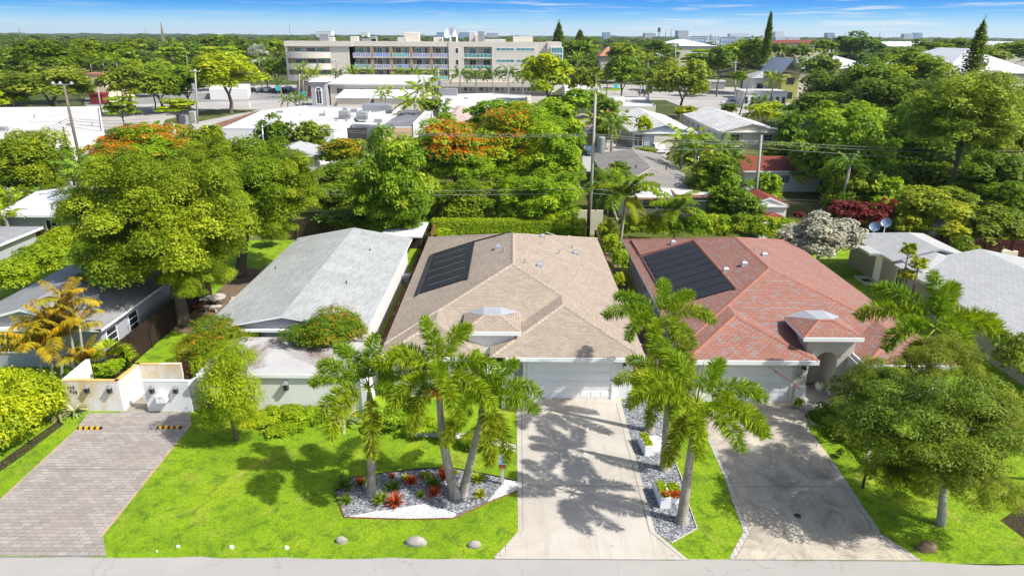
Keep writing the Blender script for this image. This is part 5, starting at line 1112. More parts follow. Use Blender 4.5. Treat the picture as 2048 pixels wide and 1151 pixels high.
struct(m.build('parking_lines','white_trim'))
# ================================================================ houses beyond the back fence
def gable_house(name,label,x0,x1,y0,y1,ze,s,axis,ends,roofm,wallm,fasm='white_trim',over=.45,wins=(),gablem=None,cap=None):
    r=empty(name,((x0+x1)/2,(y0+y1)/2,0),label,'house'); ox,oy=-(x0+x1)/2,-(y0+y1)/2
    rf=MB();fa=MB();cp=MB() ; roof_block(x0,x1,y0,y1,ze,s,axis,ends,mb=rf,fas=fa,cap=cp if cap else None,fh=.2)
    rr_=rf.build('roof',roofm,r,loc=(ox,oy,0)); fa.build('fascia',fasm,r,loc=(ox,oy,0))
    if cap: cp.build('ridge_cap',cap,rr_)
    wl=MB(); wl.box(x0+over,x1-over,y0+over,y1-over,0,ze-.14); wl.build('wall',wallm,r,loc=(ox,oy,0))
    if axis=='y' and not ends[0]: g=MB(); gable_wall(g,x0,x1,y0+over-.12,ze,s); g.build('gable_wall',gablem or wallm,r,loc=(ox,oy,0))
    if axis=='x' and not ends[0]: g=MB(); gable_wall(g,y0,y1,x0+over-.12,ze,s,axis='x'); g.build('gable_wall',gablem or wallm,r,loc=(ox,oy,0))
    for (f,a,z,w,h,c,rw) in wins:
        if f=='-y': window(r,a+ox,y0+over+oy,z,w,h,'-y',c,rw)
        else: window(r,x0+over+ox,a+oy,z,w,h,'-x',c,rw)
    return r
r8=gable_house('grey_hip_roofed_house','sage house under a grey hip roof with red edged awnings, behind the coconut palms',10.9,20.9,73,96.5,2.6,.3,'y',(1,1),'shingle_brown','sage_wall',cap='ridge_tan')
m=MB(); m.box(17.2,21.9,70.3,75.2,2.62,2.70); m.build('flat_roof','flat_white_roof',r8,loc=(-15.9,-84.75,0)); m=MB(); m.box(17.1,22.0,70.2,70.3,2.42,2.71); m.box(17.1,17.2,70.3,75.2,2.42,2.71); m.build('roof_edge','terracotta',r8,loc=(-15.9,-84.75,0)); m=MB(); m.box(17.5,21.6,70.8,75,0,2.61); m.build('wing_wall','sage_wall',r8,loc=(-15.9,-84.75,0))
m=MB(); 
for k in range(13): a=12.2+k*.42; m.loft([[(a,70.4,2.3),(a+.38,70.4,2.3),(a+.38,73.4,2.66),(a,73.4,2.66)],[(a,70.4,2.36),(a+.38,70.4,2.36),(a+.38,73.4,2.72),(a,73.4,2.72)]])
m.build('awning','white_trim',r8,loc=(-15.9,-84.75,0)); m=MB(); m.box(12.1,17.75,70.3,70.39,2.16,2.38); m.build('awning_edge','terracotta',r8,loc=(-15.9,-84.75,0))
for a in (12.2,13.9,15.6): window(r8,a-15.9,73.45-84.75-1.6,.75,1.6,1.25,'-y',1,3)
m=MB(); m.box(11.4,17.4,71.85,73.5,0,2.2); m.build('front_wall','cream_house',r8,loc=(-15.9,-84.75,0))
for (px,py,t) in ((1272,325,0),(1296,338,0),(1330,365,0)):
    p=AT(px,py,80); m=MB(); m.cyl(0,0,-.3,.35,.07,.07,8); m.build('vent_pipe','dark_metal',r8,loc=(p.x-15.9,80-84.75,3.7))
r9=gable_house('white_tiled_house','pale blue house with a weathered white tile gable roof beside the parked white car',20.3,32.0,119.3,147,2.6,.25,'y',(0,0),'white_tile','blue_wall',wins=[('-y',21.0,.2,1.5,2.0,2,1)],gablem='blue_wall')
m=MB(); m.box(24.4,28.6,119.45,119.72,.1,2.2); m.build('garage_door','cream_wall',r9,loc=(-26.15,-133.15,0))
r10=gable_house('white_tiled_apartments','long beige house with a white tile roof and shuttered windows',35.7,47.2,120.3,150,2.75,.25,'y',(0,0),'white_tile','cream_wall',wins=[('-y',38.0,1.0,1.6,1.2,2,2),('-y',43.7,1.0,1.6,1.2,2,2)]+[('-x',y_,1.2,1.2,.9,1,1) for y_ in (123,127,131,135,139,143)])
m=MB(); 
for a in (37.6,39.7,43.3,45.4): m.box(a,a+.3,120.68,120.75,.95,2.25)
m.build('shutter','pink_roof',r10,loc=(-41.45,-135.15,0))
r11=gable_house('red_tiled_cottage','low white cottage with a dark red tile roof half under the mango trees',28.4,40,84.0,91.5,2.7,.32,'x',(0,0),'red_tile','white_wall',wins=[('-y',33.3,1.1,1.2,1.0,4,4)])
gable_house('pink_roofed_house','brown house with a faded pink roof behind the round clipped tree',11.6,16.6,119,142,2.7,.28,'y',(0,0),'pink_roof','brown_wall')
gable_house('beige_roofed_house','house under a faded pinkish hip roof between the flame tree and the cream hall',-16,-5.5,126,150,2.9,.32,'y',(1,1),'pink_roof','cream_wall')
gable_house('yellow_house','cream and yellow house half hidden behind the tall leafy tree',-23.6,-12.5,72.5,84,2.7,.22,'x',(0,0),'shingle_brown','cream_house',wins=[('-y',-21.3,.8,1.9,1.2,2,3)])
m=MB(); m.box(-23.1,-13,72.9,72.96,0,.9); 
o=tag(m.build('painted_wall_base','yellow_wall'),'ochre yellow lower wall band of the cream house behind the tall leafy tree','wall')
o.parent=[x for x in COL.objects if x.name=='yellow_house'][0]; o.location=(18.05,-78.25,0); del o['category']
p=G(635,355); gable_house('small_white_house','small white gabled house with a grey roof left of the parked white truck',p[0]-7.2,p[0]+.2,p[1],p[1]+12,3.0,.3,'y',(0,0),'shingle_light','white_wall',wins=[('-y',p[0]-3.0,1,1,1,2,1)])
gable_house('grey_roofed_cottage','small grey roofed cottage glimpsed right of the parked white truck',-20.5,-12,86,96,2.7,.28,'y',(1,1),'shingle_light','white_wall')
gable_house('white_metal_house','white metal roofed house at the left edge behind the maroon fence',-47.5,-36.5,60.8,73.5,2.6,.13,'x',(0,0),'white_roof','grey_wall',wins=[('-y',-43.2,.7,1.6,1.4,3,1)])
gable_house('left_edge_house','grey shingle roof corner of a house cut by the left edge',-52,-40.5,46,57,2.6,.2,'x',(1,1),'shingle_charcoal','grey_wall')
gable_house('grey_blue_roof_house','pale blue roofed house glimpsed behind the tall pine on the right',52,64,72,84,2.8,.25,'x',(0,0),'shingle_light','blue_wall')
p=G(1530,455); r=gable_house('red_roofed_playhouse','small white playhouse with a dark red gable roof behind the rear hedge',p[0]-2,p[0]+2.2,p[1],p[1]+4,2.3,.4,'y',(0,0),'red_tile','white_wall',over=.2); r['category']='shed'
p=G(1548,478); r=gable_house('red_roofed_hut','little white hut with a red roof beside the silver leaved shrub',p[0]-1.6,p[0]+1.5,p[1],p[1]+2.5,1.7,.45,'y',(1,1),'red_tile','white_wall',over=.2); r['category']='shed'
for a in (('white_wall_piece',(5.6,64.5),(8.8,64.5),'low pale wall behind the clipped hedge'),):
    m=MB(); m.box(a[1][0],a[2][0],a[1][1],a[1][1]+.2,0,2.4); thing_mb('boundary_wall',m,'cream_house',a[3],'wall')
# ================================================================ flat roofed commercial buildings
def flat_building(name,label,pts,h,wallm,roofm='flat_white_roof',par=.35,px=True,z=None):
    P=[G(*q,z if z is not None else h) for q in pts] if px else pts
    a=sum(P[i][0]*P[(i+1)%len(P)][1]-P[(i+1)%len(P)][0]*P[i][1] for i in range(len(P)))
    if a<0: P=P[::-1]
    cx_=sum(p[0] for p in P)/len(P); cy_=sum(p[1] for p in P)/len(P); Q=[(x-cx_,y-cy_) for x,y in P]
    r=empty(name,(cx_,cy_,0),label,'building'); m=MB(); m.prism(Q,0,h-par); m.build('wall',wallm,r); 
    ins=[(x*.985,y*.985) for x,y in Q]
    m=MB(); m.face([(x,y,h-par+.004) for x,y in ins]); m.build('roof',roofm,r)
    m=MB(); n=len(Q)
    for i in range(n):
        j=(i+1)%n; m.loft([[(*Q[i],h-par),(*Q[j],h-par),(*ins[j],h-par),(*ins[i],h-par)],[(*Q[i],h),(*Q[j],h),(*ins[j],h),(*ins[i],h)]],cap=True)
    m.build('parapet',wallm if par>.3 else 'white_roof',r)
    return r
flat_building('long_white_building','large white flat roofed building at the left edge behind the leaning power pole',[(207,262),(199,213),(-160,216),(-260,330)],4.6,'white_wall')
b2=flat_building('stained_roof_building','white flat roofed building with a stained roof and rooftop air conditioners',[(445,256),(668,259),(718,231),(802,215),(612,211),(520,222)],4.0,'white_wall','flat_white_roof',.3)
b2b=flat_building('stained_roof_annex','lower grey annex with a tall dark doorway, attached right of the stained roof building',[(703,247),(758,250),(800,226),(722,231)],3.6,'grey_wall','flat_white_roof',.25)
flat_building('peach_building','peach walled building with a dark flat roof behind the tall leafy tree',[(758,254),(826,253),(852,222),(805,218)],3.6,'peach_wall','dark_flat_roof',.2)
flat_building('roadside_block','small white flat roofed block with a parapet right of the peach building',[(826,246),(862,244),(866,222),(850,222)],4.2,'white_wall')
flat_building('beige_flat_building','cream flat roofed shop building in front of the apartment block',[(880,222),(1012,216),(1062,190),(985,186),(870,189)],4.4,'cream_wall','flat_white_roof',.2)
flat_building('blue_trim_shop','white flat roofed shop with a blue painted base near the right car park',[(1222,212),(1312,212),(1292,192),(1205,192)],3.8,'cream_house','flat_white_roof',.25)
flat_building('white_porch_building','white wall building behind the big tree beside the pale parking area',[(1130,176),(1200,172),(1190,160),(1125,162)],4.5,'white_wall')
flat_building('green_white_shop','white shop with green glass behind the lime trees on the left',[(418,178),(494,178),(500,168),(424,168)],3.0,'white_wall','white_roof')
gs=[o for o in COL.objects if o.name=='green_white_shop'][0]
for k in range(7):
    a=G(420+k*10.5,179.5,.0); window(gs,a[0]-gs.location.x,a[1]-gs.location.y-.3,.5,1.5,1.9,'-y',1,1,glass='teal_glass',bar=.1)
flat_building('white_far_shop','small white building among the trees on the upper left',[(285,118),(310,118),(312,113),(287,113)],6,'white_wall','white_roof')
# things on those roofs
for px,py,Y,s_,lb in ((690,231,136,1.8,'dark air conditioner on the stained flat roof, left of two'),(725,233,134,1.8,'dark air conditioner on the stained flat roof, right of two'),(680,268,117,1.5,'air conditioner by the wall of the stained roof building'),(725,272,116,1.4,'grey air conditioner in front of the tall dark doorway')):
    p=AT(px,py,Y); zz=0 if py>250 else 3.75; xx,yy=G(px,py+6,zz); ac_unit(xx,yy,zz,lb,s=s_,h=1.4)
p=G(757,222,3.8); m=MB(); m.loft([[(-3,-1,0),(3,-1,0),(3,1.5,0),(-3,1.5,0)],[(-3,-1,1.2),(2.2,-1,1.2),(2.2,1.2,1.5),(-3,1.2,1.5)]]); o=thing_mb('rooftop_unit',m,'grey_metal','grey metal skylight housing on the stained white roof','roof unit'); o.location=(p[0],p[1],3.75)
p=G(897,190,4.3); m=MB(); m.bevbox(-2.2,2.2,-1,1,0,1.7,.08); o=thing_mb('rooftop_unit',m,'grey_metal','grey box shaped roof unit in front of the apartment block','roof unit'); o.location=(p[0],p[1],4.2)
p=G(716,290,0); m=MB(); m.box(-1.9,1.9,-.05,.05,.1,3.1); o=m.build('doorway','dark_metal',b2b); 
o.location=(p[0]-b2b.location.x,G(716,262,2)[1]-b2b.location.y-.0,0); o.location.y=min([v[1] for v in [(b.co.x,b.co.y) for b in [c for c in b2b.children if c.name.startswith('wall')][0].data.vertices]])-.0
# cream hall
X0_,X1_=-49.3,-24.2
r=empty('cream_hall',(-37,200,0),'tall cream hall with a white shed roof and two square windows','building'); m=MB(); m.loft([[(X0_+37,-9,0),(X1_+37,-9,0),(X1_+37,10,0),(X0_+37,10,0)],[(X0_+37,-9,5.6),(X1_+37,-9,5.6),(X1_+37,10,6.7),(X0_+37,10,6.7)]]); m.build('wall','siding_cream',r); m=MB(); m.loft([[(X0_+36.4,-9.8,5.45),(X1_+37.6,-9.8,5.45),(X1_+37.6,10.4,6.65),(X0_+36.4,10.4,6.65)],[(X0_+36.4,-9.8,5.8),(X1_+37.6,-9.8,5.8),(X1_+37.6,10.4,7.0),(X0_+36.4,10.4,7.0)]]); m.build('roof','white_roof',r)
for px in (674,718): p=AT(px,187,191); window(r,p.x+37,-9.0,p.z,1.55,1.35,'-y',2,2,frame='white_trim')
r=empty('clock_tower_porch',(-51.6,189,0),'narrow grey entrance tower with an arched window left of the cream hall','building'); m=MB(); m.box(-2,1.9,-1,6,0,6.3); m.build('wall','grey_wall',r); m=MB(); m.loft([[(-2.5,-1.5,6.3),(2.4,-1.5,6.3),(2.4,6.5,6.3),(-2.5,6.5,6.3)],[(-1.2,0,7.2),(1.2,0,7.2),(1.2,5,7.2),(-1.2,5,7.2)]]); m.build('roof','white_roof',r); m=MB(); m.loft([[( .9*math.cos(math.pi*k/10),-1.0,4.2+.9*math.sin(math.pi*k/10)) for k in range(11)]+[(-.9,-1.0,.5),(.9,-1.0,.5)],[( .9*math.cos(math.pi*k/10),-1.06,4.2+.9*math.sin(math.pi*k/10)) for k in range(11)]+[(-.9,-1.06,.5),(.9,-1.06,.5)]][::-1]); fw=m.build('window','white_trim',r); m=MB(); 
for a in (-.62,.06): m.box(a,a+.56,-1.09,-1.063,.8,4.1)
m.box(-.5,.5,-1.09,-1.063,4.25,4.8); m.build('pane','glass',fw)
for (x0,x1,lb) in ((-45.4,-36.3,'low white roofed lean-to in front of the cream hall, left of two'),(-35.9,-24.6,'low white roofed lean-to before the cream hall, right of two, with a window')):
    r=empty('lean_to',((x0+x1)/2,183,0),lb,'building','lean-tos of the cream hall'); w_=(x1-x0)/2; m=MB(); m.box(-w_+.3,w_-.3,-2.5,7.9,0,2.9); m.build('wall','siding_cream',r); m=MB(); m.loft([[(-w_,-3,2.8),(w_,-3,2.8),(w_,7.8,4.1),(-w_,7.8,4.1)],[(-w_,-3,3.0),(w_,-3,3.0),(w_,7.8,4.3),(-w_,7.8,4.3)]]); m.build('roof','white_roof',r)
    if x0>-36: window(r,2.2,-2.5,.9,1.6,1.4,'-y',2,2)
# ================================================================ four storey apartment block
def zr(row): return 16.1-(row-82)*.1477
YC=226.0
r=empty('apartment_block',(-28,YC,0),'cream four storey apartment block with recessed balconies across the middle distance','building'); ox,oy=28,-YC
XP=lambda px,row=120: AT(px,row,YC).x
wl=MB(); band=MB()
def seg(a,b,r0,r1,mb=wl,y0=0,y1=2.4,off=0): mb.box(XP(a)+ox,XP(b)+ox,y0-off,y1,zr(r1),zr(r0))
wl.box(XP(572)+ox,XP(1100)+ox,2.4,24,zr(160),zr(84))          # body behind the balconies
band.box(XP(586)+ox,XP(1100)+ox,1.0,22,0,zr(160)-.01)             # podium
band.box(XP(640)+ox,XP(1105)+ox,-2.5,.99,zr(172),zr(162))       # canopy band
seg(700,707,82,162)
seg(572,707,82,92.5,off=.6); seg(1000-0,1000.1,82,82.2)
for a,b in ((104,116),(127,139),(150,162)): 
    # curved balcony fronts of the left wing
    n=12; xs=[XP(573)+(XP(661)-XP(573))*k/n for k in range(n+1)]; bul=[-.3-2.2*math.sin(math.pi*k/n)**.7 for k in range(n+1)]
    pts=[(x+ox,y_) for x,y_ in zip(xs,bul)]+[(xs[-1]+ox,0.2),(xs[0]+ox,0.2)]; wl.prism(pts,zr(b),zr(a))
seg(572,576,92.5,162); seg(661,707,92.5,162)
seg(707,898,82,92,off=.3)
for k,px in enumerate((742,780,820,860)): mb_=MB(); mb_.box(XP(px)+ox,XP(px+6)+ox,-.2,2.4,zr(162),zr(92)); mb_.build('dividing_wall','brown_wall',r)
for row in (115,138,161): seg(707,898,row-1.6,row,off=.4)
seg(898,928,82,162,off=.5); seg(928,984,82,92,off=.5); seg(984,1072,82,162,off=.5); 
for row in (115.5,138.5): seg(928,984,row-1.6,row,off=.6)
seg(928,984,158,162,off=.5)
seg(1072,1094,82,162,y0=0.0); wl.box(XP(1094)+ox,XP(1122)+ox,-1.5,14,zr(162),zr(82)); wl.box(XP(1100)+ox,XP(1125)+ox,-2.2,-1.52,zr(118),zr(91))
wl.build('wall','condo_wall',r); band.build('podium','condo_band',r)
m=MB(); m.box(XP(1026)+ox,XP(1066)+ox,6,14,zr(82),zr(71)); m.build('roof_tower','condo_wall',r)
m=MB(); m.box(XP(572)+ox,XP(1094)+ox,-.4,24,zr(84)+.004,zr(84)+.03); 
# windows on the facade
def cwin(a,b,r0,r1,y,glass='teal_glass',cols=2):
    window(r,XP(a)+ox,y,zr(r1),XP(b)-XP(a),zr(r0)-zr(r1),'-y',cols,1,glass=glass,bar=.12)
for r0,r1 in ((97,103),(120,126),(143,149)):
    for a in (664,669.5,675): cwin(a,a+3,r0-.5,r1-1.5,0-.0,'glass',1)
for r0 in (94,117,140):
    r1=r0+9; cwin(586,601,r0+1,r1+1,2.4,'teal_glass',3); cwin(610,629,r0+1,r1+1,2.4,'glass',5); cwin(631,646,r0+1,r1+1,2.4,'teal_glass',3)
    for k,px in enumerate((712,749,787,828,867)):
        g1_,g2_=[('teal_glass','glass'),('glass','teal_glass'),('teal_glass','glass'),('glass','teal_glass'),('teal_glass','teal_glass')][(k+(r0//23))%5]
        cwin(px+3,px+14,r0,r1+9,2.4,g1_,2); cwin(px+20,px+26,r0,r1+9,2.4,g2_,1)
    for px in (938,966): cwin(px,px+14,r0+1,r1+8,2.4,'teal_glass' if r0==94 else 'glass',2)
    cwin(911,918,r0,r0+12,-.5,'glass',1)
for r0 in (93.5,116.5,139.5):
    for a in (992,1032): 
        if not(a==1032 and r0>95 and 0): cwin(a,a+37,r0,r0+6.5,-.5,'teal_glass' if r0<130 else 'glass',4)
cwin(1101,1124,92,104,-2.2,'teal_glass',4); cwin(1101,1124,105,117,-2.2,'teal_glass',4); cwin(1079,1082,99,107,0,'glass',1)
for k in range(22): a=860+k*10.8; cwin(a,a+9.5,174,183,1.0,'teal_glass' if k%3 else 'glass',1)
for k in range(6): a=590+k*9; cwin(a,a+7,173,189,1.0,'teal_glass' if k%2 else 'glass',1)
m=MB(); m.box(XP(598)+ox,XP(603)+ox,.93,.99,zr(188),zr(173)); m.box(XP(614)+ox,XP(619)+ox,.93,.99,zr(188),zr(173)); m.build('tile_panel','terracotta',r)
# balcony railings: each its own part
def rail(a,b,row,y,mat):
    m=MB(); x0,x1=XP(a)+ox,XP(b)+ox; z0=zr(row); z1=z0+1.15; n=7
    m.box(x0,x1,y-.05,y+.05,z1-.08,z1); m.box(x0,x1,y-.05,y+.05,z0,z0+.08)
    for k in range(n+1): q=x0+(x1-x0)*k/n; m.box(q-.05,q+.05,y-.045,y+.045,z0+.08,z1-.08)
    o=m.build('balcony_railing','white_trim',r); g_=MB()
    for k in range(n): g_.box(x0+(x1-x0)*k/n+.1,x0+(x1-x0)*(k+1)/n-.1,y-.02,y+.02,z0+.14,z1-.12)
    g_.build('panel',mat,o)
for ri,row in enumerate((113.4,136.4,159.4)):
    for k,(a,b) in enumerate(((707.5,742),(748,780),(786,820),(826,860),(866,898))): rail(a,b,row-.6,-.3,['purple_panel','blue_panel','teal_panel'][(k+ri*2)%3] if (k+ri)%4 else 'purple_panel')
    if ri<2: rail(928.5,984,row+.2,-.4,'teal_glass')
# roof plant of the block
rg=random.Random(8)
for i,(px,w_,h_) in enumerate(((645,3,2.4),(655,2,1.4),(700,2.5,1.6),(735,5,1.0),(800,3,1.4),(818,5,3.0),(745,1.6,1.8),(943,2,3.2),(953,3,2.6),(962,2,3.4),(985,8,1.0),(872,3,1.5))):
    m=MB(); m.bevbox(-w_/2,w_/2,-1,1,0,h_,.12); o=m.build('roof_unit',['grey_metal','flat_white_roof','condo_wall'][i%3],r); o.location=(XP(px)+ox,5+i%3*2,zr(84)+.03)
for px,rr_ in ((899,2.0),(912,1.5)):
    m=MB(); c=Vector((0,0,2.6)); ax=Vector((-.5,-.6,.55)).normalized(); u=ax.cross(Vector((0,0,1))).normalized(); v=u.cross(ax); rings=[]
    for q,dq in ((1,.35),(.75,.16),(.4,.04),(.05,0)): rings.append([c+u*rr_*q*math.cos(t*.3927)+v*rr_*q*math.sin(t*.3927)+ax*dq*rr_ for t in range(16)])
    m.loft(rings,cap=False); m.loft([[(-.3,-.3,0),(.3,-.3,0),(.3,.3,0),(-.3,.3,0)],[(-.1,-.1,2.7),(.1,-.1,2.7),(.1,.1,2.7),(-.1,.1,2.7)]]); o=m.build('roof_dish','white_trim',r); o.location=(XP(px)+ox,6,zr(84)+.03)
# ================================================================ other distant buildings
def simple(name,label,px0,px1,rbase,rtop,depth,wallm,roofm,roof='flat',Y=None,wins=None,rh=2.0,group=None,cat='building'):
    Yd=Y or G((px0+px1)/2,rbase)[1]; a=AT(px0,rtop,Yd); b=AT(px1,rtop,Yd); h=a.z; x0,x1=a.x,b.x; cx_=(x0+x1)/2
    r=empty(name,(cx_,Yd,0),label,cat,group); w_=(x1-x0)/2; m=MB(); m.box(-w_,w_,0,depth,0,h-.01); m.build('wall',wallm,r)
    m=MB()
    if roof=='flat': m.box(-w_-.2,w_+.2,-.2,depth+.2,h,h+.5)
    elif roof=='hip': roof_block(-w_-.8,w_+.8,-.8,depth+.8,h,rh/min(w_,depth/2),'x' if w_*2>depth else 'y',(1,1),mb=m)
    elif roof=='gable': roof_block(-w_-.8,w_+.8,-.8,depth+.8,h,rh/(min(w_,depth/2)),'x' if w_*2>depth else 'y',(0,0),mb=m)
    m.build('roof',roofm,r)
    if wins:
        nr,nc,wmat=wins; 
        for i in range(nr):
            for j in range(nc):
                ww=2*w_/nc; hh=h/nr; q=MB(); q.box(-w_+ww*(j+.28),-w_+ww*(j+.72),-.08,-.01,hh*(i+.3),hh*(i+.75)); q.build('window',wmat,r)
    return r
simple('red_trimmed_restaurant','pale yellow restaurant with red roof bands among the trees on the left',172,208,200,150,14,'motel_yellow','terracotta',Y=196,wins=(2,3,'glass'))
simple('restaurant_awning','dark red awning in front of the pale yellow restaurant',178,204,203,190,3,'dark_red','dark_red',Y=191,cat='awning')
simple('olive_house','olive yellow clapboard house with a white gable roof on the upper right',1566,1600,185,148,16,'olive_wall','metal_roof','gable',Y=205,wins=(2,1,'glass'),rh=3.2)
simple('slate_blue_house','slate blue house behind the olive yellow house',1545,1567,175,135,10,'slate_blue','metal_roof',Y=222)
simple('metal_roofed_hall','long white metal roof left of the dark round tree on the upper right',1600,1765,150,137,26,'cream_wall','metal_roof','hip',Y=232,rh=4)
simple('metal_roofed_barn','big white metal hip roof behind the tall conifer on the right',1890,2075,160,146,34,'cream_wall','metal_roof','hip',Y=170,rh=5)
simple('white_balcony_house','white two storey building with a shaded upper porch near the white pickup',1508,1562,192,156,10,'white_wall','shingle_light','hip',Y=215,rh=1.6,wins=(1,2,'dark_metal'))
simple('white_porch_house','low white building with a glazed porch behind the white pickup',1488,1575,212,186,8,'white_wall','flat_white_roof',Y=190,wins=(1,7,'glass'))
simple('white_trailer','pale metal trailer parked beside the dark tree wall on the right',1415,1450,183,164,3.5,'grey_metal','white_roof',Y=258,cat='trailer')
simple('yellow_motel','long yellow motel with a dark red roof near the horizon on the right',1541,1670,104,86,20,'motel_yellow','red_tile','hip',Y=430,rh=1.6,wins=(2,16,'glass'))
simple('long_white_warehouse','long white roofed building behind the trees right of centre',1312,1432,104,92,30,'cream_wall','white_roof','hip',Y=430,rh=3.4)
simple('white_roofed_school','long white roof in the trees on the far upper right',1778,1888,100,93,26,'cream_wall','white_roof','gable',Y=420,rh=2.5)
simple('terracotta_house','house with a terracotta tile roof among the trees right of the apartments',1202,1234,122,112,10,'cream_wall','terracotta','hip',Y=300,rh=3)
simple('right_edge_white_roof','white roofed building at the right edge near the horizon',1980,2070,106,95,26,'cream_wall','white_roof','gable',Y=400,rh=3)
k=0
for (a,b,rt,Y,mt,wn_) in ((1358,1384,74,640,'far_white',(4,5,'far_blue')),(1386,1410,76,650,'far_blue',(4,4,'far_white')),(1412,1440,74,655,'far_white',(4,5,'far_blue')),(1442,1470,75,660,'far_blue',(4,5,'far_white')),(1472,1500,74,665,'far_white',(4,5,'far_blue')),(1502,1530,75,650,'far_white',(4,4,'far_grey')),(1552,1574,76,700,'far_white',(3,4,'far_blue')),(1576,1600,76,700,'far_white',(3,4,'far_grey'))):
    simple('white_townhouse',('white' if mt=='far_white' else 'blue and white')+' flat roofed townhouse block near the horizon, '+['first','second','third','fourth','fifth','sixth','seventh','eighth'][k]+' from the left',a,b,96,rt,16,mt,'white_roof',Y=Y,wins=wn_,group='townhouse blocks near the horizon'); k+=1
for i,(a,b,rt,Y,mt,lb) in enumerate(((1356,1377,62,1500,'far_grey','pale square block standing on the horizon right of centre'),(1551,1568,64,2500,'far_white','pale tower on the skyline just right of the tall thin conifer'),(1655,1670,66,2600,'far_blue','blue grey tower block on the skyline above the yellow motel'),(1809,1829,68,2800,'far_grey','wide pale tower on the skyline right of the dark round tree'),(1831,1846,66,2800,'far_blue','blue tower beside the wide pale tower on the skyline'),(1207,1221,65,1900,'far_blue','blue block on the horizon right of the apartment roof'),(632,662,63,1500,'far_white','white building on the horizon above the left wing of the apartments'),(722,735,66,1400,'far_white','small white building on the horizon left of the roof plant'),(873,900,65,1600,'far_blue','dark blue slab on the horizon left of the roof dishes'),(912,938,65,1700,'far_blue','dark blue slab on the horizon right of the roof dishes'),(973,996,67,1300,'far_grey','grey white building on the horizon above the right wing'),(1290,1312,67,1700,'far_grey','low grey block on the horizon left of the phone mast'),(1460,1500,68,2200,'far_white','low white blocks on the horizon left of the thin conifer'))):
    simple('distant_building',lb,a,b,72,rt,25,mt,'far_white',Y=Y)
# radio masts and the lattice tower
for px,rt,Y,w_,lb in ((321,44,900,.9,'tall lattice mast above the trees on the upper left'),(578,46,1200,.5,'thin mast on the horizon left of the apartments'),(1319,54,900,.7,'phone mast with antennas on the horizon right of centre'),(1332,60,900,.5,'thin mast right of the phone mast'),(1343,58,900,.5,'thin pole near the phone mast'),(37,55,900,.7,'small mast on the horizon at the far left'),(1761,62,1200,.5,'thin mast on the horizon right of the dark round tree'),(290,56,1100,.6,'small mast left of the lattice mast')):
    p=AT(px,rt,Y); m=MB(); m.tube([(0,0,0),(0,0,p.z)],[w_*1.6 if px!=321 else 4.0,w_*.4],4); 
    if px==1319: m.cyl(0,0,p.z-6,p.z-1,1.8,1.8,8)
    thing_mb('radio_mast',m,'wood_pole',lb,'mast').location=(p.x,Y,0)
# ================================================================ power poles and wires
def pole(base,toprow,Y,label,r0=.17,mat='wood_pole',toppx=None,trafo=None,arm=None,name='power_pole'):
    bx=AT(base[0],base[1],Y); t=AT(toppx if toppx else base[0],toprow,Y); root=empty(name,(bx.x,Y,0),label,'pole'); dx=t.x-bx.x
    # continue the lean down to the ground
    m=MB(); zb=bx.z; sl_=dx/(t.z-zb) if t.z>zb else 0; gx=-sl_*zb
    m.tube([(gx,0,-.2),(gx+sl_*t.z*.5,0,t.z*.5),(gx+sl_*t.z,0,t.z)],[r0*1.1,r0,r0*.75],10); m.build('shaft',mat,root,smooth=True); T_=Vector((gx+sl_*t.z,0,t.z))
    if arm: 
        m=MB(); m.box(T_.x-arm,T_.x+arm,-.2,-.08,T_.z-.55,T_.z-.42); m.build('cross_arm',mat,root)
        for q in (-.9,-.3,.3,.9): m=MB(); m.cyl(T_.x+q*arm,-.14,T_.z-.42,T_.z-.2,.05,.03,6); m.build('insulator','white_trim',root)
    if trafo:
        for (dxx,dz,rr_,hh) in trafo: m=MB(); m.lathe(T_.x+dxx,-.1,[(rr_*.3,T_.z-dz-hh*.55),(rr_,T_.z-dz-hh/2),(rr_,T_.z-dz+hh/2),(rr_*.4,T_.z-dz+hh*.6)],14); m.build('transformer','grey_metal',root)
    return root
Yc=66.0
pole((1178,475),168,Yc,'tall concrete power pole with a transformer beside the round clipped tree',.15,'concrete_pole',toppx=1192,trafo=[(.75,5.6,.38,1.4)],arm=.6)
pole((1176,470),372,63.6,'short dark wooden pole at the foot of the concrete power pole',.17,'wood_dark',toppx=1180)
pole((1507,435),270,72,'grey power pole in front of the dark red tiled cottage',.16,'concrete_pole',toppx=1523)
pole((1392,365),312,80,'thin pale lamp pole beside the grey hip roof',.07,'galv',toppx=1397)
p1=pole((160,320),168,88,'leaning wooden power pole with three lamps in front of the long white building',.19,toppx=127,name='power_pole')
for i,dx in enumerate((-1.3,-.4,1.0)): m=MB(); m.lathe(0,0,[(.05,.3),(.16,.25),(.22,0),(.1,-.05)],10); o=m.build('lamp_head','galv',p1); q=AT(127,168,88); o.location=(q.x-p1.location.x+dx,0,q.z)
m=MB(); q=AT(127,168,88); m.tube([(q.x-p1.location.x-1.4,0,q.z-.1),(q.x-p1.location.x+1.1,0,q.z-.05)],.05,6); m.build('lamp_arm','galv',p1)
pole((137,310),254,86,'shorter dark pole left of the leaning power pole',.13,toppx=126,mat='wood_dark')
pole((163,312),275,90,'short stub pole right of the leaning power pole',.1,toppx=160,mat='galv')
pole((395,245),138,150,'tall power pole at the corner of the left street',.2,'concrete_pole',toppx=390,arm=1.0,trafo=[(-.9,3.6,.35,1.2)])
pole((878,200),140,185,'power pole with a transformer in front of the apartment block',.2,'concrete_pole',toppx=877,trafo=[(.4,3.4,.5,1.5)],arm=.8)
pole((1192,215),148,150,'dark power pole beside the big lime tree right of the apartments',.16,'wood_pole',toppx=1192)
pole((1477,235),150,170,'wooden pole by the white pickup',.14,'wood_pole',toppx=1503)
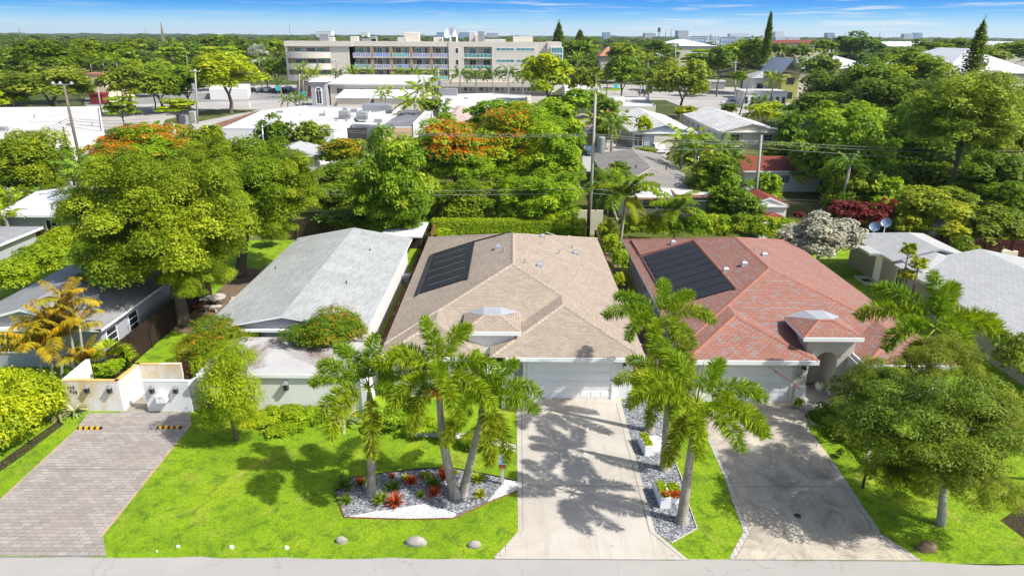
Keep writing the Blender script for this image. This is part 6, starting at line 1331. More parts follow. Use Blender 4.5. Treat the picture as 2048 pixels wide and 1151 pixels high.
pole((1470,200),122,200,'white power pole with a cross arm near the white pickup',.2,'concrete_pole',toppx=1471,arm=1.2)
pole((1270,118),90,300,'power pole with a transformer above the trees right of centre',.22,'concrete_pole',toppx=1271,trafo=[(.3,2.2,.6,2)])
pole((1351,118),88,290,'pale pole among the trees right of centre',.22,'concrete_pole')
pole((1422,118),68,380,'wooden pole near the horizon left of the dark green tree',.25,'wood_pole',toppx=1422)
pole((1625,110),94,300,'pale pole behind the olive tree on the upper right',.22,'concrete_pole',toppx=1627)
pole((670,165),128,215,'thin pole in front of the left wing of the apartments',.16,'wood_pole',toppx=673)
pole((599,180),148,200,'pale pole beside the palms at the corner of the apartments',.16,'concrete_pole')
pole((1016,190),132,205,'slender pole in front of the right wing of the apartments',.15,'concrete_pole')
pole((1193,180),118,200,'far wooden pole behind the lime tree',.15,'wood_pole') if False else None
pole((199,200),178,170,'leaning white post in front of the dark red awning',.18,'concrete_pole',toppx=196)
lp=pole((528,300),250,98,'white street lamp leaning over the small trees in front of the stained roof building',.12,'galv',toppx=524,name='street_lamp'); lp['category']='street lamp'
m=MB(); q=AT(524,256,98); m.tube([(q.x-lp.location.x,0,q.z),(q.x-lp.location.x+1.2,0,q.z+.7)],.09,6); m.build('lamp_arm','galv',lp); m=MB(); m.box(-.1,1.1,-.2,.2,-.06,.1); o=m.build('lamp_head','white_trim',lp); o.location=(q.x-lp.location.x+.8,0,q.z+.5); o.rotation_euler=(0,-.5,0)
def wire(pts,label,r=.022,sag=.25,group='power lines'):
    P=[AT(px,py,Y) for px,py,Y in pts]; path=[]
    for a,b in zip(P,P[1:]):
        n=10
        for k in range(n): t=k/n; q=a.lerp(b,t); q.z-=sag*4*t*(1-t); path.append(q)
    path.append(P[-1]); c=path[0].copy(); m=MB(); m.tube([q-c for q in path],r,4); o=thing_mb('power_line',m,'wire',label,'power line',group); o.location=c
wire([(430,383,64),(1179,386,64),(1510,403,72),(2100,410,72)],'lower power line crossing above the rear hedge behind all the houses',.026)
wire([(430,376,64),(1179,377,64),(1512,396,72),(2100,404,72)],'second low power line just above the lowest one',.026)
wire([(640,258,70),(1188,268,66),(1520,282,72),(2100,302,72)],'upper power line passing across the flame tree',.026); wire([(640,262,70),(1188,272,66),(1520,287,72),(2100,309,72)],'upper power line just below the highest one',.026); wire([(1188,292,66),(1521,296,72),(2100,322,72)],'middle power line in front of the mango trees',.026)
for i,(a,b) in enumerate(((236,262),(241,268),(246,280),(252,292))): wire([(-40,a+62,80),(138,a,88),(300,b-25,95)],'dark cable from the leaning power pole over the long white building, '+['highest','second','third','lowest'][i]+' of four',.03,.3)
wire([(0,385,70),(330,352,78),(640,330,90)],'cable running past the white metal roof towards the small gabled house',.026)
for i,dy in enumerate((0,8,20)): wire([(1190,172+dy,150),(1471,134+dy,200),(1620,150+dy,230)],'thin line to the white power pole, '+['top','middle','bottom'][i]+' of three',.03,.5)
wire([(1030,182,170),(1560,202,175)],'thin line in front of the large olive tree on the right',.03,.3)
# ================================================================ vehicles
def carpx(px,py,rz,paint,label,kind='sedan',group=None):
    x,y=G(px,py); return car(x,y,R(rz),paint,label,group,kind)
carpx(1314,304,97,'car_white','white car parked nose in before the pale blue house'); carpx(1179,308,95,'car_blue','grey blue car at the edge of the round flame tree','sedan'); carpx(661,338,80,'car_white','white truck parked beside the small gabled house','truck')
carpx(1462,211,178,'car_white','white pickup parked beside the low trees on the right','truck')
for i,(px,py,pt,kd,lb) in enumerate(((522,184,'car_silver','sedan','silver car leftmost in the row by the apartments'),(537,184,'car_silver','suv','grey suv second in the row by the apartments'),(552,185,'car_black','sedan','black car third in the row by the apartments'),(566,185,'car_black','suv','black suv fourth in the row by the apartments'),(579,183,'car_white','suv','white vehicle at the right end of the row by the apartments'),(505,184,'car_black','sedan','dark car behind the lime tree by the apartments'),(632,196,'car_black','truck','dark pickup beside the grey entrance tower'),(1290,188,'car_black','sedan','dark car behind the blue trimmed shop'),(1545,190,'car_silver','sedan','grey car behind the white porch on the right'))):
    carpx(px,py,88 if i<6 else 20,pt,lb,kd,'cars in the distant car parks')
x,y=G(580,196); 
for k,(px,py,c,lb) in enumerate(((557,192,'cyan_paint','turquoise roadside sign at the car park entrance'),(610,205,'cyan_paint','small turquoise sign near the grey entrance tower'),(621,203,'dark_red','small red octagonal road sign near the apartments'),(1231,186,'cyan_paint','turquoise sign near the blue trimmed shop'))):
    x,y=G(px,py); r=empty('road_sign',(x,y,0),lb,'sign'); m=MB(); m.cyl(0,0,0,1.6,.06,.06,6); m.build('post','grey_metal',r); m=MB(); m.box(-.7,.7,-.06,.0,1.6,3.0); m.build('panel',c,r)
for px,py,lb in ((346,258,'white bollard post left of two by the brown bed'),(350,262,'white bollard post right of two by the brown bed'),(500,214,'white sign frame on the left verge')):
    x,y=G(px,py); m=MB(); m.cyl(0,0,0,1.5,.12,.12,8); thing_mb('white_post',m,'white_trim',lb,'post').location=(x,y,0)
x,y=G(367,252); m=MB(); m.bevbox(-1,1,-.8,.8,0,2.2,.08); thing_mb('utility_cabinet',m,'grey_metal','grey utility cabinet under the small spreading tree on the left','cabinet').location=(x,y,0)
x,y=G(388,245); m=MB(); m.bevbox(-.7,.7,-.7,.7,0,2.4,.08); thing_mb('utility_cabinet',m,'concrete_pole','tall olive utility cabinet at the foot of the corner power pole','cabinet').location=(x,y,0)

def roof_bits(name,n,z,seed,spread):
    r=[o for o in COL.objects if o.name==name][0]; rg=random.Random(seed)
    for k in range(n):
        m=MB(); w_=rg.uniform(.2,.5); h_=rg.uniform(.3,.8)
        if k%3: m.cyl(0,0,0,h_,w_*.5,w_*.4,8)
        else: m.bevbox(-w_*1.6,w_*1.6,-w_,w_,0,h_,.05)
        o=m.build('roof_vent',['grey_metal','white_trim','ac_metal'][k%3],r); o.location=(rg.uniform(-1,1)*spread[0],rg.uniform(-1,1)*spread[1],z)
roof_bits('long_white_building',12,4.26,3,(14,10)); roof_bits('stained_roof_building',12,3.71,5,(9,9)); roof_bits('beige_flat_building',9,4.21,7,(10,5)); roof_bits('blue_trim_shop',4,3.56,8,(5,4)); roof_bits('stained_roof_annex',4,3.36,9,(3,4))
# ================================================================ foxtail palms of the front gardens
def fox(px_base,crown_px,label,n=10,seed=0,sc=1.0,bend=0,r0=.2,Y=None,fruit=False,plan=None,z=None):
    bx,by=G(*px_base) if Y is None else (AT(*px_base,Y).x,Y)
    c=AT(crown_px[0],crown_px[1],by); palm((bx,by),c,'foxtail',label,'foxtail palms in the front gardens',n,sc,r0,.11,.85,seed,seed*.7,bend=bend,fruit=fruit,plan=plan)
fox((743,985),(738,775),'straight foxtail palm at the left end of the gravel bed',9,3,0.94,plan=[(80,0),(160,1),(185,2),(215,3),(285,4),(320,5),(20,2),(130,1),(235,3)])
fox((911,990),(876,745),'left leaning foxtail palm of the twin pair in the gravel bed',11,5,0.96,bend=-.6,fruit=True,r0=.23,plan=[(125,0),(50,1),(190,2),(5,2),(270,1),(240,4),(215,3),(290,3),(330,3),(150,2)])
fox((925,988),(964,800),'right leaning foxtail palm of the twin pair in the gravel bed',10,9,0.89,r0=.2,plan=[(95,0),(40,1),(10,2),(340,5),(245,1),(290,4),(170,2),(215,4),(320,4)])
fox((1299,862),(1318,640),'tall foxtail palm nearest the garages between the two driveways',9,12,0.94,plan=[(70,1),(25,1),(0,2),(145,1),(180,2),(215,5),(250,3),(320,4),(290,5)])
fox((1328,938),(1337,772),'middle foxtail palm between the two driveways',10,14,0.86,plan=[(95,0),(150,1),(180,2),(60,1),(205,5),(235,3),(265,3),(320,4)])
fox((1363,1043),(1394,808),'front foxtail palm between the two driveways, nearest the road',10,17,0.96,r0=.22,plan=[(115,1),(160,2),(190,2),(50,1),(15,2),(225,4),(255,3),(290,5),(325,5),(345,3)])
fox((1868,800),(1870,655),'foxtail palm rising behind the right foreground tree',10,21,1.2,Y=28.4,plan=[(140,1),(170,2),(195,5),(45,1),(10,2),(345,5),(270,2),(220,4),(320,4),(95,0)])
# ================================================================ foreground and garden trees
tree(330,450,192,175,42.0,'ficus','huge spreading yellow green tree on the left with its trunk beside the wooden fence',base_px=(368,648),leafw=.095,lobes=((240,520,105,95,41.5),(390,545,85,70,41),(200,420,95,80,43),(420,420,90,85,44)))
tree(510,385,145,130,51.4,'ficus','large round crowned tree behind the first one, trunk beside the grey roof',base_px=(481,552),leafw=.1,lobes=((430,330,90,62,52),(585,370,75,75,51),(540,450,60,50,50)))
tree(1865,840,200,140,22.4,'oak','airy oak like tree in the right foreground with a pale trunk on the lawn',base_px=(1880,1048),leafw=.055,lobes=((1735,850,95,70,23.5),(1800,955,90,60,21.8),(1960,960,105,70,21.5),(2000,850,100,110,22.5),(1770,760,80,60,24.5),(1900,720,100,60,24.5),(1870,930,110,60,21.6)))
tree(2035,715,60,75,24.0,'oak','upper right foreground tree crown cut by the right edge',base_px=(2075,960),leafw=.075)
tree(1730,800,95,75,29.5,'oak','feathery shrub like tree in front of the curved red roof',leafw=.075,base_px=(1735,930))
tree(452,765,72,88,28.1,'weeper','small yellow green weeping tree on the lawn by the gate wall',base_px=(473,880),leafw=.06,lobes=((432,828,48,46,27.9),(497,832,40,38,28),(465,715,50,40,28.3),(470,810,50,46,27.6)))
tree(650,662,74,43,34.6,'ixora','domed shrub dotted with orange flowers in front of the grey gable, right of two',group='domed flowering shrubs',cat='shrub',leafw=.07,trunk=False)
tree(452,678,86,44,35.2,'ixora','wider domed shrub dotted with orange flowers, left of two',group='domed flowering shrubs',cat='shrub',leafw=.07,trunk=False)
for i,(cx,cy,rx,ry,Y,lb) in enumerate(((60,800,72,80,29.3,'big clipped lime green hedge mound beside the numbered wall'),(-10,860,70,80,27.2,'clipped hedge mound cut by the left edge beside the paved driveway'))): tree(cx,cy,rx,ry,Y,'hedgeball',lb,'clipped hedge mounds on the left',cat='hedge',leafw=.09,trunk=False)
for i,(cx,cy,rx,ry,Y,lb) in enumerate(((20,548,55,40,46,'lowest part of the leafy hedge row, at the left edge'),(75,520,55,42,48.5,'middle mound of the leafy hedge row behind the blue grey house'),(125,485,50,40,51.5,'upper mound of the leafy hedge row below the white metal roof'))): tree(cx,cy,rx,ry,Y,'hedgeball',lb,'leafy hedge row on the left',cat='hedge',leafw=.11,trunk=False)
tree(60,325,92,62,78,'mid','broad green tree at the left edge in front of the long white building',base_px=(58,384),leafw=.2)
tree(283,300,104,52,80,'poinc','flame tree with orange blossom above the big spreading tree on the left',leafw=.17)
tree(418,285,38,34,76,'ficus','small round tree above the big spreading tree'); tree(553,270,38,36,100,'dark','dark round tree in front of the stained roof building'); tree(621,272,34,32,100,'olive','olive round tree right of the dark round tree')
tree(685,300,46,24,92,'ixora','low spreading tree with reddish tips by the parked white truck'); tree(692,352,56,34,72,'mid','loose green tree in front of the yellow house',leafw=.18); tree(672,390,45,28,68,'mid','low flowering tree before the cream and yellow house',leafw=.18)
tree(785,350,84,88,60,'mango','tall leafy tree rising behind the grey roof between two houses',base_px=(802,470),leafw=.15); tree(790,425,60,40,60.5,'mango','lower leafy part of a tree at the rear fence',leafw=.15)
tree(690,440,50,22,61,'dark','dark shrubs along the rear fence',cat='shrub',trunk=False)
tree(905,300,84,62,77,'poinc','big flame tree covered in orange blossom behind the clipped hedge',leafw=.17)
tree(1035,290,100,78,83,'poinc_l','wide flame tree, mostly green with orange blossom on its left',leafw=.17); tree(1105,250,70,50,96,'bright','bright green tree behind the wide flame tree')
tree(1120,320,55,50,78,'bright','bright green tree right of the flame trees beside the concrete pole',leafw=.18)
tree(1000,230,70,35,110,'bright','bright green crown in front of the cream flat roofed shop')
tree(1085,392,86,58,66.5,'bright','dense round clipped tree behind the tall hedge',leafw=.15); tree(935,405,68,50,67,'mid','round bushy tree left of the dense clipped tree',leafw=.16)
# clipped hedge
def box_hedge(x0,x1,y0,y1,h,label,mat='leaf_lime',n=34000,s=.085,name='hedge',loc=None):
    rg=np.random.default_rng(int(abs(x0)*10)); w=np.array([(x1-x0)*h,(x1-x0)*(y1-y0),(y1-y0)*h]); w=w/w.sum(); f=rg.choice(3,n,p=w); u=rg.random(n);v=rg.random(n); j=rg.normal(0,.05,n)
    P=np.where((f==0)[:,None],np.stack([x0+(x1-x0)*u,y0+j,h*v],1),np.where((f==1)[:,None],np.stack([x0+(x1-x0)*u,y0+(y1-y0)*v,h+j],1),np.stack([np.where(rg.random(n)<.5,x0,x1)+j,y0+(y1-y0)*u,h*v],1)))
    P=P-np.array([(x0+x1)/2,(y0+y1)/2,0]); NN=np.where((f==0)[:,None],[0,-1,.4],np.where((f==1)[:,None],[0,0,1.],[.5,0,.5])); N=nrm(NN+rg.normal(0,.45,(n,3))); V,F=leaf_quads(P,N,rg.normal(0,1,(n,3)),s*rg.uniform(.6,1.3,n),s*.5,.1)
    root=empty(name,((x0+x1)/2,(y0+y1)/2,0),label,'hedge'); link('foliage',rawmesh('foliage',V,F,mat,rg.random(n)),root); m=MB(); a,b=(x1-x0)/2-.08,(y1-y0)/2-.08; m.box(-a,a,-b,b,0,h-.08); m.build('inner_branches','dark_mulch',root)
box_hedge(-7.6,6.9,62.2,63.4,1.85,'long clipped box hedge behind the tan roofed house')
box_hedge(-8.7,-.9,64.9,65.5,.1,'x') if False else None
tree(1145,455,30,20,61.0,'lime','loose yellow green shrub at the right end of the clipped hedge',cat='shrub',trunk=False,leafw=.11); tree(885,470,26,12,60.5,'lime','small lime shrub at the left end of the clipped hedge',cat='shrub',trunk=False,leafw=.11)
for i,(cx,cy,rx,ry,Y,lb) in enumerate(((1215,465,22,26,58.5,'lime cypress shrub at the far end of the row by the right fence'),(1225,490,22,30,54,'second lime cypress shrub in the row by the right fence'),(1235,520,22,34,50,'third lime cypress shrub in the row by the right fence'),(1238,560,14,22,46,'nearest lime cypress shrub by the red roof corner'))): tree(cx,cy,rx,ry,Y,'lime',lb,'lime shrubs along the right fence',cat='shrub',trunk=False,leafw=.09)
labs=['leftmost','second','third','fourth','fifth','sixth','seventh','eighth','ninth']
for i,(cx,rx,kd) in enumerate(((1270,34,'shrub'),(1310,34,'shrubl'),(1352,32,'shrub'),(1392,34,'shrubb'),(1430,34,'shrubl'),(1468,30,'shrub'),(1500,32,'shrubl'),(1535,30,'shrubl'),(1560,26,'shrubb'))): tree(cx,455+(i>6)*8,rx,26,60.5-(i>6)*2,kd,f'{labs[i]} mound from the left in the shrub row behind the red roof','shrub row behind the red roofed house',cat='shrub',trunk=False,leafw=.12)
# trees between the back houses
for a in (
 (1430,345,48,45,74,'mid','green tree between the grey hip roof and the grey power pole'),(1462,395,46,40,70,'mango','leafy tree left of the grey power pole'),(1495,420,36,30,66,'dark','dark shrub tree at the foot of the grey power pole'),(1535,372,30,30,75,'bright','bright small tree right of the grey power pole'),
 (1218,372,30,34,72,'mid','green bush between the concrete pole and the hip roof'),(1240,345,22,22,74,'dark','dark bush left of the grey hip roof'),
 (1690,250,95,52,100,'bright','feathery bright green crown at the left of the mango group'),(1650,300,62,62,84,'mango','mango tree leaning over the dark red cottage'),(1720,320,75,80,80,'mango','central dark mango tree of the right group'),(1830,290,100,88,82,'mango','large bright mango tree of the right group'),(1760,375,70,45,74,'mango','lower mango foliage above the red hedge'),(1870,360,70,50,76,'dark','dark lower tree under the big pine'),
 (1930,215,108,78,72,'pine','big feathery pine with bare twisting limbs on the right'),(2030,270,60,70,76,'pine','second feathery pine crown cut by the right edge'),
 (1870,415,84,52,62,'yellow','yellow green tree behind the taupe house'),(1985,350,75,48,66,'dark','dark glossy spreading tree at the right edge'),(2020,400,60,40,62,'mid','green tree at the right edge below the dark glossy tree'),(1985,450,62,38,59,'olive','yellowish green tree above the dark red fence'),(1905,465,30,20,57,'yellow','yellow green bough over the garden shed'),
 (1640,482,88,68,53,'silver','silver leaved shrub tree beside the red roof'),(1655,185,62,45,150,'dark','dark crown below the olive yellow house'),(1740,165,78,50,140,'mid','broad green crown in the upper right mass'),(1830,150,80,50,150,'mid','bright topped crown behind the mango group'),(1640,215,70,36,125,'dark','dark thicket left of the mango group'),(1790,200,90,45,120,'dark','dark crown behind the feathery flame tree'),
 (1645,135,46,34,185,'olive','olive tree with bare limbs before the metal roof'),(1718,94,58,30,330,'dark','large dark round tree on the upper right skyline'),(1490,115,62,42,240,'mid','large dark green double crown right of centre'),(1440,125,34,36,225,'dark','dark shaded left half of the double crown'),
 (1478,155,22,15,185,'mid','small round street tree near the white pickup'),(1365,165,64,54,165,'olive','large olive green tree right of centre'),(1245,147,46,40,190,'mid','round green tree at the grassy verge'),(1290,160,28,26,180,'olive','pale tree among thin palms'),(1095,152,66,54,160,'lime','tall lime green tree before the right end of the apartments'),
 (1160,100,44,26,285,'mid','dark green tree touching the right end of the apartments'),(1170,165,34,34,170,'olive','greyish shrub tree right of the tall lime tree'),(1180,205,48,32,135,'mango','feathery green tree beside the dark power pole'),(1215,215,30,22,125,'olive','orange tinted shrub by the blue trimmed shop'),(1150,205,40,30,130,'bright','bright tree below the tall lime green tree'),
 (1375,222,34,14,150,'yellow','low orange tinted shrub between the white tile roofs'),(1458,218,20,13,160,'dark','small dark tree before the white pickup'),(1530,225,44,26,140,'lime','yellow green tree between the long house and the white porch'),(1580,262,30,28,118,'mango','tree at the right end of the long beige house'),(1560,300,34,14,108,'mid','hedge like tree below the long beige house'),
 (1395,300,40,34,92,'mid','green tree left behind the coconut palms'),(1290,250,18,20,118,'lime','yellow shrub by the gate of the pale blue house'),(1210,255,24,30,118,'ixora','shrub between the pink roof and the pale blue house'),
 (90,112,72,36,190,'dark','dark layered tree on the upper left'),(175,105,40,30,230,'mid','green tree right of the dark layered tree'),(232,108,44,26,230,'mid','dense green tree on the upper left'),(270,92,24,18,300,'olive','bare stemmed tree with a flat crown'),(345,105,34,22,260,'limelayer','lime tree above the left car park trees'),(430,85,40,16,330,'mid','green tree on the skyline left of the apartments'),(25,125,40,32,210,'olive','tree at the left edge upper part'),
 (95,172,92,40,155,'olive','wide olive coloured street tree on the left'),(20,190,40,34,150,'lime','yellow green tree at the left edge'),(160,178,30,26,160,'olive','thin tree before the restaurant'),(255,168,56,44,165,'olive','olive street tree right of the restaurant'),(315,175,58,42,170,'mid','green street tree left of the corner pole'),(372,170,50,38,175,'mid','green street tree by the corner pole'),(452,150,82,52,170,'lime','bright lime spreading tree with a dark trunk left of the apartments'),(445,112,50,24,240,'limelayer','lime crown behind the bright spreading tree'),
 (242,216,38,30,135,'layered','small dark spreading tree at the corner of the long white building'),(353,212,46,18,140,'limelayer','small flat topped lime tree above the grey cabinet'),(500,105,40,22,260,'dark','dark trees left of the silver palm'),(545,95,36,18,290,'mid','green trees directly left of the apartments'),(550,140,26,24,235,'mid','shrubby tree at the left end of the apartments'),
 (890,240,22,26,130,'mango','tree with palms in front of the cream flat shop'),(865,215,30,20,150,'dark','dark palm like shrub left of the cream flat shop'),
 (1595,105,32,18,300,'dark','dark tree before the yellow motel'),(1560,100,26,14,330,'mid','green tree left of the yellow motel end'),(1650,95,30,16,330,'mid','green tree before the dark red motel roof'),(1800,115,60,24,230,'olive','pale olive trees behind the white metal roofs'),(1860,100,45,22,260,'mid','green tree right of the white school roof'),(1960,115,60,26,220,'olive','tree mass behind the metal barn'),(2020,105,50,24,240,'mid','green tree mass at the upper right edge'),(1905,95,40,20,300,'dark','dark tree behind the conifer'),
 (1320,100,50,20,300,'mid','trees before the long white warehouse'),(1250,105,45,22,290,'mid','trees right of the terracotta roof'),(1405,118,45,24,250,'limelayer','bright crown left of the dark double crown'),
 ):
    cx,cy,rx,ry,Y,kd,lb=a; g_=None
    tree(cx,cy,rx,ry,Y,kd,lb,g_)
for i,(cx,cy,rx,ry,lb) in enumerate(((1690,420,34,20,'left mound of the dark red leaved hedge'),(1735,430,38,26,'middle mound of the dark red leaved hedge'),(1775,420,24,26,'right mound of the dark red leaved hedge'),(1598,430,12,9,'small red leaved bush left of the silver shrub'))): tree(cx,cy,rx,ry,63,'red',lb,'red leaved hedge',cat='hedge',trunk=False,leafw=.15)
# low shrubs
for a in ((800,835,40,22,29.5,'shrubb','green ground cover behind the left foxtail palm'),(760,845,30,14,29.2,'shrubl','lime ground cover right of the agave like plant'),(575,832,62,20,30.0,'shrubl','long grassy shrub band in front of the white front room'),(545,828,30,22,30.0,'shrubl','rounded left end of the grassy shrub band'),(620,832,30,20,29.9,'shrubb','rounded right end of the grassy shrub band'),(845,848,34,22,28.6,'shrubb','bright ground cover mound left of the twin palms'),(900,855,34,18,28.4,'shrubb','bright ground cover mound behind the twin palms'),(985,852,32,22,28.8,'shrubl','yellow green mound near the garage corner'),(955,876,40,9,27.8,'shrub','low silvery border along the white gravel'),
 (1655,845,46,34,30.3,'shrub','dark green shrub beside the arched entrance'),(1550,812,0,0,0,'',''),(1597,806,11,9,31.4,'shrubb','small round shrub at the garage pillar of the red roofed house'),(1700,870,50,30,28.6,'shrub','dark green shrubs under the feathery tree'),(1680,905,10,6,27,'shrub','low weeds at the driveway edge'),
 (1600,500,30,22,53.5,'shrubl','lime shrub below the silver leaved tree'),(1930,500,34,26,54,'shrub','shrub left of the white garden chair'),(1975,530,30,20,52,'shrub','shrub before the covered grill'),(2010,560,30,16,50,'shrub','hedge end at the right edge'),(1890,505,36,14,56,'shrub','hedge along the back slope of the taupe roof'),(1840,480,30,14,58,'shrubl','hedge behind the taupe gable'),
 (225,735,28,16,33.2,'shrubb','fine leaved green shrub inside the numbered wall'),(700,470,0,0,0,'',''),(540,470,26,14,60,'shrub','shrub beside the brown board fence'),(1290,300,24,7,112,'shrub','low hedge before the pale blue house')):
    if a[2]: tree(a[0],a[1],a[2],a[3],a[4],a[5],a[6],cat='shrub',trunk=False,leafw=max(.06,a[4]*.0026))
for i,(px,py,r_,mt,kd,lb) in enumerate(((150,828,30,'leaf_varieg','arch','variegated spider like grass clump at the foot of the numbered wall'),(120,838,22,'leaf_varieg','arch','smaller variegated clump beside the hedge'),(690,850,42,'leaf_varieg','arch','large variegated agave like plant left of the left foxtail palm'),(232,740,34,'palm_deep','arch','dark arching plant behind the numbered wall'),(715,838,24,'leaf_yellow','arch','yellowish arching plant near the white column'),(1450,470,18,'leaf_bright','up','bird nest fern behind the red roof'))):
    rosette(px,py,r_,mt,lb,kd,None,'plant',name='plant')
# areca palms on the left, dracaena in front of the taupe house
for i,(px,py,cpx,cpy,n,lb,sc) in enumerate(((120,745,120,680,16,'orange leaved areca palm clump beside the blue grey house',1.0),(150,735,132,612,8,'tallest orange crowned areca stem of the clump',.8),(165,735,158,648,7,'right areca stem with a curved pale trunk',.75),(75,750,80,700,12,'left side of the orange areca clump',1.0),(100,735,95,655,7,'back areca stem with upright yellow leaves',.85),(170,762,172,725,9,'low areca clump behind the numbered wall',.75))):
    Y=34.0 if i!=3 else 33.2; c=AT(cpx,cpy,Y); palm((AT(px,py,Y).x,Y),c,'areca',lb,'areca palms by the blue grey house',n,sc,.09,.06,.0 if c.z<1.2 else .3,i+2,i,stemmat='bark_pale')
for i,(cx,cy,rx,ry,lb) in enumerate(((1818,502,18,22,'taller yellow tufted dracaena before the taupe wall'),(1838,528,20,18,'right yellow tufted dracaena before the taupe wall'),(1815,550,20,14,'lower yellow tufted dracaena before the taupe wall'))): tree(cx,cy,rx,ry,44.5,'yellow',lb,'dracaenas by the taupe house',cat='plant',leafw=.12)
# coconut and other palms
palm((AT(1240,470,59).x,59),AT(1252,395,59),'coco','yellow green coconut palm in front of the grey hip roofed house',None,14,1.0,.16,.11,.4,4,stemmat='palm_stem')
palm((AT(1350,470,60).x,60),AT(1352,425,60),'coco','lower coconut palm right of the yellow green one',None,12,.85,.16,.11,.3,6)
palm((AT(1235,420,70).x,70),AT(1213,372,70),'cocod','dark palm at the foot of the concrete pole',None,9,.8,.14,.1,.3,8)
for i,(px,py,Y,L,kd,lb) in enumerate(((1368,285,86,3.4,'coco','tall coconut palm at the left of the palm group by the motor court'),(1392,300,84,3.2,'cocod','second palm of the palm group by the motor court'),(1420,305,86,3.3,'cocod','third palm of the palm group by the motor court'),(1445,298,88,3.2,'cocod','fourth palm of the palm group by the motor court'),(1462,315,84,3.0,'cocod','rightmost palm of the palm group by the motor court'),(1405,340,78,2.8,'coco','low palm in front of the palm group'),
 (846,180,150,5.0,'coco','tall coconut palm left of the roof unit'),(830,208,138,4.6,'coco','lower coconut palm between the peach building and the cream hall'),(770,190,168,3.3,'date','dark fan palm before the cream hall'),
 (920,150,215,4.2,'cocod','royal palm before the apartments, first from the left'),(952,151,215,4.2,'cocod','royal palm before the apartments, second from the left'),(985,150,215,4.2,'cocod','royal palm before the apartments, third from the left'),(1018,147,215,4.2,'cocod','royal palm before the apartments, fourth from the left'),(1046,155,215,3.8,'cocod','royal palm before the apartments, fifth from the left'),(865,148,212,3.6,'coco','palm at the corner pole before the apartments'),
 (705,146,215,3.6,'date','date palm above the hall roof, leftmost'),(740,146,215,3.0,'date','date palm above the hall roof, second'),(798,146,215,3.0,'date','date palm above the hall roof, third'),(828,146,215,3.4,'date','date palm above the hall roof, rightmost'),(676,148,215,3.2,'cocod','palm beside the small windows of the apartments'),
 (603,140,212,3.4,'date','palm in front of the curved balconies, left'),(628,150,205,4.2,'date','tall fan palm with a brown trunk at the apartments corner'),(610,158,205,2.6,'coco','yellowish palm at the apartments corner'),(598,198,172,3.0,'cocod','bushy palm before the stained roof building, left'),(575,200,170,2.6,'cocod','bushy palm left of the pale pole'),
 (560,165,215,2.6,'cocod','small palm in the car park row'),(1297,118,230,3.0,'date','slim palm among trees right of centre, tallest'),(1300,150,200,3.0,'date','slim palm beside the large olive tree'),(1282,158,195,2.6,'date','slim palm left beside the large olive tree'),(1155,118,235,3.6,'date','fan palm right of the tall lime green tree'),(1158,140,220,2.8,'cocod','lower palm right of the tall lime green tree'),
 (1547,162,190,3.6,'date','date palm with orange fruit before the white porch'),(1593,122,300,3.6,'coco','palm behind the gable of the olive yellow house'),(1560,112,330,3.8,'cocod','dark palm left of the olive yellow house'),(1742,112,300,3.4,'cocod','palm at the edge of the metal roof'),(1520,205,165,3.4,'cocod','palm shrub before the white porch'),
 (1190,245,120,3.4,'coco','palm thicket behind the pink roof, left'),(1225,250,112,3.2,'cocod','palm thicket behind the pink roof, right'),(1240,240,125,3.2,'coco','palm at the left end of the pale blue house'),(885,215,140,2.8,'cocod','sabal palm thicket before the cream flat shop'),
 (205,120,200,3.2,'date','sabal palm crown on the upper left'),(232,122,200,3.0,'date','second sabal palm crown on the upper left'),(180,125,200,3.2,'cocod','palm left of the sabal palms'),(370,95,270,4.0,'cocod','palm grove on the upper left, first'),(400,98,265,4.0,'cocod','palm grove on the upper left, second'),(340,90,280,4.0,'cocod','palm grove on the upper left, third'),(450,92,280,4.2,'cocod','palm grove on the upper left, fourth'),(480,100,260,4.0,'cocod','palm grove on the upper left, fifth'),(530,125,240,3.4,'cocod','palm below the silver palm'),
 (150,332,66,2.2,'cocod','bluish palm before the leaning power pole'),(170,345,64,2.2,'coco','second palm before the leaning power pole'),(20,405,66,2.2,'coco','orange tinted palm at the left edge'),(48,398,68,2.2,'cocod','palm left of the white metal roof'),(8,430,60,2.0,'coco','low palm at the left edge by the maroon fence'),
 (1700,330,70,2.2,'cocod','small palm in the mango group'),(1600,235,120,3.6,'cocod','palm at the left of the right hand tree mass'),(1575,240,118,3.0,'cocod','palm thicket at the end of the long beige house'))):
    smallpalm(px,py,Y,L,lb,'distant palms',kd,seed=i)
fanpalm((AT(520,140,245).x,245),AT(518,112,245).z,4.6,'silver blue fan palm left of the apartments',None,'palm_bluish',1)
fanpalm((AT(1520,135,235).x,235),AT(1570,108,300).z,4.0,'pale silver palm left of the slate blue house',None,'palm_bluish',3)
fanpalm(G(228,752),.9,1.5,'green fan palm behind the numbered wall',None,'palm_green',2)
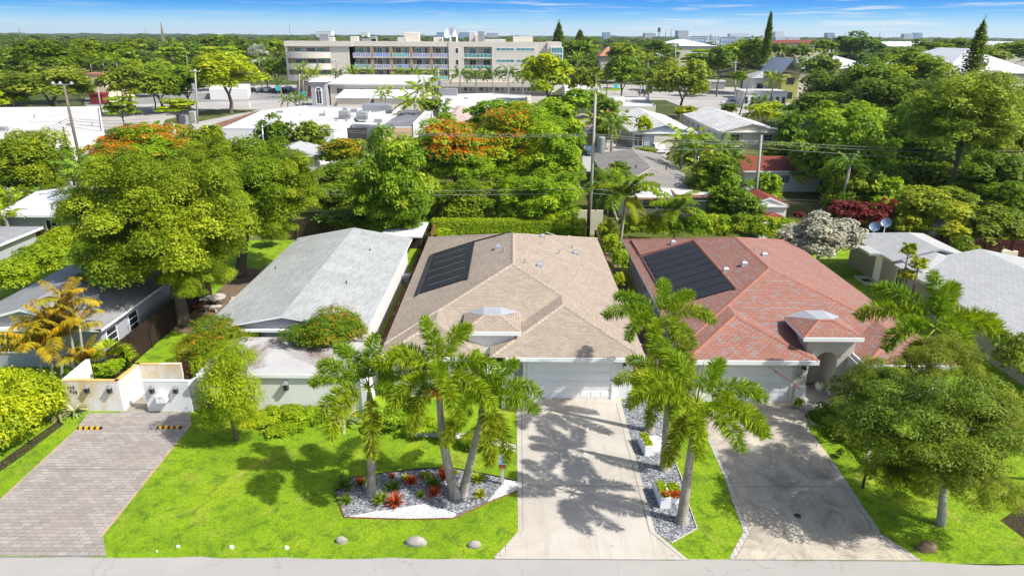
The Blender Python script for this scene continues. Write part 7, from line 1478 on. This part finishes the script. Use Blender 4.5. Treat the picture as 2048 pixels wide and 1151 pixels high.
# conifers: tiers of drooping branches
def conifer(px,rowtop,rowbase,Y,w_px,label,mat='leaf_dark',lean=0,tiers=16,bare=.0):
    t=AT(px,rowtop,Y); k=mpp(Y,5); H_=t.z; Wm=w_px*k; rg=np.random.default_rng(px); P=[];N=[];T=[]
    zb=max(1.0,AT(px,rowbase,Y).z)
    for i in range(tiers):
        f=i/(tiers-1); z=zb+(H_-zb)*f; R_=Wm*(1-f)**.75*rg.uniform(.8,1.15)+.15; nb=9
        for b in range(nb):
            a=2*math.pi*(b+rg.uniform(-.3,.3))/nb; m_=26
            s=rg.random(m_); d=np.array([math.cos(a),math.sin(a),0]); p=d*(s*R_)[:,None]+np.array([0,0,z])+np.stack([rg.normal(0,.12,m_)*R_,rg.normal(0,.12,m_)*R_,rg.normal(0,.03,m_)*H_+s*R_*.12],1); P.append(p); N.append(rg.normal(0,.5,(m_,3))+[0,0,.8]); T.append(np.tile(d,(m_,1))+[0,0,.25])
    P=np.concatenate(P);N=nrm(np.concatenate(N));T=np.concatenate(T); sz=max(.12,Y*.0016); V,F=leaf_quads(P,N,T,np.full(len(P),sz*1.5),np.full(len(P),sz*.6),.1)
    root=empty('conifer',(t.x,Y,0),label,'tree'); link('crown',rawmesh('crown',V,F,mat,rg.random(len(P))),root); m=MB(); m.tube([(0,0,-.1),(0,0,H_*.98)],[.3,.05],7); m.build('trunk','bark',root,smooth=True)
conifer(1966,52,150,150,28,'tall pointed Norfolk pine on the right skyline','leaf_dark'); conifer(1541,36,110,230,8,'very tall thin conifer standing above the horizon','leaf_dark',tiers=20); conifer(1118,53,82,300,9,'slim conifer behind the right end of the apartments','leaf_dark'); conifer(1160,66,82,380,7,'small conifer right of the slim one','leaf_dark')
# ================================================================ filler trees between the listed ones and the wood beyond
keep=[(560,60,1128,215),(410,150,520,200),(430,195,880,300),(160,135,215,205),(0,205,215,330),(1215,170,1345,235),(1215,215,1600,330),(1410,140,1620,215),(1560,110,1610,175),(180,200,620,290),(1165,190,1220,330),(1600,115,1770,140),(1880,100,2048,160),(1195,95,1240,125),(1305,85,1440,105),(1535,75,1680,110)]
rg=random.Random(77); placed=0; KD=['mid','dark','olive','mid','layered','bright','limelayer','dark']
NAMES={'mid':'leafy green','dark':'dark green','olive':'olive green','layered':'flat layered','bright':'bright green','limelayer':'lime green'}
tries=0; FILL=[]
while placed<150 and tries<6000:
    tries+=1; Y=math.exp(rg.uniform(math.log(115),math.log(480))); x=rg.uniform(-.86,.86)*Y; Rr=rg.uniform(3.6,7.0); h=rg.uniform(4.5,7.5)
    px,py=PJ(x,Y,h); pr=Rr/mpp(Y,h)
    bad=any(a-pr*.8<px<c+pr*.8 and b-pr*.6<py<d+pr*.45 for a,b,c,d in keep)
    if bad or any((x-a)**2+(Y-b)**2<(.62*(Rr+c))**2 for a,b,c in TREES): continue
    kd=rg.choice(KD); side='left' if px<560 else ('centre' if px<1200 else 'right'); dist='middle distance' if Y<230 else 'far distance'
    tree(px,py,pr,pr*rg.uniform(.6,.8),Y,kd,'x','trees beyond the houses'); FILL.append((Y,px,kd)); placed+=1
LM=[(60,'the long white building'),(190,'the pale yellow restaurant'),(320,'the lattice mast'),(450,'the bright lime spreading tree'),(600,'the left wing of the apartments'),(850,'the middle of the apartments'),(1110,'the tall lime green tree'),(1230,'the terracotta roof'),(1370,'the long white warehouse'),(1540,'the very tall thin conifer'),(1640,'the yellow motel'),(1720,'the dark round skyline tree'),(1830,'the white school roof'),(1966,'the Norfolk pine'),(2048,'the metal barn')]
OR=['nearest','second nearest','third nearest','fourth nearest','fifth nearest','sixth nearest','seventh nearest','eighth nearest','ninth nearest','tenth nearest','eleventh nearest','twelfth nearest','thirteenth nearest','fourteenth nearest']
fo=[o for o in COL.objects if o.get('label')=='x']; cnt={}
for (Y,px,kd),o in sorted(zip(FILL,fo),key=lambda q:q[0][0]):
    lm=min(LM,key=lambda q:abs(q[0]-px))[1]; key=(kd if kd!='mid' else 'mid',lm); cnt[key]=cnt.get(key,0)+1; o['label']=f"{OR[min(13,cnt[key]-1)]} {NAMES[kd]} tree in line with {lm}"
# shrubs and small trees filling the back gardens
rg=random.Random(31); k=0; t_=0; keep2=[(1290,330,1440,425),(1165,375,1205,480),(1170,270,1345,330),(1250,215,1600,300),(1490,305,1620,395),(600,300,690,345),(600,395,700,440),(0,205,215,320),(30,370,210,450),(430,230,830,300),(1420,380,1640,470)]
while k<70 and t_<5000:
    t_+=1; Y=rg.uniform(64,117); x=rg.uniform(-.8,.84)*Y; Rr=rg.uniform(1.6,3.4); h=Rr*rg.uniform(.7,1.1); px,py=PJ(x,Y,h); pr=Rr/mpp(Y,h)
    if any(a-pr*.9<px<c+pr*.9 and b-pr*.7<py<d+pr*.3 for a,b,c,d in keep2) or any((x-a)**2+(Y-b)**2<(.45*(Rr+c))**2 for a,b,c in TREES): continue
    kd=rg.choice(['bright','dark','mid','mango','mid','lime','bright']); tree(px,py,pr,pr*.9,Y,kd,'y','small trees in the back gardens',name='small_tree',cat='tree'); FILL.append((Y,px,kd)); k+=1
LM2=[(60,'the left edge'),(280,'the flame tree on the left'),(450,'the small round tree'),(560,'the dark round tree'),(680,'the parked white truck'),(785,'the tall leafy tree'),(905,'the big orange flame tree'),(1050,'the dense clipped tree'),(1190,'the concrete power pole'),(1300,'the grey hip roof'),(1420,'the palm group'),(1523,'the grey power pole'),(1600,'the dark red cottage'),(1720,'the red leaved hedge'),(1830,'the large bright mango tree'),(1930,'the big feathery pine'),(2030,'the dark glossy tree')]
fo=[o for o in COL.objects if o.get('label')=='y']; cnt={}; NM=dict(NAMES,mango='drooping leaved',lime='yellow green')
for (Y,px,kd),o in sorted(zip(FILL[-len(fo):],fo),key=lambda q:q[0][0]):
    lm=min(LM2,key=lambda q:abs(q[0]-px))[1]; key=(kd,lm); cnt[key]=cnt.get(key,0)+1; o['label']=f"{OR[min(13,cnt[key]-1)]} {NM[kd]} small tree in line with {lm}"
# the wood that reaches the horizon
def wood():
    rg=np.random.default_rng(5); VV=[];TT=[]
    base=[]
    for v in range(4):
        V,F,t,P,N,idx,_=crown_arrays(500+v,420,.17,'round',18,.38,1,.2); base.append((V,t))
    n=5200; Y=np.exp(rg.uniform(np.log(330),np.log(5200),n)); X=rg.uniform(-.95,.95,n)*Y
    for i in range(n):
        x,y=X[i],Y[i]; px,py=PJ(x,y,6)
        if y<520 and ((1300<px<1445) or (1535<px<1685) or (1775<px<1890) or px>1975) and y<450: continue
        if 600<y<720 and 1345<px<1610: continue
        R_=rg.uniform(5,8)*max(1,y/650.); Rz=rg.uniform(3.2,5.5)*(1+min(1,y/3500)*.15); V,t=base[i%4]
        a=rg.uniform(0,6.28); ca,sa=math.cos(a),math.sin(a); W_=V.copy(); W_[:,0]=V[:,0]*ca-V[:,1]*sa; W_[:,1]=V[:,0]*sa+V[:,1]*ca
        z0=rg.uniform(4.2,7.5)+(4.5 if rg.random()<.05 else 0)
        if y>1400: z0-=1.0
        step=1 if y<1200 else 2
        W_=W_*[R_,R_,Rz]+[x,y,z0]
        if step==2: W_=W_.reshape(-1,4,3)[::2]; c=W_.mean(1,keepdims=True); W_=((W_-c)*1.35+c).reshape(-1,3); t=t[::2]
        VV.append(W_); TT.append(np.clip(t*.7+rg.random()*.3,0,1))
    V=np.concatenate(VV); T=np.concatenate(TT); me=rawmesh('distant_wood',V,np.arange(len(V)).reshape(-1,4),'leaf_stuff',T); o=link('distant_wood',me); tag(o,'hazy green treetops stretching to the horizon','wood'); o['kind']='stuff'
wood()
# haze
m=MB(); m.box(-5600,5600,-60,5900,-1.0,60); hz=m.build('haze',None); hz['kind']='stuff'; hz['label']='thin bluish summer haze over the far treetops'; hz['category']='haze'
mh=bpy.data.materials.new('haze_air'); mh.use_nodes=True; nt_=mh.node_tree; nt_.nodes.clear(); ov=nt_.nodes.new('ShaderNodeOutputMaterial'); pv=nt_.nodes.new('ShaderNodeVolumePrincipled'); pv.inputs['Color'].default_value=(0.75,0.88,1,1); pv.inputs['Density'].default_value=0.00009; pv.inputs['Anisotropy'].default_value=0.2; nt_.links.new(pv.outputs[0],ov.inputs['Volume']); hz.data.materials.append(mh)
